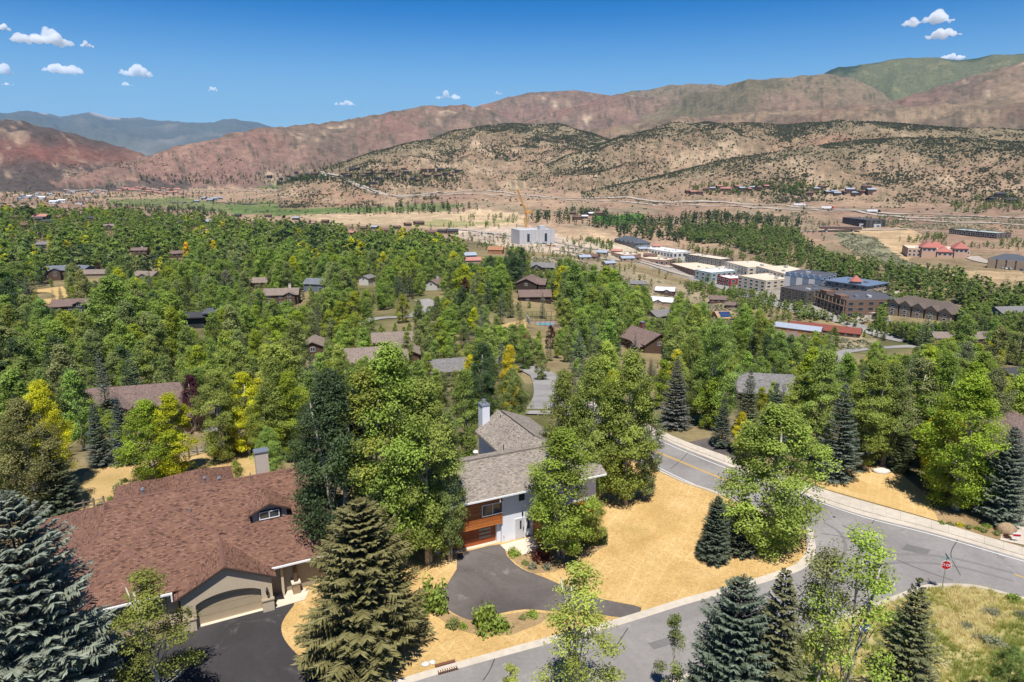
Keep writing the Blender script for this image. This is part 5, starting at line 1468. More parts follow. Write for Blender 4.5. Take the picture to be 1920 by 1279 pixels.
# ------------------------------------------------------------------ trees: prototypes
def m_leaf(name, trans=0.32, hue=0.012):
    t = NT(name)
    oi = t.n('ShaderNodeObjectInfo')
    tn = t.n('ShaderNodeAttribute'); tn.attribute_name = 'tone'
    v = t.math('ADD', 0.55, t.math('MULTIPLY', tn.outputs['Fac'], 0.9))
    hs = t.n('ShaderNodeHueSaturation')
    t.l(oi.outputs['Color'], hs.inputs['Color'])
    t.l(t.math('ADD', 0.5 - hue, t.math('MULTIPLY', oi.outputs['Random'], 2 * hue)), hs.inputs['Hue'])
    t.l(v, hs.inputs['Value'])
    d = t.n('ShaderNodeBsdfPrincipled'); d.inputs['Roughness'].default_value = 0.55; d.inputs['Specular IOR Level'].default_value = 0.25
    t.l(hs.outputs[0], d.inputs['Base Color'])
    tr = t.n('ShaderNodeBsdfTranslucent')
    tc = t.mix(1.0, hs.outputs[0], (1.2, 1.25, 0.6), 'MULTIPLY'); t.l(tc, tr.inputs['Color'])
    ms = t.n('ShaderNodeMixShader'); ms.inputs[0].default_value = trans
    t.l(d.outputs[0], ms.inputs[1]); t.l(tr.outputs[0], ms.inputs[2]); t.l(ms.outputs[0], t.out.inputs['Surface'])
    return t.m
M_leaf = m_leaf('leaves', 0.36)
M_need = m_leaf('needles', 0.12, 0.01)
def m_bark(name, a, b):
    t = NT(name); co = t.coord('Object')
    mp = t.n('ShaderNodeMapping'); mp.inputs['Scale'].default_value = (1, 1, 0.35); t.l(co, mp.inputs['Vector'])
    n = t.noise(7, 4, 0.7, mp.outputs[0])
    return t.bsdf(t.ramp(n.outputs[0], [(0.36, a), (0.52, b)]).outputs[0], 0.9, 0.1, n.outputs[0], 0.5, 0.03)
M_bark_pale = m_bark('pale_bark', (0.10, 0.085, 0.065), (0.47, 0.43, 0.35))
M_bark_dark = m_bark('dark_bark', (0.05, 0.035, 0.025), (0.14, 0.105, 0.08))

def quads(c, n, size, asp, rs, tone):
    """leaf quads at c with normals n"""
    k = len(c)
    n = n / (np.linalg.norm(n, axis=1, keepdims=True) + 1e-9)
    a = rs.normal(size=(k, 3)); a -= (a * n).sum(1, keepdims=True) * n
    a /= (np.linalg.norm(a, axis=1, keepdims=True) + 1e-9)
    b = np.cross(n, a)
    s = size[:, None] if np.ndim(size) else size
    a = a * s; b = b * s * asp
    V = np.stack([c - a, c - b, c + a, c + b], 1).reshape(-1, 3)
    return V, np.arange(4 * k).reshape(k, 4), tone

def crown_mesh(name, seed, shape, n_cl, n_lf, leaf, full=1.0, H=10.0):
    rs = np.random.RandomState(seed)
    rmax, base, tpow, lobes = shape
    cl = []
    ph = rs.uniform(0, 6.28, 4)
    # leaf masses (lobes) on the limbs, each covered by leaf clumps on its upper and outer side
    lob = []
    nl = max(8, int(n_cl / 9))
    for k in range(nl):
        t = (k + rs.uniform(0.1, 0.9)) / nl
        t = t ** 0.92
        ang = k * 2.39996 + rs.normal() * 0.5
        prof = ((t + 0.06) / 0.36) ** 0.55 * (max(0.0, 1 - t) / 0.70) ** 0.80 if t > 0.30 else 0.42 + 0.58 * (t / 0.30) ** 0.7
        prof *= 1 + lobes * (math.sin(2 * ang + ph[0] + 3 * t) * 0.55 + math.sin(3 * ang + ph[1] - 5 * t) * 0.45)
        lr = H * rmax * rs.uniform(0.22, 0.48) * (0.28 + 0.72 * min(1, prof)) * full
        rr = max(0.0, rmax * H * prof - lr * 0.75) * rs.uniform(0.55, 1.0)
        z = H * (base + (0.965 - base) * t)
        lob.append((np.array([rr * math.cos(ang), rr * math.sin(ang), z]), lr, rs.normal() * 0.20))
    for k in range(n_cl):
        p0, lr, tn0 = lob[k % nl]
        d = rs.normal(size=3); d[2] = d[2] * 0.8 + 0.35
        o_ = np.array([p0[0], p0[1], 0]); d = d + o_ / (np.linalg.norm(o_) + 0.3) * 0.6
        d /= np.linalg.norm(d)
        p = p0 + d * lr * np.array([1, 1, 1.15]) * rs.uniform(0.55, 1.0)
        p[2] = min(p[2], H * 0.985)
        cl.append((p, H * rs.uniform(0.026, 0.056) * full, tn0 + rs.normal() * 0.10))
    C, N, S, TN = [], [], [], []
    mid = np.array([0, 0, H * (base + 0.45 * (1 - base))])
    for p, cr, tcl in cl:
        k = int(n_lf * rs.uniform(0.6, 1.4))
        d = rs.normal(size=(k, 3)); d /= np.linalg.norm(d, axis=1, keepdims=True)
        rad = cr * rs.uniform(0.25, 1.0, (k, 1)) ** 0.5
        q = p + d * rad * np.array([1.25, 1.25, 0.75])
        out = p - mid; out = out / (np.linalg.norm(out) + 1e-6)
        n = d * 0.55 + rs.normal(size=(k, 3)) * 0.5 + out * 0.45 + np.array([0, -0.1, 0.6])
        C.append(q); N.append(n); S.append(leaf * rs.uniform(0.7, 1.3, k))
        hr = np.hypot(q[:, 0], q[:, 1]) / (rmax * H)
        TN.append(np.clip(rs.normal(0.5, 0.19, k) + tcl, 0, 1))
    V, Fq, tn = quads(np.concatenate(C), np.concatenate(N), np.concatenate(S), 0.62, rs, np.concatenate(TN))
    return mesh_np(name, V, Fq, [M_leaf], face_attr={'tone': tn}), cl

def trunk_mesh(name, seed, cl, bark, stems=1, r0=0.16, H=10.0, nbr=16, top=0.86):
    rs = np.random.RandomState(seed + 99)
    mb = MB()
    for s in range(stems):
        lean = rs.uniform(-1, 1, 2) * (0.25 if stems == 1 else 0.75)
        pts = []; rad = []
        for k in range(7):
            t = k / 6
            pts.append((lean[0] * t ** 1.3 + rs.normal() * 0.05 * t + (s - (stems - 1) / 2) * 0.22, lean[1] * t ** 1.3 + rs.normal() * 0.05 * t, H * top * t - 0.3 * (1 - t)))
            rad.append(r0 * (1 - 0.86 * t) * (1.25 if k == 0 else 1) / math.sqrt(stems) + 0.012)
        mb.tube(pts, rad, 7)
        pick = rs.permutation(len(cl))[:max(3, nbr // stems)]
        for i in pick:
            p, cr, _t = cl[i]
            t = max(0.16, min(0.9, (p[2] / H - 0.10 - rs.uniform(0, 0.1))))
            f = t / top * 6; j = min(5, int(f)); g = f - j
            a = np.array(pts[j]) * (1 - g) + np.array(pts[j + 1]) * g
            m = (a + p) / 2 + np.array([0, 0, -0.10 * np.linalg.norm(p - a)])
            rb = max(0.018, r0 * (1 - 0.86 * t) * 0.42)
            mb.tube([tuple(a), tuple(m), tuple(p)], [rb, rb * 0.65, rb * 0.25], 5, False)
    return mb.mesh(name, bark, True)

def spruce_mesh(name, seed, rmax, levels, per, twigs, wid=0.12, H=10.0, pw=0.82, droop=0.22, ragged=0.12):
    rs = np.random.RandomState(seed)
    C0, C1, Wd, TN, NR = [], [], [], [], []
    mb = MB()
    mb.tube([(0, 0, -0.3), (0, 0, H * 0.5), (0, 0, H * 0.985)], [0.16, 0.09, 0.012], 7)
    side = rs.uniform(0, 6.28)
    for li in range(levels):
        t = (li + rs.uniform(0.2, 0.8)) / levels
        z = H * (0.04 + 0.95 * t ** 0.95)
        rr = H * rmax * ((1 - t) ** pw) + 0.07
        nb = max(3, int(per * (0.55 + 0.45 * (1 - t))))
        a0 = rs.uniform(0, 6.28); lv = rs.normal() * 0.06
        for b in range(nb):
            ang = a0 + 6.283 * (b + rs.uniform(-0.3, 0.3)) / nb
            L = rr * (1 + lv) * rs.uniform(1 - ragged * 2.4, 1 + ragged) * (1 + 0.10 * math.sin(ang * 2 + side))
            if rs.rand() < 0.04: L *= 0.5
            dirh = np.array([math.cos(ang), math.sin(ang), 0])
            sd = np.array([-math.sin(ang), math.cos(ang), 0])
            zz0 = z + rs.normal() * 0.035
            rise = (0.55 * t - droop)
            nt = max(3, int(twigs * (0.35 + 0.65 * L / (H * rmax))))
            for k in range(nt):
                s = 0.16 + 0.84 * ((k + rs.rand()) / nt) ** 0.72
                zc = zz0 + L * (rise * s + 0.20 * s * s)
                p = dirh * L * s + np.array([0, 0, zc])
                for sg in (-1, 1):
                    tl = L * 0.30 * (1.08 - s * 0.75) * rs.uniform(0.6, 1.3) + 0.09
                    d = dirh * rs.uniform(0.45, 0.9) + sd * sg * rs.uniform(0.5, 1.0) + np.array([0, 0, rs.uniform(-0.35, 0.12)])
                    d /= np.linalg.norm(d)
                    C0.append(p); C1.append(p + d * tl)
                    Wd.append(wid * rs.uniform(0.7, 1.3)); TN.append(np.clip(-0.12 + 0.85 * s ** 1.3 + rs.normal() * 0.12, -0.3, 1))  # paler new growth at tips; inner twigs darkened to stand in for shade
                    nrm = np.array([0, 0, 1.0]) + dirh * 0.35 + rs.normal(size=3) * 0.35
                    NR.append(nrm)
            mb_l = max(0.5, L * 0.7)
    C0 = np.array(C0); C1 = np.array(C1); Wd = np.array(Wd)[:, None]; NR = np.array(NR)
    d = C1 - C0; dl = d / (np.linalg.norm(d, axis=1, keepdims=True) + 1e-9)
    b = np.cross(NR, dl); b /= (np.linalg.norm(b, axis=1, keepdims=True) + 1e-9)
    mid = C0 + d * 0.55
    k = len(C0)
    V = np.stack([C0 - d * 0.1, mid - b * Wd, C1, mid + b * Wd], 1).reshape(-1, 3)
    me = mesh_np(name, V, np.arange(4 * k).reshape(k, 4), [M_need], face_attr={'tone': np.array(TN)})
    return me, mb.mesh(name + '_trunk', M_bark_dark, True)

#            rmax  base  tpow lobes
ASPEN  = (0.175, 0.09, 0.80, 0.30)
COTTON = (0.225, 0.055, 0.78, 0.26)
BROAD  = (0.31,  0.08, 0.85, 0.24)
SPARSE = (0.19,  0.08, 0.85, 0.42)
PROTO = {}
def add_deciduous(key, seeds, shape, n_cl, n_lf, leaf, bark, stems=1, r0=0.16, nbr=16):
    L = []
    for s in seeds:
        cm, cl = crown_mesh('crown_' + key, s, shape, n_cl, n_lf, leaf, 1.0 if key.endswith('_n') else 1.2)
        L.append((cm, trunk_mesh('trunk_' + key, s, cl, bark, stems, r0, nbr=nbr)))
    PROTO[key] = L
def add_spruce(key, seeds, rmax, levels, per, twigs, wid, **kw):
    PROTO[key] = [spruce_mesh('crown_' + key, s, rmax, levels, per, twigs, wid, **kw) for s in seeds]
# close trees
add_deciduous('aspen_n', (1, 2, 3), ASPEN, 300, 90, 0.060, M_bark_pale, 2, 0.15, 26)
add_deciduous('cotton_n', (4, 5, 6), COTTON, 440, 86, 0.060, M_bark_pale, 2, 0.2, 30)
add_deciduous('broad_n', (7, 8), BROAD, 440, 84, 0.068, M_bark_dark, 1, 0.22, 34)
add_deciduous('sparse_n', (9, 10, 11), SPARSE, 150, 60, 0.056, M_bark_pale, 2, 0.12, 44)
add_deciduous('young_n', (12, 13), (0.14, 0.10, 0.9, 0.4), 90, 44, 0.075, M_bark_pale, 1, 0.08, 24)
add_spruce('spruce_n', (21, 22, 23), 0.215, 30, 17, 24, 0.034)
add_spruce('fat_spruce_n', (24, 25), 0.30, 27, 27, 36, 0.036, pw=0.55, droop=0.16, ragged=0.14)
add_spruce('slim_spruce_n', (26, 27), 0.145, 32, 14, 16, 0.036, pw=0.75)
# trees further off
add_deciduous('aspen_m', (31, 32, 33, 34), ASPEN, 170, 44, 0.105, M_bark_pale, 1, 0.15, 6)
add_deciduous('cotton_m', (35, 36, 37, 38), COTTON, 230, 44, 0.11, M_bark_pale, 1, 0.2, 6)
add_deciduous('broad_m', (39, 40, 41), BROAD, 210, 40, 0.13, M_bark_dark, 1, 0.22, 6)
add_spruce('spruce_m', (42, 43, 44), 0.20, 24, 11, 10, 0.06)
add_spruce('fat_spruce_m', (45, 46), 0.27, 24, 12, 11, 0.06)
# far-off trees
add_deciduous('broad_f', (51, 52, 53), BROAD, 70, 14, 0.36, M_bark_dark, 1, 0.22, 1)
add_deciduous('cotton_f', (57, 58, 59), COTTON, 60, 14, 0.33, M_bark_dark, 1, 0.22, 1)
add_spruce('spruce_f', (54, 55), 0.19, 10, 6, 4, 0.24)

LEAFC = {
    'green': (0.238, 0.322, 0.060), 'mid': (0.208, 0.278, 0.068), 'dark': (0.085, 0.130, 0.050), 'lime': (0.300, 0.365, 0.036),
    'yellow': (0.50, 0.50, 0.026), 'gold': (0.74, 0.58, 0.035), 'light': (0.285, 0.372, 0.070), 'olive': (0.245, 0.282, 0.098), 'grey': (0.225, 0.245, 0.135),
    'blue': (0.158, 0.190, 0.132), 'bluegreen': (0.118, 0.155, 0.100), 'spruce': (0.132, 0.146, 0.056), 'darkspruce': (0.082, 0.106, 0.052), 'brown_spruce': (0.195, 0.182, 0.078), 'purple': (0.085, 0.028, 0.034), 'rust': (0.28, 0.21, 0.085),
}
TONEW = {'green': 'green', 'mid': 'mid green', 'dark': 'dark green', 'lime': 'lime green', 'yellow': 'yellow-green', 'gold': 'golden yellow', 'light': 'light green', 'olive': 'olive green', 'grey': 'grey-green',
         'blue': 'silvery blue', 'bluegreen': 'blue-green', 'spruce': 'olive green', 'darkspruce': 'dark green', 'brown_spruce': 'brownish green', 'purple': 'dark purple', 'rust': 'rusty brown'}
KINDN = {'aspen': ('aspen_tree', 'aspen'), 'cotton': ('leafy_tree', 'leafy tree'), 'broad': ('leafy_tree', 'spreading leafy tree'), 'sparse': ('aspen_tree', 'thin open aspen'), 'young': ('sapling', 'young aspen sapling'),
         'spruce': ('spruce_tree', 'spruce'), 'fat_spruce': ('spruce_tree', 'broad spruce'), 'slim_spruce': ('spruce_tree', 'slender spruce')}
# AUTO: (object, description, position): labelled at the end by the landmark beside it
_rt = random.Random(5)
def tree(kind, x, y, h, w=1.0, col='green', lod='n', label=None, z=None):
    key = kind + '_' + lod
    if key not in PROTO:
        key = {'sparse': 'aspen', 'young': 'aspen', 'slim_spruce': 'spruce'}.get(kind, kind) + '_' + lod
    cm, tm = PROTO[key][_rt.randrange(len(PROTO[key]))]
    nm, word = KINDN[kind]
    cat = 'spruce' if 'spruce' in kind else 'tree'
    o = thing(nm, label, cat, (x, y, T(x, y) - 0.05 if z is None else z), _rt.uniform(0, 6.28), {'aspen_tree': 'aspens of the neighbourhood', 'leafy_tree': 'leafy trees of the neighbourhood', 'spruce_tree': 'spruces of the neighbourhood', 'sapling': 'young saplings by the street'}[nm])
    s = h / 10.0
    o.scale = (s * w, s * w, s)
    c = obj('crown', cm, o); t = obj('trunk', tm, o)
    base = np.array(LEAFC[col])
    j = np.array([_rt.uniform(0.97, 1.18), _rt.uniform(0.95, 1.05), _rt.uniform(0.8, 1.25)]) * _rt.uniform(0.82, 1.18)
    c.color = (*(base * j), 1)
    if label is None:
        AUTO.append((o, (TONEW[col], word), (x, y, T(x, y) + h * 0.6)))
    return o

def tree_top(kind, u, vtop, h, w=1.0, col='green', lod='n', label=None):
    x, y, z = hit(u, vtop, h)
    return tree(kind, x, y, h, w, col, lod, label)

def tree_base(kind, u, vb, vtop, w=1.0, col='green', lod='n', label=None, ut=None):
    x, y, z = hit(u, vb)
    d = math.hypot(x, y)
    # height from the photo row of the tip
    r_ = ray(u if ut is None else ut, vtop); t_ = y / r_[1]
    h = CAM_H + r_[2] * t_ - z
    return tree(kind, x, y, h, w, col, lod, label)

# ------------------------------------------------------------------ the trees one can point to
NEAR = [
    # kind, u, v of the tip, height, width factor, colour, label
    ('fat_spruce', 8, 928, 16.5, 1.0, 'blue', 'big silvery blue spruce in the bottom left corner, left of the brown roof'),
    ('sparse', 268, 1062, 10.5, 1.5, 'mid', 'birch-like pale-stemmed tree in front of the brown house left of its garage'),
    ('cotton', 618, 690, 19, 0.95, 'dark', 'tall dark green tree just right of the brown house dormer'),
    ('cotton', 728, 640, 21, 0.9, 'green', 'tallest leafy tree between the brown house and the white house'),
    ('aspen', 792, 705, 18, 0.95, 'mid', 'tall leafy tree whose branches hang over the wooden garage'),
    ('aspen', 684, 685, 19, 1.0, 'green', 'tall leafy tree behind the big brownish spruce'),
    ('aspen', 838, 765, 15, 0.62, 'mid', 'dark leafy tree touching the left end of the grey roof'),
    ('cotton', 590, 745, 14, 1.0, 'dark', 'dark leafy tree behind the right end of the brown roof'),
    ('aspen', 1115, 665, 17, 0.85, 'light', 'tall aspen behind the grey shingled roof, left of its pair'),
    ('aspen', 1185, 652, 17.5, 0.95, 'green', 'tall white-stemmed aspen at the right corner of the grey roof'),
    ('aspen', 1058, 690, 15, 0.9, 'mid', 'aspen rising behind the grey roof ridge right of the chimney'),
    ('aspen', 1150, 705, 14, 0.85, 'lime', 'bright aspen between two taller ones behind the grey roof'),
    ('aspen', 1085, 750, 11, 0.9, 'green', 'lower aspen behind the right part of the grey roof'),
    ('aspen', 1215, 740, 12, 1.0, 'olive', 'olive aspen beside the main street above the dry lawn'),
    ('broad', 960, 690, 10, 0.8, 'olive', 'olive tree right behind the white chimney'),
    ('aspen', 955, 645, 11, 0.8, 'gold', 'golden yellow aspen behind the white chimney'),
    ('aspen', 870, 690, 13, 0.9, 'mid', 'leafy tree left behind the white chimney'),
    ('aspen', 905, 640, 12, 1.0, 'dark', 'dark leafy tree behind the left of the golden aspen'),
    ('cotton', 985, 625, 9, 0.8, 'rust', 'half-withered rusty tree right of the golden aspen'),
    ('cotton', 65, 715, 13, 0.8, 'yellow', 'yellow-topped tree left of the brown-roofed house in the woods'),
    ('cotton', 30, 745, 13, 1.0, 'olive', 'olive tree at the left edge beside a yellow-topped one'),
    ('broad', 500, 800, 7, 0.9, 'green', 'round green tree right behind the brown house chimney'),
    ('broad', 440, 862, 3.4, 0.9, 'green', 'low green bush behind the brown ridge left of the chimney'),
    ('cotton', 400, 690, 12, 1.0, 'mid', 'leafy tree above the small brown lean-to roof'),
    ('aspen', 355, 700, 9, 1.1, 'purple', 'dark purple tree beside the brown-roofed house in the woods'),
    ('sparse', 1092, 1046, 12, 1.3, 'light', 'light green aspen in the foreground by the side street'),
    ('sparse', 1625, 985, 15, 1.15, 'light', 'tall open foreground aspen in front of the junction'),
    ('sparse', 1560, 1010, 14, 0.95, 'olive', 'left partner of the tall open foreground aspen'),
    ('fat_spruce', 1392, 1082, 12.5, 0.85, 'bluegreen', 'blue-green spruce at the bottom edge right of the side street'),
    ('slim_spruce', 1476, 1062, 13.5, 1.25, 'spruce', 'slender dark-tipped spruce beside the blue-green one at the bottom edge'),
    ('spruce', 1726, 1082, 12.5, 1.0, 'spruce', 'olive spruce in the weedy meadow at the bottom right'),
    ('young', 1268, 1138, 8, 0.9, 'olive', 'thin sapling at the bottom edge left of the blue-green spruce'),
    ('young', 958, 1234, 6, 1.0, 'light', 'tip of a sapling at the bottom edge near the storm drain'),
    ('broad', 1905, 1210, 5, 0.8, 'mid', 'green shrub in the bottom right corner'),
    ('young', 1690, 1140, 9, 1.2, 'light', 'leafy young aspen between the open aspens and the olive spruce'),
]
for kind, u, v, h, w, col, lab in NEAR:
    tree_top(kind, u, v, h, w, col, 'n', lab)
tree_base('fat_spruce', 688, 1232, 938, 1.2, 'brown_spruce', 'n', 'broad brownish green spruce at the edge of the dark driveway', ut=655)
tree_base('aspen', 1052, 1045, 800, 1.45, 'light', 'n', 'bright lime aspen in front of the white house entrance', ut=1072)
tree_base('fat_spruce', 1338, 1048, 930, 0.85, 'bluegreen', 'n', 'small spruce on the dry lawn left of the corner tree')
tree_base('fat_spruce', 1390, 1036, 935, 0.9, 'bluegreen', 'n', 'second small spruce on the lawn, under the corner tree')
tree_base('broad', 1108, 1022, 930, 1.05, 'green', 'n', 'dense dark bush-like tree right of the lime aspen by the white house')
BASED = [
    ('cotton', 35, 955, 798, 0.95, 'mid', 'leafy tree behind the big blue spruce at the left edge', 40),
    ('cotton', -15, 985, 850, 0.95, 'green', 'leafy tree cut by the left edge above the big blue spruce', -10),
    ('spruce', 190, 872, 750, 0.9, 'bluegreen', 'slim spruce at the left end of the tan back yard', 186),
    ('spruce', 236, 868, 742, 1.0, 'bluegreen', 'blue-green spruce between the slim spruce and the lime tree', 234),
    ('cotton', 290, 905, 748, 1.3, 'lime', 'bright lime tree standing in the tan yard behind the brown roof', 285),
    ('aspen', 335, 898, 735, 1.3, 'yellow', 'yellow tree touching the right side of the bright lime tree', 338),
    ('spruce', 112, 958, 800, 1.15, 'darkspruce', 'dark spruce left of the tan back yard', 112),
    ('spruce', 432, 848, 715, 0.85, 'bluegreen', 'narrow blue-green spruce right of the small brown lean-to roof', 430),
    ('aspen', 468, 852, 695, 1.2, 'yellow', 'yellow-topped aspen right of the narrow blue-green spruce', 468),
    ('aspen', 525, 858, 668, 1.2, 'light', 'tall light green aspen left of the tall dark tree', 522),
    ('aspen', 552, 862, 692, 1.1, 'lime', 'lime aspen tucked against the tall dark tree', 548),
    ('aspen', 498, 866, 735, 1.2, 'light', 'lower light green aspen above the brown house chimney', 497),
    ('cotton', 105, 865, 765, 0.95, 'yellow', 'lower yellow-green tree left of the slim spruce', 105),
    ('cotton', 1437, 1028, 757, 1.42, 'green', 'large green tree on the corner of the dry lawn', 1445),
    ('spruce', 1565, 897, 716, 1.0, 'bluegreen', 'tall spruce across the main street from the corner tree', 1562),
    ('cotton', 1790, 955, 700, 1.15, 'lime', 'yellow-green tree across the street, left of the silvery spruce', 1788),
    ('fat_spruce', 1872, 975, 800, 0.8, 'blue', 'silvery spruce across the street at the right edge', 1872),
    ('spruce', 1690, 885, 790, 1.0, 'darkspruce', 'dark spruce in the shade behind the far tan yard', 1690),
    ('spruce', 1398, 822, 690, 0.9, 'bluegreen', 'blue-green spruce right of the upper main street', 1398),
    ('spruce', 1264, 800, 668, 1.05, 'blue', 'silvery spruce beside the upper end of the main street', 1262),
    ('cotton', 1335, 800, 595, 0.85, 'green', 'tall green tree above the upper end of the main street', 1335),
    ('cotton', 1290, 790, 625, 0.8, 'mid', 'leafy tree left of the tallest one above the main street', 1290),
    ('aspen', 1385, 855, 770, 0.9, 'yellow', 'low yellow-green tree left of the large corner tree', 1385),
    ('aspen', 1618, 880, 672, 1.1, 'green', 'tall aspen right of the tall street spruce', 1615),
    ('aspen', 1655, 872, 680, 1.1, 'mid', 'second tall aspen right of the tall street spruce', 1655),
    ('aspen', 1702, 872, 668, 1.2, 'olive', 'olive aspen left behind the yellow-green street tree', 1700),
    ('aspen', 1527, 862, 655, 1.1, 'light', 'light aspen left behind the tall street spruce', 1525),
    ('aspen', 1490, 850, 700, 1.1, 'light', 'aspen behind the large corner tree', 1490),
    ('aspen', 1745, 880, 660, 1.1, 'green', 'aspen right behind the yellow-green street tree', 1745),
    ('cotton', 1840, 870, 690, 0.9, 'olive', 'olive tree behind the silvery spruce at the right edge', 1835),
    ('aspen', 1590, 868, 715, 1.0, 'mid', 'aspen standing right at the side of the tall street spruce', 1590),
    ('aspen', 1640, 868, 740, 1.0, 'green', 'lower aspen over the far tan yard', 1640),
    ('aspen', 1755, 920, 745, 1.0, 'yellow', 'yellowish aspen leaning on the yellow-green street tree', 1750),
    ('spruce', 1352, 838, 735, 0.9, 'bluegreen', 'small spruce above the street left of the corner tree', 1352),
    ('spruce', 1445, 850, 715, 1.0, 'bluegreen', 'blue-green spruce rising behind the large corner tree', 1445),
]
for kind, u, vb, vt, w, col, lab, ut in BASED:
    tree_base(kind, u, vb, vt, w, col, 'n', lab, ut=ut)
# ------------------------------------------------------------------ the woods: scatter, largest as individuals, the rest as stuff
FOREST = [(-260, 412), (210, 408), (420, 421), (640, 437), (770, 450), (850, 474), (900, 495), (1000, 512), (1160, 545), (1240, 575), (1290, 605), (1400, 622), (1480, 650), (1640, 655), (2330, 600), (2330, 900), (1500, 880), (1240, 800), (1100, 800), (980, 790), (860, 850), (560, 860), (420, 830), (150, 860), (-260, 920)]
CLEAR = [  # open ground, roads and yards inside the woods (photo outlines of the ground)
    [(60, 540), (125, 535), (140, 560), (80, 580)],
    [(230, 845), (380, 780), (430, 800), (470, 880), (250, 900), (160, 920)],
    [(690, 590), (800, 560), (830, 575), (800, 615), (700, 625)],
    [(905, 600), (1050, 570), (1060, 640), (1010, 650), (930, 640)],
    [(985, 690), (1060, 670), (1080, 760), (1000, 770)],
    [(1545, 645), (1760, 635), (1790, 660), (1640, 680), (1570, 690)],
    [(320, 440), (400, 437), (400, 452), (325, 455)],
    [(1870, 690), (1920, 680), (1920, 740), (1880, 740)],
    [(1210, 760), (1300, 790), (1280, 860), (1190, 830)],
    [(1040, 490), (1300, 520), (1420, 560), (1420, 600), (1240, 575), (1040, 540)],
    [(860, 470), (960, 470), (1000, 500), (900, 490)],
]
BELTS = [
    ([(1250, 503), (1380, 543), (1480, 573), (1620, 608), (1605, 626), (1460, 598), (1340, 562), (1250, 522)], 240, 7.5, 'green'),
    ([(1650, 572), (1920, 585), (1920, 640), (1720, 650), (1650, 620)], 420, 10, 'green'),
    ([(1270, 462), (1400, 480), (1480, 500), (1560, 512), (1640, 525), (1640, 538), (1540, 520), (1440, 500), (1300, 474)], 180, 9, 'mid'),
    ([(1090, 448), (1260, 470), (1280, 500), (1180, 490)], 110, 6.5, 'mid'),  # wooded belts of the valley floor, with trees per pixel of photo, tallest tree, colour
    ([(1270, 437), (1340, 428), (1490, 437), (1520, 470), (1600, 500), (1760, 520), (1920, 545), (1920, 590), (1800, 570), (1640, 545), (1560, 520), (1460, 490), (1380, 468), (1290, 455)], 1100, 14, 'mid'),
    ([(995, 408), (1100, 396), (1170, 412), (1260, 412), (1340, 404), (1500, 418), (1500, 430), (1350, 440), (1270, 455), (1160, 446), (1110, 424), (1000, 418)], 620, 14, 'dark'),
    ([(640, 392), (700, 384), (800, 384), (900, 392), (900, 402), (760, 402), (640, 402)], 110, 13, 'dark'),
    ([(800, 432), (900, 402), (985, 404), (1000, 425), (900, 430)], 60, 9, 'mid'),
    ([(200, 385), (330, 388), (420, 398), (430, 408), (300, 402), (200, 398)], 260, 10, 'dark'),
    ([(260, 330), (450, 325), (600, 330), (640, 342), (520, 348), (400, 346), (260, 344)], 420, 11, 'dark'),
    ([(440, 316), (620, 305), (700, 318), (690, 345), (560, 340)], 420, 11, 'dark'),
    ([(640, 335), (760, 322), (860, 318), (880, 340), (760, 352), (640, 350)], 520, 10, 'dark'),
    ([(1290, 350), (1420, 345), (1560, 344), (1630, 352), (1630, 366), (1500, 368), (1300, 366)], 320, 10, 'mid'),
    ([(1780, 385), (1840, 370), (1920, 362), (1920, 395), (1840, 402), (1790, 398)], 150, 9, 'mid'),
    ([(1100, 330), (1180, 300), (1200, 310), (1160, 345), (1080, 362), (1050, 356)], 170, 10, 'darkspruce'),
    ([(1680, 452), (1760, 440), (1920, 452), (1920, 470), (1760, 462)], 120, 7, 'mid'),
    ([(1500, 430), (1640, 405), (1720, 418), (1620, 440), (1540, 452)], 50, 8, 'mid'),
    ([(860, 440), (1100, 450), (1260, 500), (1240, 540), (1060, 500), (900, 470)], 190, 7, 'mid'),
    ([(1240, 500), (1460, 560), (1640, 600), (1660, 640), (1480, 610), (1300, 560)], 210, 7, 'green'),
    ([(1640, 560), (1920, 570), (1920, 625), (1700, 640), (1640, 620)], 260, 10, 'green'),
    ([(150, 350), (210, 342), (260, 356), (400, 366), (400, 374), (250, 372), (160, 372)], 170, 8, 'dark'),
    ([(0, 355), (60, 362), (200, 378), (200, 392), (80, 392), (0, 380)], 160, 8, 'dark'),
    ([(420, 376), (560, 374), (560, 384), (430, 385)], 60, 8, 'dark'),
]

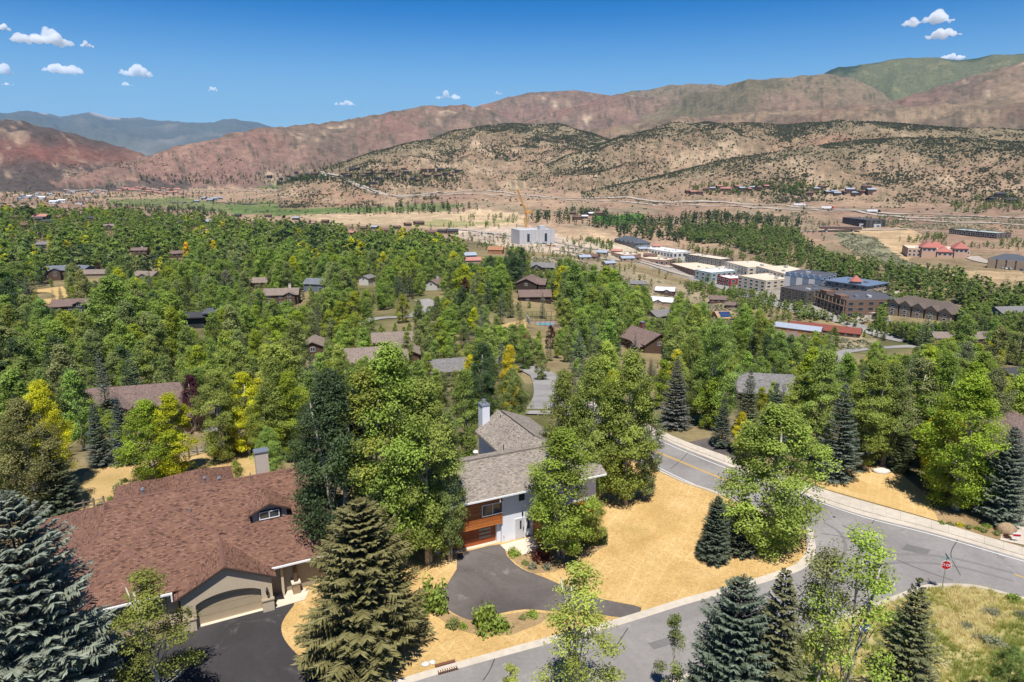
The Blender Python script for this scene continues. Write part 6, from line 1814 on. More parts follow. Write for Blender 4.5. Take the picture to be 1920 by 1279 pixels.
def gn_scatter(name, pts, scl, rot, idx, protos, color, kind='stuff'):
    """one object of kind stuff: points that each carry a whole tree, by geometry nodes"""
    me = bpy.data.meshes.new(name)
    me.vertices.add(len(pts)); me.vertices.foreach_set('co', np.asarray(pts, np.float32).ravel())
    for nm, arr, ty in (('sc', scl, 'FLOAT_VECTOR'), ('rz', rot, 'FLOAT'), ('pick', idx, 'INT')):
        a = me.attributes.new(nm, ty, 'POINT')
        if ty == 'FLOAT_VECTOR': a.data.foreach_set('vector', np.asarray(arr, np.float32).ravel())
        elif ty == 'FLOAT': a.data.foreach_set('value', np.asarray(arr, np.float32))
        else: a.data.foreach_set('value', np.asarray(arr, np.int32))
    me.update()
    o = obj(name, me); o['kind'] = kind
    o.color = (*color, 1)
    ng = bpy.data.node_groups.new(name + '_nodes', 'GeometryNodeTree')
    ng.interface.new_socket('Geometry', in_out='INPUT', socket_type='NodeSocketGeometry')
    ng.interface.new_socket('Geometry', in_out='OUTPUT', socket_type='NodeSocketGeometry')
    N = ng.nodes.new; Lk = ng.links.new
    gi = N('NodeGroupInput'); go = N('NodeGroupOutput')
    m2p = N('GeometryNodeMeshToPoints'); Lk(gi.outputs[0], m2p.inputs['Mesh'])
    jn = N('GeometryNodeJoinGeometry')
    for p in protos:
        oi = N('GeometryNodeObjectInfo'); oi.inputs['Object'].default_value = p; oi.transform_space = 'ORIGINAL'
        g2 = N('GeometryNodeGeometryToInstance'); Lk(oi.outputs['Geometry'], g2.inputs[0]); Lk(g2.outputs[0], jn.inputs[0])
    ip = N('GeometryNodeInstanceOnPoints'); Lk(m2p.outputs[0], ip.inputs['Points']); Lk(jn.outputs[0], ip.inputs['Instance'])
    ip.inputs['Pick Instance'].default_value = True
    def attr(n_, ty):
        a = N('GeometryNodeInputNamedAttribute'); a.data_type = ty; a.inputs['Name'].default_value = n_
        return a.outputs[0]
    Lk(attr('pick', 'INT'), ip.inputs['Instance Index'])
    cb = N('ShaderNodeCombineXYZ'); Lk(attr('rz', 'FLOAT'), cb.inputs['Z'])
    e2r = N('FunctionNodeEulerToRotation'); Lk(cb.outputs[0], e2r.inputs[0])
    Lk(e2r.outputs[0], ip.inputs['Rotation']); Lk(attr('sc', 'FLOAT_VECTOR'), ip.inputs['Scale'])
    Lk(ip.outputs[0], go.inputs[0])
    md = o.modifiers.new('scatter', 'NODES'); md.node_group = ng
    return o

rsF = np.random.RandomState(12)
# landmark trees in the middle distance, read off the photo: kind, u, v tip, height, width, colour
MID = [
    ('aspen', 640, 565, 12, 1.3, 'lime'), ('aspen', 668, 545, 13, 1.3, 'lime'), ('broad', 755, 552, 9, 0.9, 'lime'), ('aspen', 826, 595, 11, 1.1, 'lime'), ('aspen', 765, 620, 9, 1.0, 'light'),
    ('spruce', 843, 500, 12, 0.9, 'darkspruce'), ('broad', 873, 520, 8, 0.8, 'purple'), ('spruce', 888, 515, 11, 0.9, 'bluegreen'), ('spruce', 915, 512, 14, 1.0, 'bluegreen'), ('spruce', 938, 545, 11, 0.8, 'spruce'), ('spruce', 957, 535, 11, 0.8, 'spruce'),
    ('spruce', 975, 560, 11, 0.9, 'spruce'), ('spruce', 1017, 545, 9, 0.9, 'blue'), ('spruce', 1035, 515, 10, 0.9, 'spruce'), ('spruce', 818, 560, 9, 0.7, 'spruce'), ('spruce', 870, 590, 9, 1.1, 'spruce'),
    ('broad', 1032, 610, 6, 0.8, 'purple'), ('spruce', 1085, 618, 10, 1.3, 'blue'), ('spruce', 1188, 622, 12, 0.8, 'bluegreen'), ('spruce', 745, 505, 11, 0.9, 'bluegreen'), ('spruce', 768, 500, 12, 0.9, 'bluegreen'),
    ('spruce', 370, 508, 13, 0.9, 'bluegreen'), ('spruce', 355, 505, 12, 0.9, 'spruce'), ('spruce', 445, 470, 13, 0.9, 'bluegreen'), ('spruce', 420, 455, 12, 0.8, 'darkspruce'), ('spruce', 285, 505, 11, 0.8, 'bluegreen'), ('spruce', 240, 470, 12, 1.0, 'spruce'),
    ('aspen', 352, 453, 10, 1.0, 'gold'), ('aspen', 403, 450, 10, 1.2, 'gold'), ('broad', 128, 450, 9, 0.8, 'yellow'), ('aspen', 95, 440, 9, 1.0, 'yellow'), ('aspen', 562, 428, 9, 1.3, 'yellow'), ('aspen', 620, 455, 11, 1.3, 'lime'), ('broad', 185, 492, 5, 0.9, 'purple'),
    ('cotton', 430, 505, 15, 1.0, 'grey'), ('cotton', 160, 505, 15, 1.0, 'olive'), ('spruce', 55, 515, 9, 1.2, 'bluegreen'), ('spruce', 40, 515, 9, 1.1, 'bluegreen'),
    ('cotton', 470, 570, 16, 1.0, 'green'), ('cotton', 410, 585, 16, 1.0, 'mid'), ('cotton', 520, 560, 16, 1.0, 'green'), ('cotton', 360, 610, 15, 1.0, 'mid'), ('cotton', 300, 590, 16, 1.0, 'mid'), ('cotton', 240, 600, 15, 1.0, 'green'),
    ('cotton', 90, 560, 16, 1.0, 'mid'), ('cotton', 30, 570, 16, 1.0, 'green'), ('cotton', 170, 585, 15, 1.0, 'mid'), ('spruce', 245, 665, 12, 1.0, 'darkspruce'), ('spruce', 205, 690, 12, 1.0, 'bluegreen'),
    ('cotton', 560, 600, 15, 1.0, 'mid'), ('cotton', 455, 640, 15, 1.0, 'green'), ('cotton', 60, 630, 15, 1.0, 'mid'), ('cotton', 130, 645, 15, 1.1, 'olive'), ('cotton', 320, 665, 12, 1.0, 'mid'),
    ('cotton', 1060, 560, 14, 1.0, 'light'), ('cotton', 1110, 540, 15, 1.0, 'green'), ('cotton', 1150, 555, 15, 1.0, 'green'), ('cotton', 1190, 545, 14, 1.0, 'light'), ('cotton', 1090, 590, 13, 1.0, 'mid'), ('cotton', 1140, 600, 14, 1.0, 'green'),
    ('cotton', 1300, 570, 15, 1.0, 'green'), ('cotton', 1345, 600, 13, 1.0, 'light'), ('cotton', 1420, 590, 14, 1.0, 'mid'), ('cotton', 1455, 620, 13, 1.0, 'mid'), ('spruce', 1410, 600, 12, 0.9, 'bluegreen'), ('spruce', 1730, 585, 13, 1.3, 'bluegreen'),
    ('broad', 1560, 612, 7, 0.8, 'mid'), ('broad', 1800, 590, 13, 1.0, 'mid'), ('cotton', 1860, 610, 14, 1.0, 'olive'), ('cotton', 1905, 590, 14, 1.0, 'olive'), ('cotton', 1800, 640, 12, 1.0, 'grey'), ('cotton', 1580, 660, 12, 1.0, 'light'),
    ('cotton', 690, 560, 12, 0.9, 'green'), ('cotton', 930, 590, 9, 0.8, 'mid'), ('spruce', 940, 660, 8, 0.8, 'darkspruce'),
    ('broad', 1330, 655, 12, 0.9, 'light'), ('cotton', 1015, 655, 7, 0.9, 'olive'),
]
def crown_overlaps(x, y, lst, k=0.8):
    return any((x - a) ** 2 + (y - b) ** 2 < (k * (r1)) ** 2 for a, b, r1 in lst)

PLACED = []
for kind, u, v, h, w, col in MID:
    px = h * (3.0 + (v - 430) * 0.024)
    o = tree_base(kind, u, v + px, v, w, col, 'm')
    x, y, z = o.location; hh = o.scale[2] * 10
    PLACED.append((x, y, hh * 0.2))
    hwp = 0.10 * px * w
    PROTECT.append((u - hwp, v, u + hwp, v + px * (0.66 if 'spruce' in kind else 0.3), math.hypot(x, y)))

# scatter through the woods
cand = []
n_try = 175000
r_ = np.sqrt(rsF.uniform(92 ** 2, 1350 ** 2, n_try)); a_ = rsF.uniform(R(-44), R(46), n_try)
X_ = r_ * np.sin(a_); Y_ = r_ * np.cos(a_); Z_ = terrain(X_, Y_)
U_ = UCX + FPX * X_ / (Y_ * CP - (Z_ - CAM_H) * SP); V_ = VCY - FPX * (Y_ * SP + (Z_ - CAM_H) * CP) / (Y_ * CP - (Z_ - CAM_H) * SP)
ok = in_poly(U_, V_, FOREST)
for c in CLEAR: ok &= ~in_poly(U_, V_, c)
dens = fbm(X_ / 55, Y_ / 55, 77, 3)
ok &= dens > 0.24
grid = {}
def free(x, y, d):
    gx_, gy_ = int(x // 8), int(y // 8)
    for i in range(gx_ - 1, gx_ + 2):
        for j in range(gy_ - 1, gy_ + 2):
            for (a, b) in grid.get((i, j), ()):
                if (a - x) ** 2 + (b - y) ** 2 < d * d: return False
    return True
for (x, y, r0) in PLACED: grid.setdefault((int(x // 8), int(y // 8)), []).append((x, y))
cn = fbm(X_ / 70, Y_ / 70, 21, 3); cs = fbm(X_ / 45, Y_ / 45, 33, 2)
for i in np.nonzero(ok)[0]:
    x, y, z = X_[i], Y_[i], Z_[i]
    d = r_[i]
    gap = 4.2 if d < 170 else 4.9 if d < 450 else 6.4
    if not free(x, y, gap): continue
    if any((x - a) ** 2 + (y - b) ** 2 < c * c for a, b, c in FOOT): continue
    con = rsF.rand() < (0.24 + 0.40 * max(0, cs[i] - 0.5) * 2)
    h = rsF.uniform(7.5, 12.5) if con else rsF.uniform(9.5, 16.5)
    if d > 170: h *= 1.3
    if d > 800: h *= 0.8
    q_ = rsF.rand()
    if q_ < 0.16: h *= 0.62
    elif q_ > 0.86: h *= 1.28
    if U_[i] > 1250 and d > 170: h *= 0.72
    if d < 125: h *= 0.85
    w = rsF.uniform(0.85, 1.22) if not con else rsF.uniform(0.85, 1.15)
    if blocked(x, y, z, h, w): 
        h *= 0.62
        if blocked(x, y, z, h, w):
            h *= 0.6
            if blocked(x, y, z, h, w): continue
    kind = 'spruce' if con else ('aspen' if rsF.rand() < 0.5 else ('broad' if rsF.rand() < 0.2 else 'cotton'))
    if con:
        col = rsF.choice(['bluegreen', 'spruce', 'darkspruce', 'spruce', 'blue'])
    else:
        q = cn[i] + rsF.normal() * 0.10
        col = 'dark' if q < 0.26 else 'mid' if q < 0.42 else 'green' if q < 0.54 else 'light' if q < 0.66 else 'lime' if q < 0.76 else 'olive'
        if rsF.rand() < 0.035: col = 'yellow'
        if rsF.rand() < 0.10: col = 'olive'
        if d > 480 and col in ('lime', 'light'): col = 'green'
    grid.setdefault((int(x // 8), int(y // 8)), []).append((x, y))
    u_, vt = proj(x, y, z + h)
    if not (-260 < u_ < 2330): continue
    cand.append((d, x, y, z, h, w, kind, col))
cand.sort()
single = {'tree': 0, 'spruce': 0}
rest = []
LIM = {'tree': 205, 'spruce': 110}
for c in cand:
    k = 'spruce' if c[6] == 'spruce' else 'tree'
    uq, vq = proj(c[1], c[2], c[3] + c[4])
    if single[k] < LIM[k] and -30 < uq < 1950:
        single[k] += 1
        d, x, y, z, h, w, kind, col = c
        tree(kind, x, y, h, w, col, 'm', z=z - 0.05)
    else: rest.append(c)
print('TREES', len(cand), single, len(rest))
# belts of the valley
belt = []
_rb = np.sqrt(rsF.uniform(420 ** 2, 3000 ** 2, 700000)); _ab = rsF.uniform(R(-39), R(39), 700000)
_xb = _rb * np.sin(_ab); _yb = _rb * np.cos(_ab)
_sel = np.zeros(len(_xb), bool)
_zb = terrain(_xb, _yb)
_fb = _yb * CP - (_zb - CAM_H) * SP
_ub = UCX + FPX * _xb / _fb; _vb = VCY - FPX * (_yb * SP + (_zb - CAM_H) * CP) / _fb
for poly, n, hmax, col in BELTS:
    ii = np.nonzero(in_poly(_ub, _vb, poly))[0]
    rsF.shuffle(ii)
    k = 0
    for i in ii:
        if k >= n: break
        x, y, z = _xb[i], _yb[i], _zb[i]
        h = hmax * rsF.uniform(0.6, 1.05)
        if blocked(x, y, z, h, 1.0): continue
        if any((x - a) ** 2 + (y - b) ** 2 < c * c * 0.8 for a, b, c in FOOT): continue
        con = rsF.rand() < (0.9 if 'spruce' in col else 0.22)
        belt.append((_rb[i], x, y, z, h, rsF.uniform(0.85, 1.25), 'spruce' if con else ('broad' if rsF.rand() < 0.5 else 'cotton'), ('darkspruce' if con else (col if rsF.rand() < 0.7 else 'olive'))))
        k += 1
print('BELT', len(belt))

def proto_obj(key, i):
    """the crown object of a real tree that already stands in the scene"""
    me = PROTO[key][i][0]
    for o in bpy.data.objects:
        if o.data == me: return o
    return None
# crowns of far woods: the far prototypes stand as real trees at the edge of the woods first
first_far = {}
for key in ('broad_f', 'cotton_f', 'spruce_f'):
    for i, (cm, tm) in enumerate(PROTO[key]):
        kind = key.split('_')[0]
        for q, c in enumerate(rest):
            if c[0] > 520 and c[6] == kind:
                break
        else:
            continue
        c = rest.pop(q)
        sv = PROTO[key]; PROTO[key] = [sv[i]]
        tree(kind, c[1], c[2], c[4], c[5], c[7], 'f', z=c[3]); PROTO[key] = sv
groups = {}
for c in rest + belt:
    d, x, y, z, h, w, kind, col = c
    lod = 'm' if d < 520 else 'f'
    if kind == 'aspen' and lod == 'f': kind = 'cotton'
    groups.setdefault((lod, 'spruce' if kind == 'spruce' else 'leafy', col), []).append((x, y, z, h, w, kind))
for (lod, fam, col), L in sorted(groups.items()):
    keys = ['spruce'] if fam == 'spruce' else ['aspen', 'cotton', 'broad'] if lod == 'm' else ['cotton', 'broad']
    protos = []; off = {}
    for k in keys:
        pl = [proto_obj(k + '_' + lod, i) for i in range(len(PROTO[k + '_' + lod]))]
        pl = [p for p in pl if p is not None]
        off[k] = (len(protos), len(pl)); protos += pl
    pts, sc, rt, ix = [], [], [], []
    for x, y, z, h, w, kind in L:
        k = kind if kind in off else keys[0]
        if off[k][1] == 0: k = [q for q in keys if off[q][1]][0]
        pts.append((x, y, z - 0.1)); s = h / 10; sc.append((s * w, s * w, s)); rt.append(rsF.uniform(0, 6.28))
        ix.append(off[k][0] + rsF.randint(off[k][1]))
    gn_scatter(('spruce_woods' if fam == 'spruce' else 'leafy_woods'), pts, sc, rt, ix, protos, LEAFC[col])

# ------------------------------------------------------------------ junipers and brush on the hills
def bush_mesh(name, seed, n=26, mat=None):
    rs = np.random.RandomState(seed)
    d = rs.normal(size=(n, 3)); d[:, 2] = np.abs(d[:, 2]) * 0.9; d /= np.linalg.norm(d, axis=1, keepdims=True)
    c = d * rs.uniform(0.55, 0.95, (n, 1)) * np.array([1, 1, 1.1])
    V, Fq, tn = quads(c, d + rs.normal(size=(n, 3)) * 0.3, np.full(n, 0.50), 0.8, rs, np.clip(rs.normal(0.5, 0.2, n), 0, 1))
    return mesh_np(name, V, Fq, [mat or M_need], face_attr={'tone': tn})
def scatter_hills():
    n = 520000
    rs = np.random.RandomState(3)
    r = np.sqrt(rs.uniform(1150 ** 2, 2500 ** 2, n)); a = rs.uniform(R(-38), R(38), n)
    x = r * np.sin(a); y = r * np.cos(a)
    z, idx, lift = terrain(x, y, True)
    isj = np.array([nm == 'juniper' for nm, *_ in _hl] + [False])[idx]
    n1 = fbm(x / 160, y / 160, 91, 4); n2 = fbm(x / 45, y / 45, 17, 3)
    e = 6.0
    gx = (terrain(x + e, y) - z) / e
    # brush gathers in the draws and along the crests
    g = np.full(n, 0.5)
    for k, (nm, foot, azs, els, rs_, rough, gs) in enumerate(_hl):
        if nm == 'juniper':
            m = idx == k
            g[m] = ridged(x[m] / gs, y[m] / gs, 40 + k * 7, 5)
    p = 0.10 + 0.75 * (1 - sstep(0.26, 0.50, g)) + 0.55 * sstep(0.42, 0.62, n1) + 0.30 * sstep(0.0, 0.3, gx) + 0.5 * sstep(0.72, 0.95, lift)
    p = np.where(isj, p * 0.46 * (0.25 + 0.75 * sstep(0.38, 0.55, fbm(x / 60, y / 60, 29, 3))), 0)
    base = (idx == -1) & (r > 1250)
    p = np.where(base, 0.006 + 0.03 * sstep(0.6, 0.75, n2), p)
    oth = (idx >= 0) & ~isj
    p = np.where(oth, 0.010 + 0.06 * sstep(0.62, 0.72, n1), p)
    keep = rs.rand(n) < p
    s = rs.uniform(1.0, 2.1, n) * np.where(rs.rand(n) < 0.1, 1.4, 1.0)
    return x[keep], y[keep], z[keep], s[keep], rs
x, y, z, s, rs = scatter_hills()
k = len(x)
print('JUNIPER', k)
M_jun = M_need
JB = []
for i, sd in enumerate((61, 62, 63)):
    o = obj('juniper_bush', bush_mesh('juniper_bush', sd), loc=(x[i], y[i], z[i]))
    o.scale = (s[i], s[i], s[i] * 1.1); o.color = (0.085, 0.088, 0.040, 1)
    AUTO.append((o, ('dark olive', 'juniper bush'), (x[i], y[i], z[i]))); tag(o, None, 'bush', 'junipers on the hillside'); JB.append(o)
half = rs.rand(k) < 0.5
for sel, colr in ((half, (0.062, 0.070, 0.031)), (~half, (0.088, 0.084, 0.041))):
    P3 = np.stack([x, y, z], 1)[sel]
    gn_scatter('juniper_scrub', P3, np.stack([s, s, s * 1.1], 1)[sel], rs.uniform(0, 6.28, sel.sum()), rs.randint(0, 3, sel.sum()), JB, colr)
# tree line along the high crest at the right and spruce shade in the draws

# sagebrush and scrub on the bare slopes round the town
rs = np.random.RandomState(14)
m = 60000
r = np.sqrt(rs.uniform(230 ** 2, 1250 ** 2, m)); a = rs.uniform(R(-10), R(38), m)
x = r * np.sin(a); y = r * np.cos(a); z = terrain(x, y)
ff = y * CP - (z - CAM_H) * SP
uu = UCX + FPX * x / ff; vv = VCY - FPX * (y * SP + (z - CAM_H) * CP) / ff
SL = [[(990, 480), (1120, 490), (1300, 540), (1480, 615), (1660, 650), (1500, 680), (1300, 620), (1040, 560)], [(1560, 430), (1640, 445), (1700, 490), (1760, 512), (1720, 522), (1620, 490), (1570, 455)], [(1640, 400), (1920, 410), (1920, 440), (1640, 425)], [(900, 375), (1500, 392), (1560, 425), (1300, 400), (1000, 395)]]
ok = np.zeros(m, bool)
for q in SL: ok |= in_poly(uu, vv, q)
ok &= fbm(x / 30, y / 30, 5, 3) > 0.42
s = rs.uniform(0.5, 1.3, m) * np.where(rs.rand(m) < 0.08, 1.9, 1)
for lo_, colr in ((0, (0.16, 0.165, 0.085)), (1, (0.23, 0.215, 0.13))):
    k2 = ok & ((np.arange(m) % 2) == lo_)
    gn_scatter('sage_scrub', np.stack([x, y, z], 1)[k2], np.stack([s, s, s * 0.8], 1)[k2], rs.uniform(0, 6.28, k2.sum()), rs.randint(0, 3, k2.sum()), JB, colr)
# ------------------------------------------------------------------ shrubs
def shrub_mesh(name, seed, n, leaf, flat=0.85, mat=None):
    rs = np.random.RandomState(seed)
    m = 14
    c0 = rs.normal(size=(m, 3)); c0 /= np.linalg.norm(c0, axis=1, keepdims=True); c0[:, 2] = np.abs(c0[:, 2])
    c0 *= rs.uniform(0.3, 0.75, (m, 1))
    k = rs.randint(0, m, n)
    d = rs.normal(size=(n, 3)); d /= np.linalg.norm(d, axis=1, keepdims=True)
    c = c0[k] + d * rs.uniform(0.1, 0.38, (n, 1)); c[:, 2] = np.abs(c[:, 2]) * flat
    nr = d * 0.6 + rs.normal(size=(n, 3)) * 0.5 + np.array([0, 0, 0.6])
    V, Fq, tn = quads(c, nr, leaf * rs.uniform(0.7, 1.3, n), 0.6, rs, np.clip(rs.normal(0.5, 0.18, n) + rs.normal(0, 0.1, m)[k], 0, 1))
    return mesh_np(name, V, Fq, [mat or M_leaf], face_attr={'tone': tn})
SHR = [shrub_mesh('shrub', s, 900, 0.075) for s in (71, 72, 73)]
SHS = [shrub_mesh('small_shrub', s, 320, 0.11) for s in (74, 75)]
def shrub(u, v, r, h, col, label, small=False, name='shrub'):
    x, y, z = hit(u, v)
    L = SHS if small else SHR
    o = obj(name, L[_rt.randrange(len(L))], loc=(x, y, z + 0.02), rz=_rt.uniform(0, 6))
    o.scale = (r, r, h); c = np.array(LEAFC[col]) * _rt.uniform(0.9, 1.1); o.color = (*c, 1)
    tag(o, label, 'shrub', 'shrubs in the planting beds')
LEAFC['wine'] = (0.13, 0.045, 0.03); LEAFC['sage'] = (0.27, 0.27, 0.19)
shrub(918, 1180, 1.75, 3.0, 'light', 'large rounded shrub in the bed between the worn driveway and the street')
shrub(850, 1176, 0.9, 1.1, 'olive', 'olive mound shrub left of the large rounded shrub')
shrub(869, 1178, 0.5, 0.7, 'light', 'small bright plant touching the olive mound shrub', True)
shrub(998, 1155, 0.75, 0.5, 'light', 'low bright green plant at the driveway bed tip', True)
shrub(980, 1160, 0.45, 0.5, 'olive', 'small olive plant beside the low bright green plant', True)
shrub(963, 1040, 0.95, 0.9, 'light', 'bright green shrub at the corner of the entrance patio')
shrub(1013, 1050, 1.3, 2.2, 'wine', 'wine-red shrub in front of the white post')
shrub(1000, 1066, 0.6, 0.8, 'sage', 'grey-green plant below the wine-red shrub', True)
shrub(1027, 1068, 0.6, 0.8, 'sage', 'second grey-green plant below the wine-red shrub', True)
shrub(985, 1058, 0.5, 0.6, 'olive', 'small olive plant between patio and driveway', True)
shrub(1128, 1018, 1.1, 1.7, 'dark', 'dark shrub at the right end of the courtyard wall')
shrub(1073, 1048, 0.45, 0.5, 'green', 'tiny green plant right of the lime aspen trunk', True)
shrub(806, 1140, 2.0, 3.6, 'green', 'tall green bush pressed against the right side of the brownish spruce')
shrub(572, 1085, 1.1, 2.6, 'green', 'green bush between the brown house porch and the brownish spruce')
shrub(225, 925, 1.2, 1.6, 'olive', 'olive bush at the rear corner of the brown house')
shrub(1905, 1130, 0.9, 1.0, 'light', 'round green shrub in the meadow by the right edge')
for u, v, r, lab in ((1858, 1150, 0.95, 'pale sagebrush nearest the street corner'), (1866, 1212, 1.2, 'largest pale sagebrush in the middle of the meadow'), (1812, 1176, 0.7, 'small sagebrush left of the other meadow sagebrush'), (1916, 1158, 0.8, 'sagebrush cut by the right edge'), (1835, 1196, 0.7, 'sagebrush touching the largest one')):
    shrub(u, v, r, r * 0.75, 'sage', lab, False, 'sagebrush')
for k, (u, v) in enumerate(((1765, 983), (1782, 985), (1800, 986), (1815, 990), (1832, 993), (1845, 997), (1850, 988), (1868, 1002), (1888, 1008))):
    shrub(u, v, 0.55, 0.5, ['green', 'olive', 'yellow', 'olive', 'green', 'olive', 'green', 'olive', 'wine'][k], 'low plant in the gravel bed across the street, ' + ['first', 'second', 'third', 'fourth', 'fifth', 'sixth', 'seventh', 'eighth', 'ninth'][k] + ' from the left', True, 'bed_plant')
for k, (u, v) in enumerate(((208, 938), (190, 948), (365, 880), (395, 872), (232, 905))):
    shrub(u, v, 0.6, 0.7, 'olive', 'dry weed clump in the tan yard, ' + ['lowest', 'leftmost', 'left one beside the lime tree', 'rightmost', 'topmost on the left'][k], True, 'weed_clump')

# meadow and verge grass: uncountable tufts
def tuft_mesh(name, seed, n=14):
    rs = np.random.RandomState(seed)
    V, F_ = [], []
    for k in range(n):
        a = rs.uniform(0, 6.28); r = rs.uniform(0, 0.12); b = np.array([r * math.cos(a), r * math.sin(a), 0])
        h = rs.uniform(0.22, 0.5); t = b + np.array([rs.normal() * 0.14, rs.normal() * 0.14, h])
        s = np.array([-math.sin(a), math.cos(a), 0]) * 0.018
        i = len(V); V += [b - s, b + s, t]; F_.append((i, i + 1, i + 2))
    return mesh_np(name, V, np.array(F_), [M_leaf], face_attr={'tone': np.clip(rs.normal(0.5, 0.2, n), 0, 1)})
rsG = np.random.RandomState(8)
mp = [(x, y) for x, y in lo2] + [p[:2] for p in pxpoly([(1120, 1420), (2200, 1600), (2150, 1190)], 0.06)]
gx0 = np.array(mp)
N_ = 24000
X = rsG.uniform(10, 52, N_); Y = rsG.uniform(28, 62, N_)
ins = in_poly(X, Y, mp); X, Y = X[ins], Y[ins]
nn = fbm(X / 3.5, Y / 3.5, 6, 3)
TF = []
for i, sd in enumerate((81, 82)):
    o = obj('grass_tuft', tuft_mesh('grass_tuft', sd), loc=(float(X[i]), float(Y[i]), 0.06)); o.color = (0.40, 0.34, 0.13, 1)
    o['kind'] = 'stuff'; TF.append(o)
for lo_, hi_, colr in ((0.0, 0.44, (0.34, 0.37, 0.095)), (0.44, 0.54, (0.58, 0.52, 0.20)), (0.54, 1.0, (0.74, 0.62, 0.34))):
    s = (nn >= lo_) & (nn < hi_)
    sc_ = rsG.uniform(0.6, 1.5, s.sum())
    gn_scatter('meadow_grass', np.stack([X[s], Y[s], np.full(s.sum(), 0.05)], 1), np.stack([sc_, sc_, sc_ * rsG.uniform(0.6, 1.2, s.sum())], 1), rsG.uniform(0, 6.28, s.sum()), rsG.randint(0, 2, s.sum()), TF, colr)
# short dry blades on the lawns
lp = [(p[0], p[1]) for p in lawn]
X = rsG.uniform(-22, 28, 60000); Y = rsG.uniform(38, 88, 60000)
ins = in_poly(X, Y, lp); X, Y = X[ins], Y[ins]
drv = [o for o in bpy.data.objects if o.name.startswith(('driveway', 'planting_bed', 'patio'))]
keep = np.ones(len(X), bool)
for o in drv:
    poly = [(v.co.x, v.co.y) for v in o.data.vertices]
    keep &= ~in_poly(X, Y, poly)
cw_ = math.cos(R(25)); sw_ = math.sin(R(25))
lx = (X + 1.32) * cw_ + (Y - 59.33) * sw_; ly = -(X + 1.32) * sw_ + (Y - 59.33) * cw_
keep &= ~((lx > -6.3) & (lx < 11.4) & (ly > -2.5) & (ly < 16))
X, Y = X[keep], Y[keep]
sc_ = rsG.uniform(0.2, 0.38, len(X))
for sel, colr in ((rsG.rand(len(X)) < 0.5, (0.52, 0.35, 0.14)), (None, (0.62, 0.43, 0.20))):
    if sel is None: sel = ~prev
    prev = sel
    gn_scatter('lawn_grass', np.stack([X[sel], Y[sel], np.full(sel.sum(), 0.0)], 1), np.stack([sc_, sc_, sc_ * 0.5], 1)[sel], rsG.uniform(0, 6.28, sel.sum()), rsG.randint(0, 2, sel.sum()), TF, colr)

# ------------------------------------------------------------------ street things
def text_mesh(body, size, mat, name='lettering'):
    cu = bpy.data.curves.new(name, 'FONT'); cu.body = body; cu.size = size; cu.align_x = 'CENTER'; cu.align_y = 'CENTER'; cu.extrude = 0.004
    cu.materials.append(mat)
    tmp = bpy.data.objects.new(name, cu); COL.objects.link(tmp)
    dg = bpy.context.evaluated_depsgraph_get()
    me = bpy.data.meshes.new_from_object(tmp.evaluated_get(dg))
    bpy.data.objects.remove(tmp)
    return me
M_sred = plain('sign_red', (0.48, 0.018, 0.022), 0.45, 0.05, 4)
M_swhite = plain('sign_white', (0.80, 0.80, 0.80), 0.5, 0.03, 4)
M_sgreen = plain('street_sign_back', (0.30, 0.36, 0.36), 0.5, 0.05, 4)
x, y, z = at(1765, 1110)
ss = thing('stop_sign', 'red octagonal stop sign on a steel post at the junction', 'stop sign', (x, y, 0.05), R(-14))
MB().box(-0.035, 0.035, -0.02, 0.02, -0.1, 3.3).build('post', M_metal, ss)
mb = MB(); rr = 0.43
def octa(r, yy): return [(r * math.cos(R(22.5 + 45 * k)), yy, 2.55 + r * math.sin(R(22.5 + 45 * k))) for k in range(8)]
mb.slab(octa(rr, -0.045), 0.02, (0, 1, 0)); mb.build('border', M_swhite, ss)
mb = MB(); mb.slab(octa(rr * 0.92, -0.052), 0.006, (0, 1, 0)); pn = mb.build('panel', M_sred, ss)
tx = obj('lettering', text_mesh('STOP', 0.33, M_swhite), ss); tx.location = (0, -0.060, 2.55); tx.rotation_euler = (R(90), 0, 0); tx.scale = (0.92, 1.0, 1)
MB().box(-0.45, 0.45, -0.012, 0.012, 3.05, 3.25).build('street_name_blade', M_sgreen, ss)
b2 = MB().box(-0.012, 0.012, -0.45, 0.45, 3.27, 3.47).build('street_name_blade', M_sgreen, ss)
# manhole covers
M_iron = plain('cast_iron', (0.075, 0.07, 0.065), 0.7, 0.2, 20)
for (u, v, r, lab) in ((1663, 1092, 0.52, 'large round manhole cover near the stop sign'), (1594, 1009, 0.22, 'small iron lid in the junction'), (1564, 970, 0.2, 'smallest iron lid near the far edge line')):
    x, y, z = at(u, v)
    o = thing('manhole_cover', lab, 'manhole', (x, y, 0.02))
    MB().cyl(0, 0, 0.0, 0.012, r, r, 28).build('cover', M_iron, o)
    mb = MB()
    for k in range(-2, 3): mb.box(-r * 0.7, r * 0.7, k * r * 0.3 - 0.02, k * r * 0.3 + 0.02, 0.012, 0.018)
    mb.build('tread', M_iron, o)
    MB().cyl(0, 0, -0.003, 0.004, r * 1.18, r * 1.18, 28).build('collar', M_conc, o)
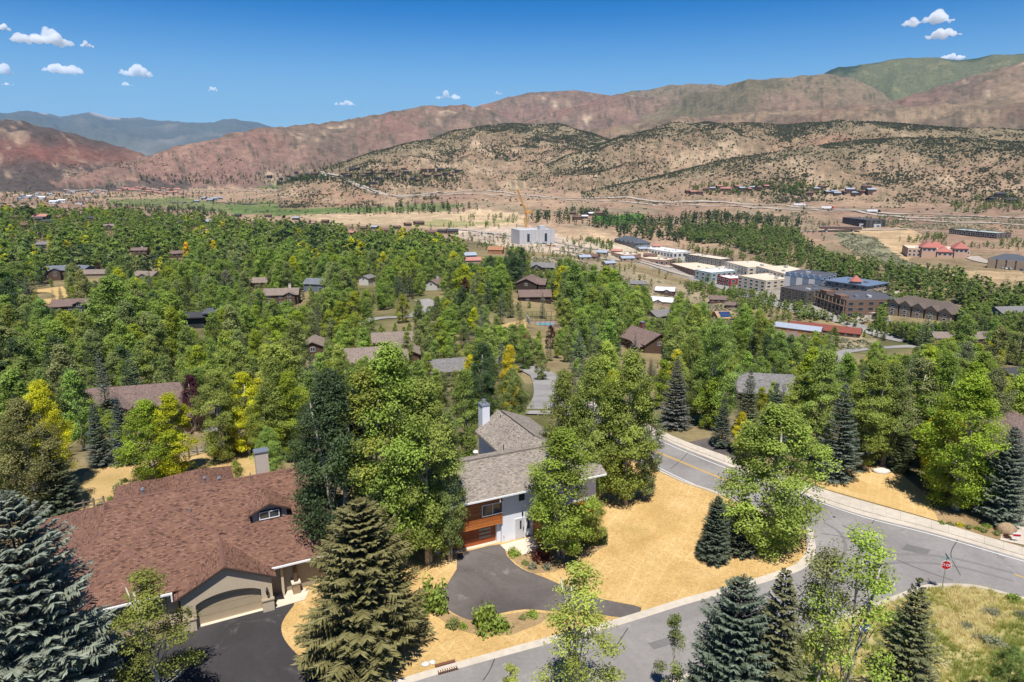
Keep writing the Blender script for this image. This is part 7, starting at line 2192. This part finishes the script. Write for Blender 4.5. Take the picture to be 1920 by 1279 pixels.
# storm drain inlet
x, y, z = at(838, 1254)
p2 = at(860, 1248); an = math.atan2(p2[1] - y, p2[0] - x)
dr_ = thing('storm_drain', 'rusty storm drain inlet in the kerb of the side street', 'drain', (x, y, 0.03), an)
M_rust = plain('rusted_iron', (0.17, 0.075, 0.04), 0.8, 0.2, 8)
MB().box(-0.75, 0.75, 0.32, 0.55, 0.0, 0.16).build('kerb_hood', M_rust, dr_)
MB().box(-0.75, 0.75, -0.42, 0.32, 0.0, 0.02).build('frame', plain('drain_dark', (0.02, 0.018, 0.016), 0.9, 0.1, 4), dr_)
for k in range(9):
    xx = -0.68 + k * 0.17
    MB().box(xx - 0.035, xx + 0.035, -0.42, 0.31, 0.022, 0.045).build('grate_bar', M_rust, dr_)
# boulders
def boulder(u, v, s, mat, label):
    V, Fc = ico(3)
    rs = np.random.RandomState(int(u))
    V = V * (0.72 + 0.5 * fbm(V[:, 0] * 1.3 + u, V[:, 1] * 1.3 + V[:, 2], int(v), 3))[:, None] * np.array(s)
    x, y, z = hit(u, v)
    o = obj('boulder', mesh_np('boulder', V, Fc, [mat], True), loc=(x, y, z + s[2] * 0.35)); tag(o, label, 'rock', 'rocks in the yards')
boulder(1885, 998, (0.95, 0.6, 0.75), M_stone, 'upright tan boulder in the gravel bed across the street')
boulder(1652, 886, (1.1, 0.6, 0.4), plain('pale_rock', (0.55, 0.52, 0.47), 0.9, 0.12, 3, bump=0.4), 'pale rock at the back of the far tan yard')
boulder(798, 1247, (0.35, 0.25, 0.2), plain('pale_rock', (0.55, 0.52, 0.47)), 'small pale stone left of the storm drain')
boulder(811, 1243, (0.28, 0.2, 0.16), plain('pale_rock', (0.55, 0.52, 0.47)), 'smaller pale stone closest to the storm drain')
boulder(372, 816, (1.0, 0.7, 0.6), M_stone, 'boulder beside the lean-to roofed shed')
# small yard signs
x, y, z = at(1904, 1016)
ys = thing('yard_sign', 'little red and white yard sign by the pale driveway', 'sign', (x, y, 0.03), R(-10))
MB().box(-0.02, 0.02, -0.02, 0.02, 0, 0.9).build('stake', M_trimw, ys); MB().box(-0.35, 0.35, -0.035, -0.02, 0.45, 0.95).build('panel', M_swhite, ys); MB().box(-0.33, 0.33, -0.045, -0.035, 0.58, 0.80).build('stripe', M_sred, ys)
x, y, z = at(1618, 1196)
ys = thing('yard_sign', 'little blue and white sign seen through the open foreground aspens', 'sign', (x, y, 0.05), R(12))
MB().box(-0.02, 0.02, -0.02, 0.02, 0, 1.0).build('stake', M_metal, ys); MB().box(-0.45, 0.45, -0.035, -0.02, 0.55, 1.1).build('panel', plain('sign_blue', (0.03, 0.09, 0.30), 0.5, 0.05, 4), ys); MB().box(-0.40, 0.40, -0.045, -0.035, 0.75, 0.90).build('stripe', M_swhite, ys)
# split-rail fences
def rail_fence(pts, label, n):
    P_ = [np.array(hit(*p)) for p in pts]
    o = thing('rail_fence', label, 'fence', tuple(P_[0]))
    for i in range(len(P_) - 1):
        a = P_[i] - P_[0]; b = P_[i + 1] - P_[0]
        for k in range(n + (1 if i == len(P_) - 2 else 0)):
            p = a + (b - a) * k / n
            MB().box(p[0] - 0.08, p[0] + 0.08, p[1] - 0.08, p[1] + 0.08, p[2] - 0.1, p[2] + 1.25).build('fence_post', M_rail, o)
            if k < n:
                q = a + (b - a) * (k + 1) / n
                for zz in (0.45, 0.95): MB().tube([(p[0], p[1], p[2] + zz), (q[0], q[1], q[2] + zz + 0.03)], 0.055, 5).build('rail', M_rail, o)
rail_fence([(140, 962), (196, 950)], 'split-rail fence at the left rear corner of the brown roof', 3)
rail_fence([(355, 858), (385, 850), (420, 836)], 'split-rail fence behind the tan yard', 2)

# ------------------------------------------------------------------ cars of the town
M_tyre_r = plain('tyre_rubber', (0.02, 0.02, 0.02), 0.9, 0.1, 5)
def car_proto(col):
    m = plain('car_paint_' + col[0], col[1], 0.25, 0.03, 1, 0.6)
    mb = MB(); pr = [(-2.25, 0.35), (2.25, 0.35), (2.3, 0.75), (2.15, 0.95), (1.1, 1.02), (-2.0, 1.05), (-2.28, 0.8)]
    mb.slab([(a, -0.9, b) for a, b in pr], 1.8, (0, 1, 0)); body = mb.mesh('car_body', m)
    mb = MB(); lo = [(-1.9, 1.04), (0.95, 1.02)]
    v0 = [(-1.95, -0.82, 1.03), (1.0, -0.82, 1.01), (1.0, 0.82, 1.01), (-1.95, 0.82, 1.03)]; v1 = [(-1.5, -0.66, 1.48), (0.25, -0.66, 1.48), (0.25, 0.66, 1.48), (-1.5, 0.66, 1.48)]
    b = len(mb.v); mb.v += v0 + v1
    for q in ((0, 1, 5, 4), (1, 2, 6, 5), (2, 3, 7, 6), (3, 0, 4, 7)): mb.f.append(tuple(b + i for i in q))
    cab = mb.mesh('car_windows', M_glass)
    roof_ = MB().box(-1.52, 0.27, -0.68, 0.68, 1.48, 1.52).mesh('car_roof', m)
    wh = MB().tube([(0, -0.11, 0), (0, 0.11, 0)], 0.33, 12).mesh('car_wheel', M_tyre_r)
    hl = MB().box(-0.05, 0.05, -0.16, 0.16, -0.08, 0.08).mesh('car_light', M_swhite)
    return body, cab, roof_, wh, hl
CARC = [('white', (0.75, 0.75, 0.75)), ('silver', (0.42, 0.43, 0.45)), ('black', (0.015, 0.015, 0.017)), ('red', (0.35, 0.02, 0.02)), ('blue', (0.03, 0.07, 0.2)), ('grey', (0.12, 0.12, 0.13))]
CP_ = [car_proto(c) for c in CARC]
def car(u, v, ang, ci):
    x, y, z = hit(u, v)
    o = thing('parked_car', None, 'car', (x, y, z + 0.45), R(ang), 'cars parked about the town')
    b, c, r_, w_, l_ = CP_[ci]
    obj('body', b, o); obj('windows', c, o); obj('roof', r_, o)
    for sx in (-1.4, 1.4):
        for sy in (-0.82, 0.82): obj('wheel', w_, o, (sx, sy, 0.33))
    for sy in (-0.6, 0.6): obj('headlight', l_, o, (2.26, sy, 0.72))
    AUTO.append((o, (CARC[ci][0], 'parked car'), (x, y, z)))
LANDMARKS += [('the car lot', 930, 443, 950), ('the valley street', 1590, 606, 505), ('the lower car park', 1650, 555, 600)]
rc = random.Random(4)
for row, (u0, v0, u1, v1, n, ang) in enumerate(((880, 437, 945, 441, 12, 60), (890, 443, 960, 448, 11, 60), (1030, 462, 1090, 470, 8, 20), (1180, 462, 1202, 466, 6, 70), (1638, 548, 1652, 575, 7, 40), (1640, 596, 1665, 604, 5, 0), (1855, 502, 1915, 508, 9, 80), (1290, 512, 1335, 524, 6, -18), (1395, 552, 1420, 556, 3, -18), (1560, 592, 1590, 600, 3, -18), (1000, 452, 1020, 458, 4, 10))):
    for k in range(n):
        f = k / max(1, n - 1)
        if rc.random() < 0.15: continue
        car(u0 + (u1 - u0) * f + rc.uniform(-0.6, 0.6), v0 + (v1 - v0) * f, ang + rc.uniform(-4, 4), rc.choice([0, 0, 1, 2, 3, 4, 5, 1]))
# lorries on the highway
def lorry(u, v, ang, cab, lab):
    x, y, z = hit(u, v)
    o = thing('lorry', lab, 'truck', (x, y, z + 0.9), R(ang), 'lorries on the highway')
    MB().box(-9, 7, -1.3, 1.3, 1.1, 4.1).build('trailer', M_swhite, o); MB().box(7.6, 10.5, -1.25, 1.25, 0.8, 3.9).build('cab', cab, o); MB().box(10.5, 12.3, -1.1, 1.1, 0.7, 2.2).build('bonnet', cab, o)
    MB().box(10.0, 10.54, -1.1, 1.1, 2.5, 3.5).build('windscreen', M_glass, o)
    for xx in (-7, -5.7, 6.2, 8.2, 11.4):
        for yy in (-1.15, 1.15): MB().tube([(xx, yy - 0.15, 0.5), (xx, yy + 0.15, 0.5)], 0.5, 10).build('wheel', M_tyre_r, o)
lorry(1498, 386.5, -8, M_swhite, 'white lorry on the highway above the town')
lorry(1550, 393, -8, M_sred, 'white lorry with red cab on the highway')
lorry(1636, 399, -8, M_black, 'lorry with black cab at the right of the highway lorries')

# ------------------------------------------------------------------ clouds: closed puffy bodies of even scattering, far above the haze
def m_cloud(dens):
    t = NT('cloud_vapour')
    v = t.n('ShaderNodeVolumeScatter')
    v.inputs['Color'].default_value = (0.995, 0.995, 1.0, 1)
    v.inputs['Density'].default_value = dens
    v.inputs['Anisotropy'].default_value = 0.2
    t.l(v.outputs[0], t.out.inputs['Volume'])
    return t.m
CLOUDS = [
    ('long white cloud trailing right, near the upper left corner', 78, 69, 128, 34, 1),
    ('small wisp of cloud just right of the long upper left cloud', 163, 82, 30, 15, 2),
    ('rounded white cloud below the long upper left cloud', 117, 126, 84, 28, 3),
    ('plump flat-bottomed white cloud left of the photo centre', 254, 131, 70, 28, 4),
    ('tiny cloud puff right below the plump flat-bottomed cloud', 237, 157, 24, 11, 5),
    ('lone tiny cloud above the far blue mountains', 399, 167, 20, 11, 6),
    ('cut-off cloud at the left edge, level with the rounded one', 5, 130, 40, 24, 7),
    ('tiny cloud in the upper left corner', 8, 50, 24, 16, 8),
    ('lowest wisp of cloud at the left edge', 14, 157, 24, 7, 9),
    ('low flat cloud above the left end of the red ridge', 647, 193, 50, 14, 10),
    ('bright oval cloud above the middle red ridge', 840, 177, 58, 23, 11),
    ('tiny cloud right of the bright oval cloud', 935, 174, 17, 7, 12),
    ('long white cloud at the upper right', 1741, 33, 108, 32, 13),
    ('ragged white cloud just below the long upper right cloud', 1769, 60, 78, 25, 14),
    ('low cloud peeping over the green mountain crest', 1786, 105, 58, 18, 15),
]
_cl_V, _cl_F = ico(5)
for lab, u, v, w, h, seed in CLOUDS:
    rs = np.random.RandomState(seed)
    d = np.array(ray(u, v))
    t_ = (2700.0 - CAM_H) / d[2]
    c = d * t_ + np.array([0, 0, CAM_H])
    W = w / FPX * t_; Hh = h / FPX * t_
    # metaball-like body: a fine shell round many overlapping puffs, so each cloud is one closed skin
    n = max(8, int(w * 0.30))
    P3, R3 = [], []
    for k in range(n):
        a = rs.uniform(-0.5, 0.5)
        env = (1 - (2 * abs(a)) ** 2.0) * (0.55 + 0.45 * math.sin(a * 6 + seed) ** 2)
        rad = Hh * rs.uniform(0.20, 0.40) * (0.30 + 0.70 * env)
        P3.append((a * (W - rad), rs.uniform(-0.3, 0.3) * Hh * 1.5, -Hh * 0.40 + rad * 0.7 + rs.uniform(0, 1) * max(0, Hh * 0.82 * env - rad * 1.3))); R3.append(rad)
    P3 = np.array(P3); R3 = np.array(R3)
    V = _cl_V.copy()
    # push each direction of a flat ellipsoid out to the farthest puff it meets
    org = np.stack([V[:, 0] * W * 0.5 * 0.86, np.zeros(len(V)), np.full(len(V), -Hh * 0.22)], 1) * np.array([0.92, 1, 1])
    dr = np.stack([V[:, 0] * 0.35, V[:, 1], V[:, 2]], 1); dr /= np.linalg.norm(dr, axis=1, keepdims=True)
    best = np.full(len(V), Hh * 0.06)
    for p, r in zip(P3, R3):
        oc = org - p
        b = (oc * dr).sum(1); cc = (oc * oc).sum(1) - r * r
        disc = b * b - cc
        tt = np.where(disc > 0, -b + np.sqrt(np.maximum(disc, 0)), 0)
        best = np.maximum(best, tt)
    nn = fbm(org[:, 0] / Hh * 2.2 + dr[:, 0] * 2 + seed, dr[:, 2] * 2.4 + dr[:, 1] * 1.7, seed, 4)
    edge = np.clip(1.0 - np.abs(V[:, 0]) ** 6, 0.05, 1)
    Q = org + dr * (best * (0.72 + 0.55 * nn) * edge)[:, None]
    me = mesh_np('cloud', Q, _cl_F, [m_cloud(7.0 / Hh)], True)
    o = obj('cloud', me, loc=tuple(c)); o.rotation_euler = (0, 0, -math.atan2(d[0], d[1]))
    tag(o, lab, 'cloud', 'small clouds in the blue sky')

# ------------------------------------------------------------------ haze: one box of thin pale air round everything but the sky and clouds
def build_haze():
    t = NT('thin_haze')
    v = t.n('ShaderNodeVolumePrincipled')
    v.inputs['Color'].default_value = (0.24, 0.55, 1.0, 1)
    v.inputs['Density'].default_value = HAZE_DENSITY
    v.inputs['Anisotropy'].default_value = 0.0
    t.l(v.outputs[0], t.out.inputs['Volume'])
    mb = MB().box(-21500, 21500, -21500, 21500, -140, 1750)
    o = mb.build('haze', t.m)
    o['kind'] = 'stuff'
    return o
HAZE_DENSITY = 2.3e-5
build_haze()
# ------------------------------------------------------------------ labels by neighbouring landmark
ORD = ['nearest', 'second nearest', 'third nearest', 'fourth nearest', 'fifth nearest', 'sixth nearest', 'seventh nearest', 'eighth nearest', 'ninth nearest', 'tenth nearest']
def auto_labels():
    buckets = {}
    for o, (tone, word), p in AUTO:
        u, v = proj(*p)
        d = math.hypot(p[0], p[1])
        best = min(LANDMARKS, key=lambda l: math.hypot((u - l[1]), (v - l[2]) * 1.6) * (1 + 0.3 * abs(math.log(max(d, 1) / l[3]))))
        du, dv = u - best[1], v - best[2]
        if abs(du) > abs(dv) * 1.5: rel = 'right of' if du > 0 else 'left of'
        else: rel = 'in front of' if d < best[3] else 'behind'
        buckets.setdefault((tone, word, rel, best[0]), []).append((math.hypot(du, dv), o))
    for (tone, word, rel, lm), L in buckets.items():
        L.sort(key=lambda q: q[0])
        for i, (_, o) in enumerate(L):
            if len(L) == 1: o['label'] = f'{tone} {word} {rel} {lm}'
            else: o['label'] = f'{ORD[i] if i < 10 else str(i + 1) + "th nearest"} {tone} {word} {rel} {lm}'
auto_labels()
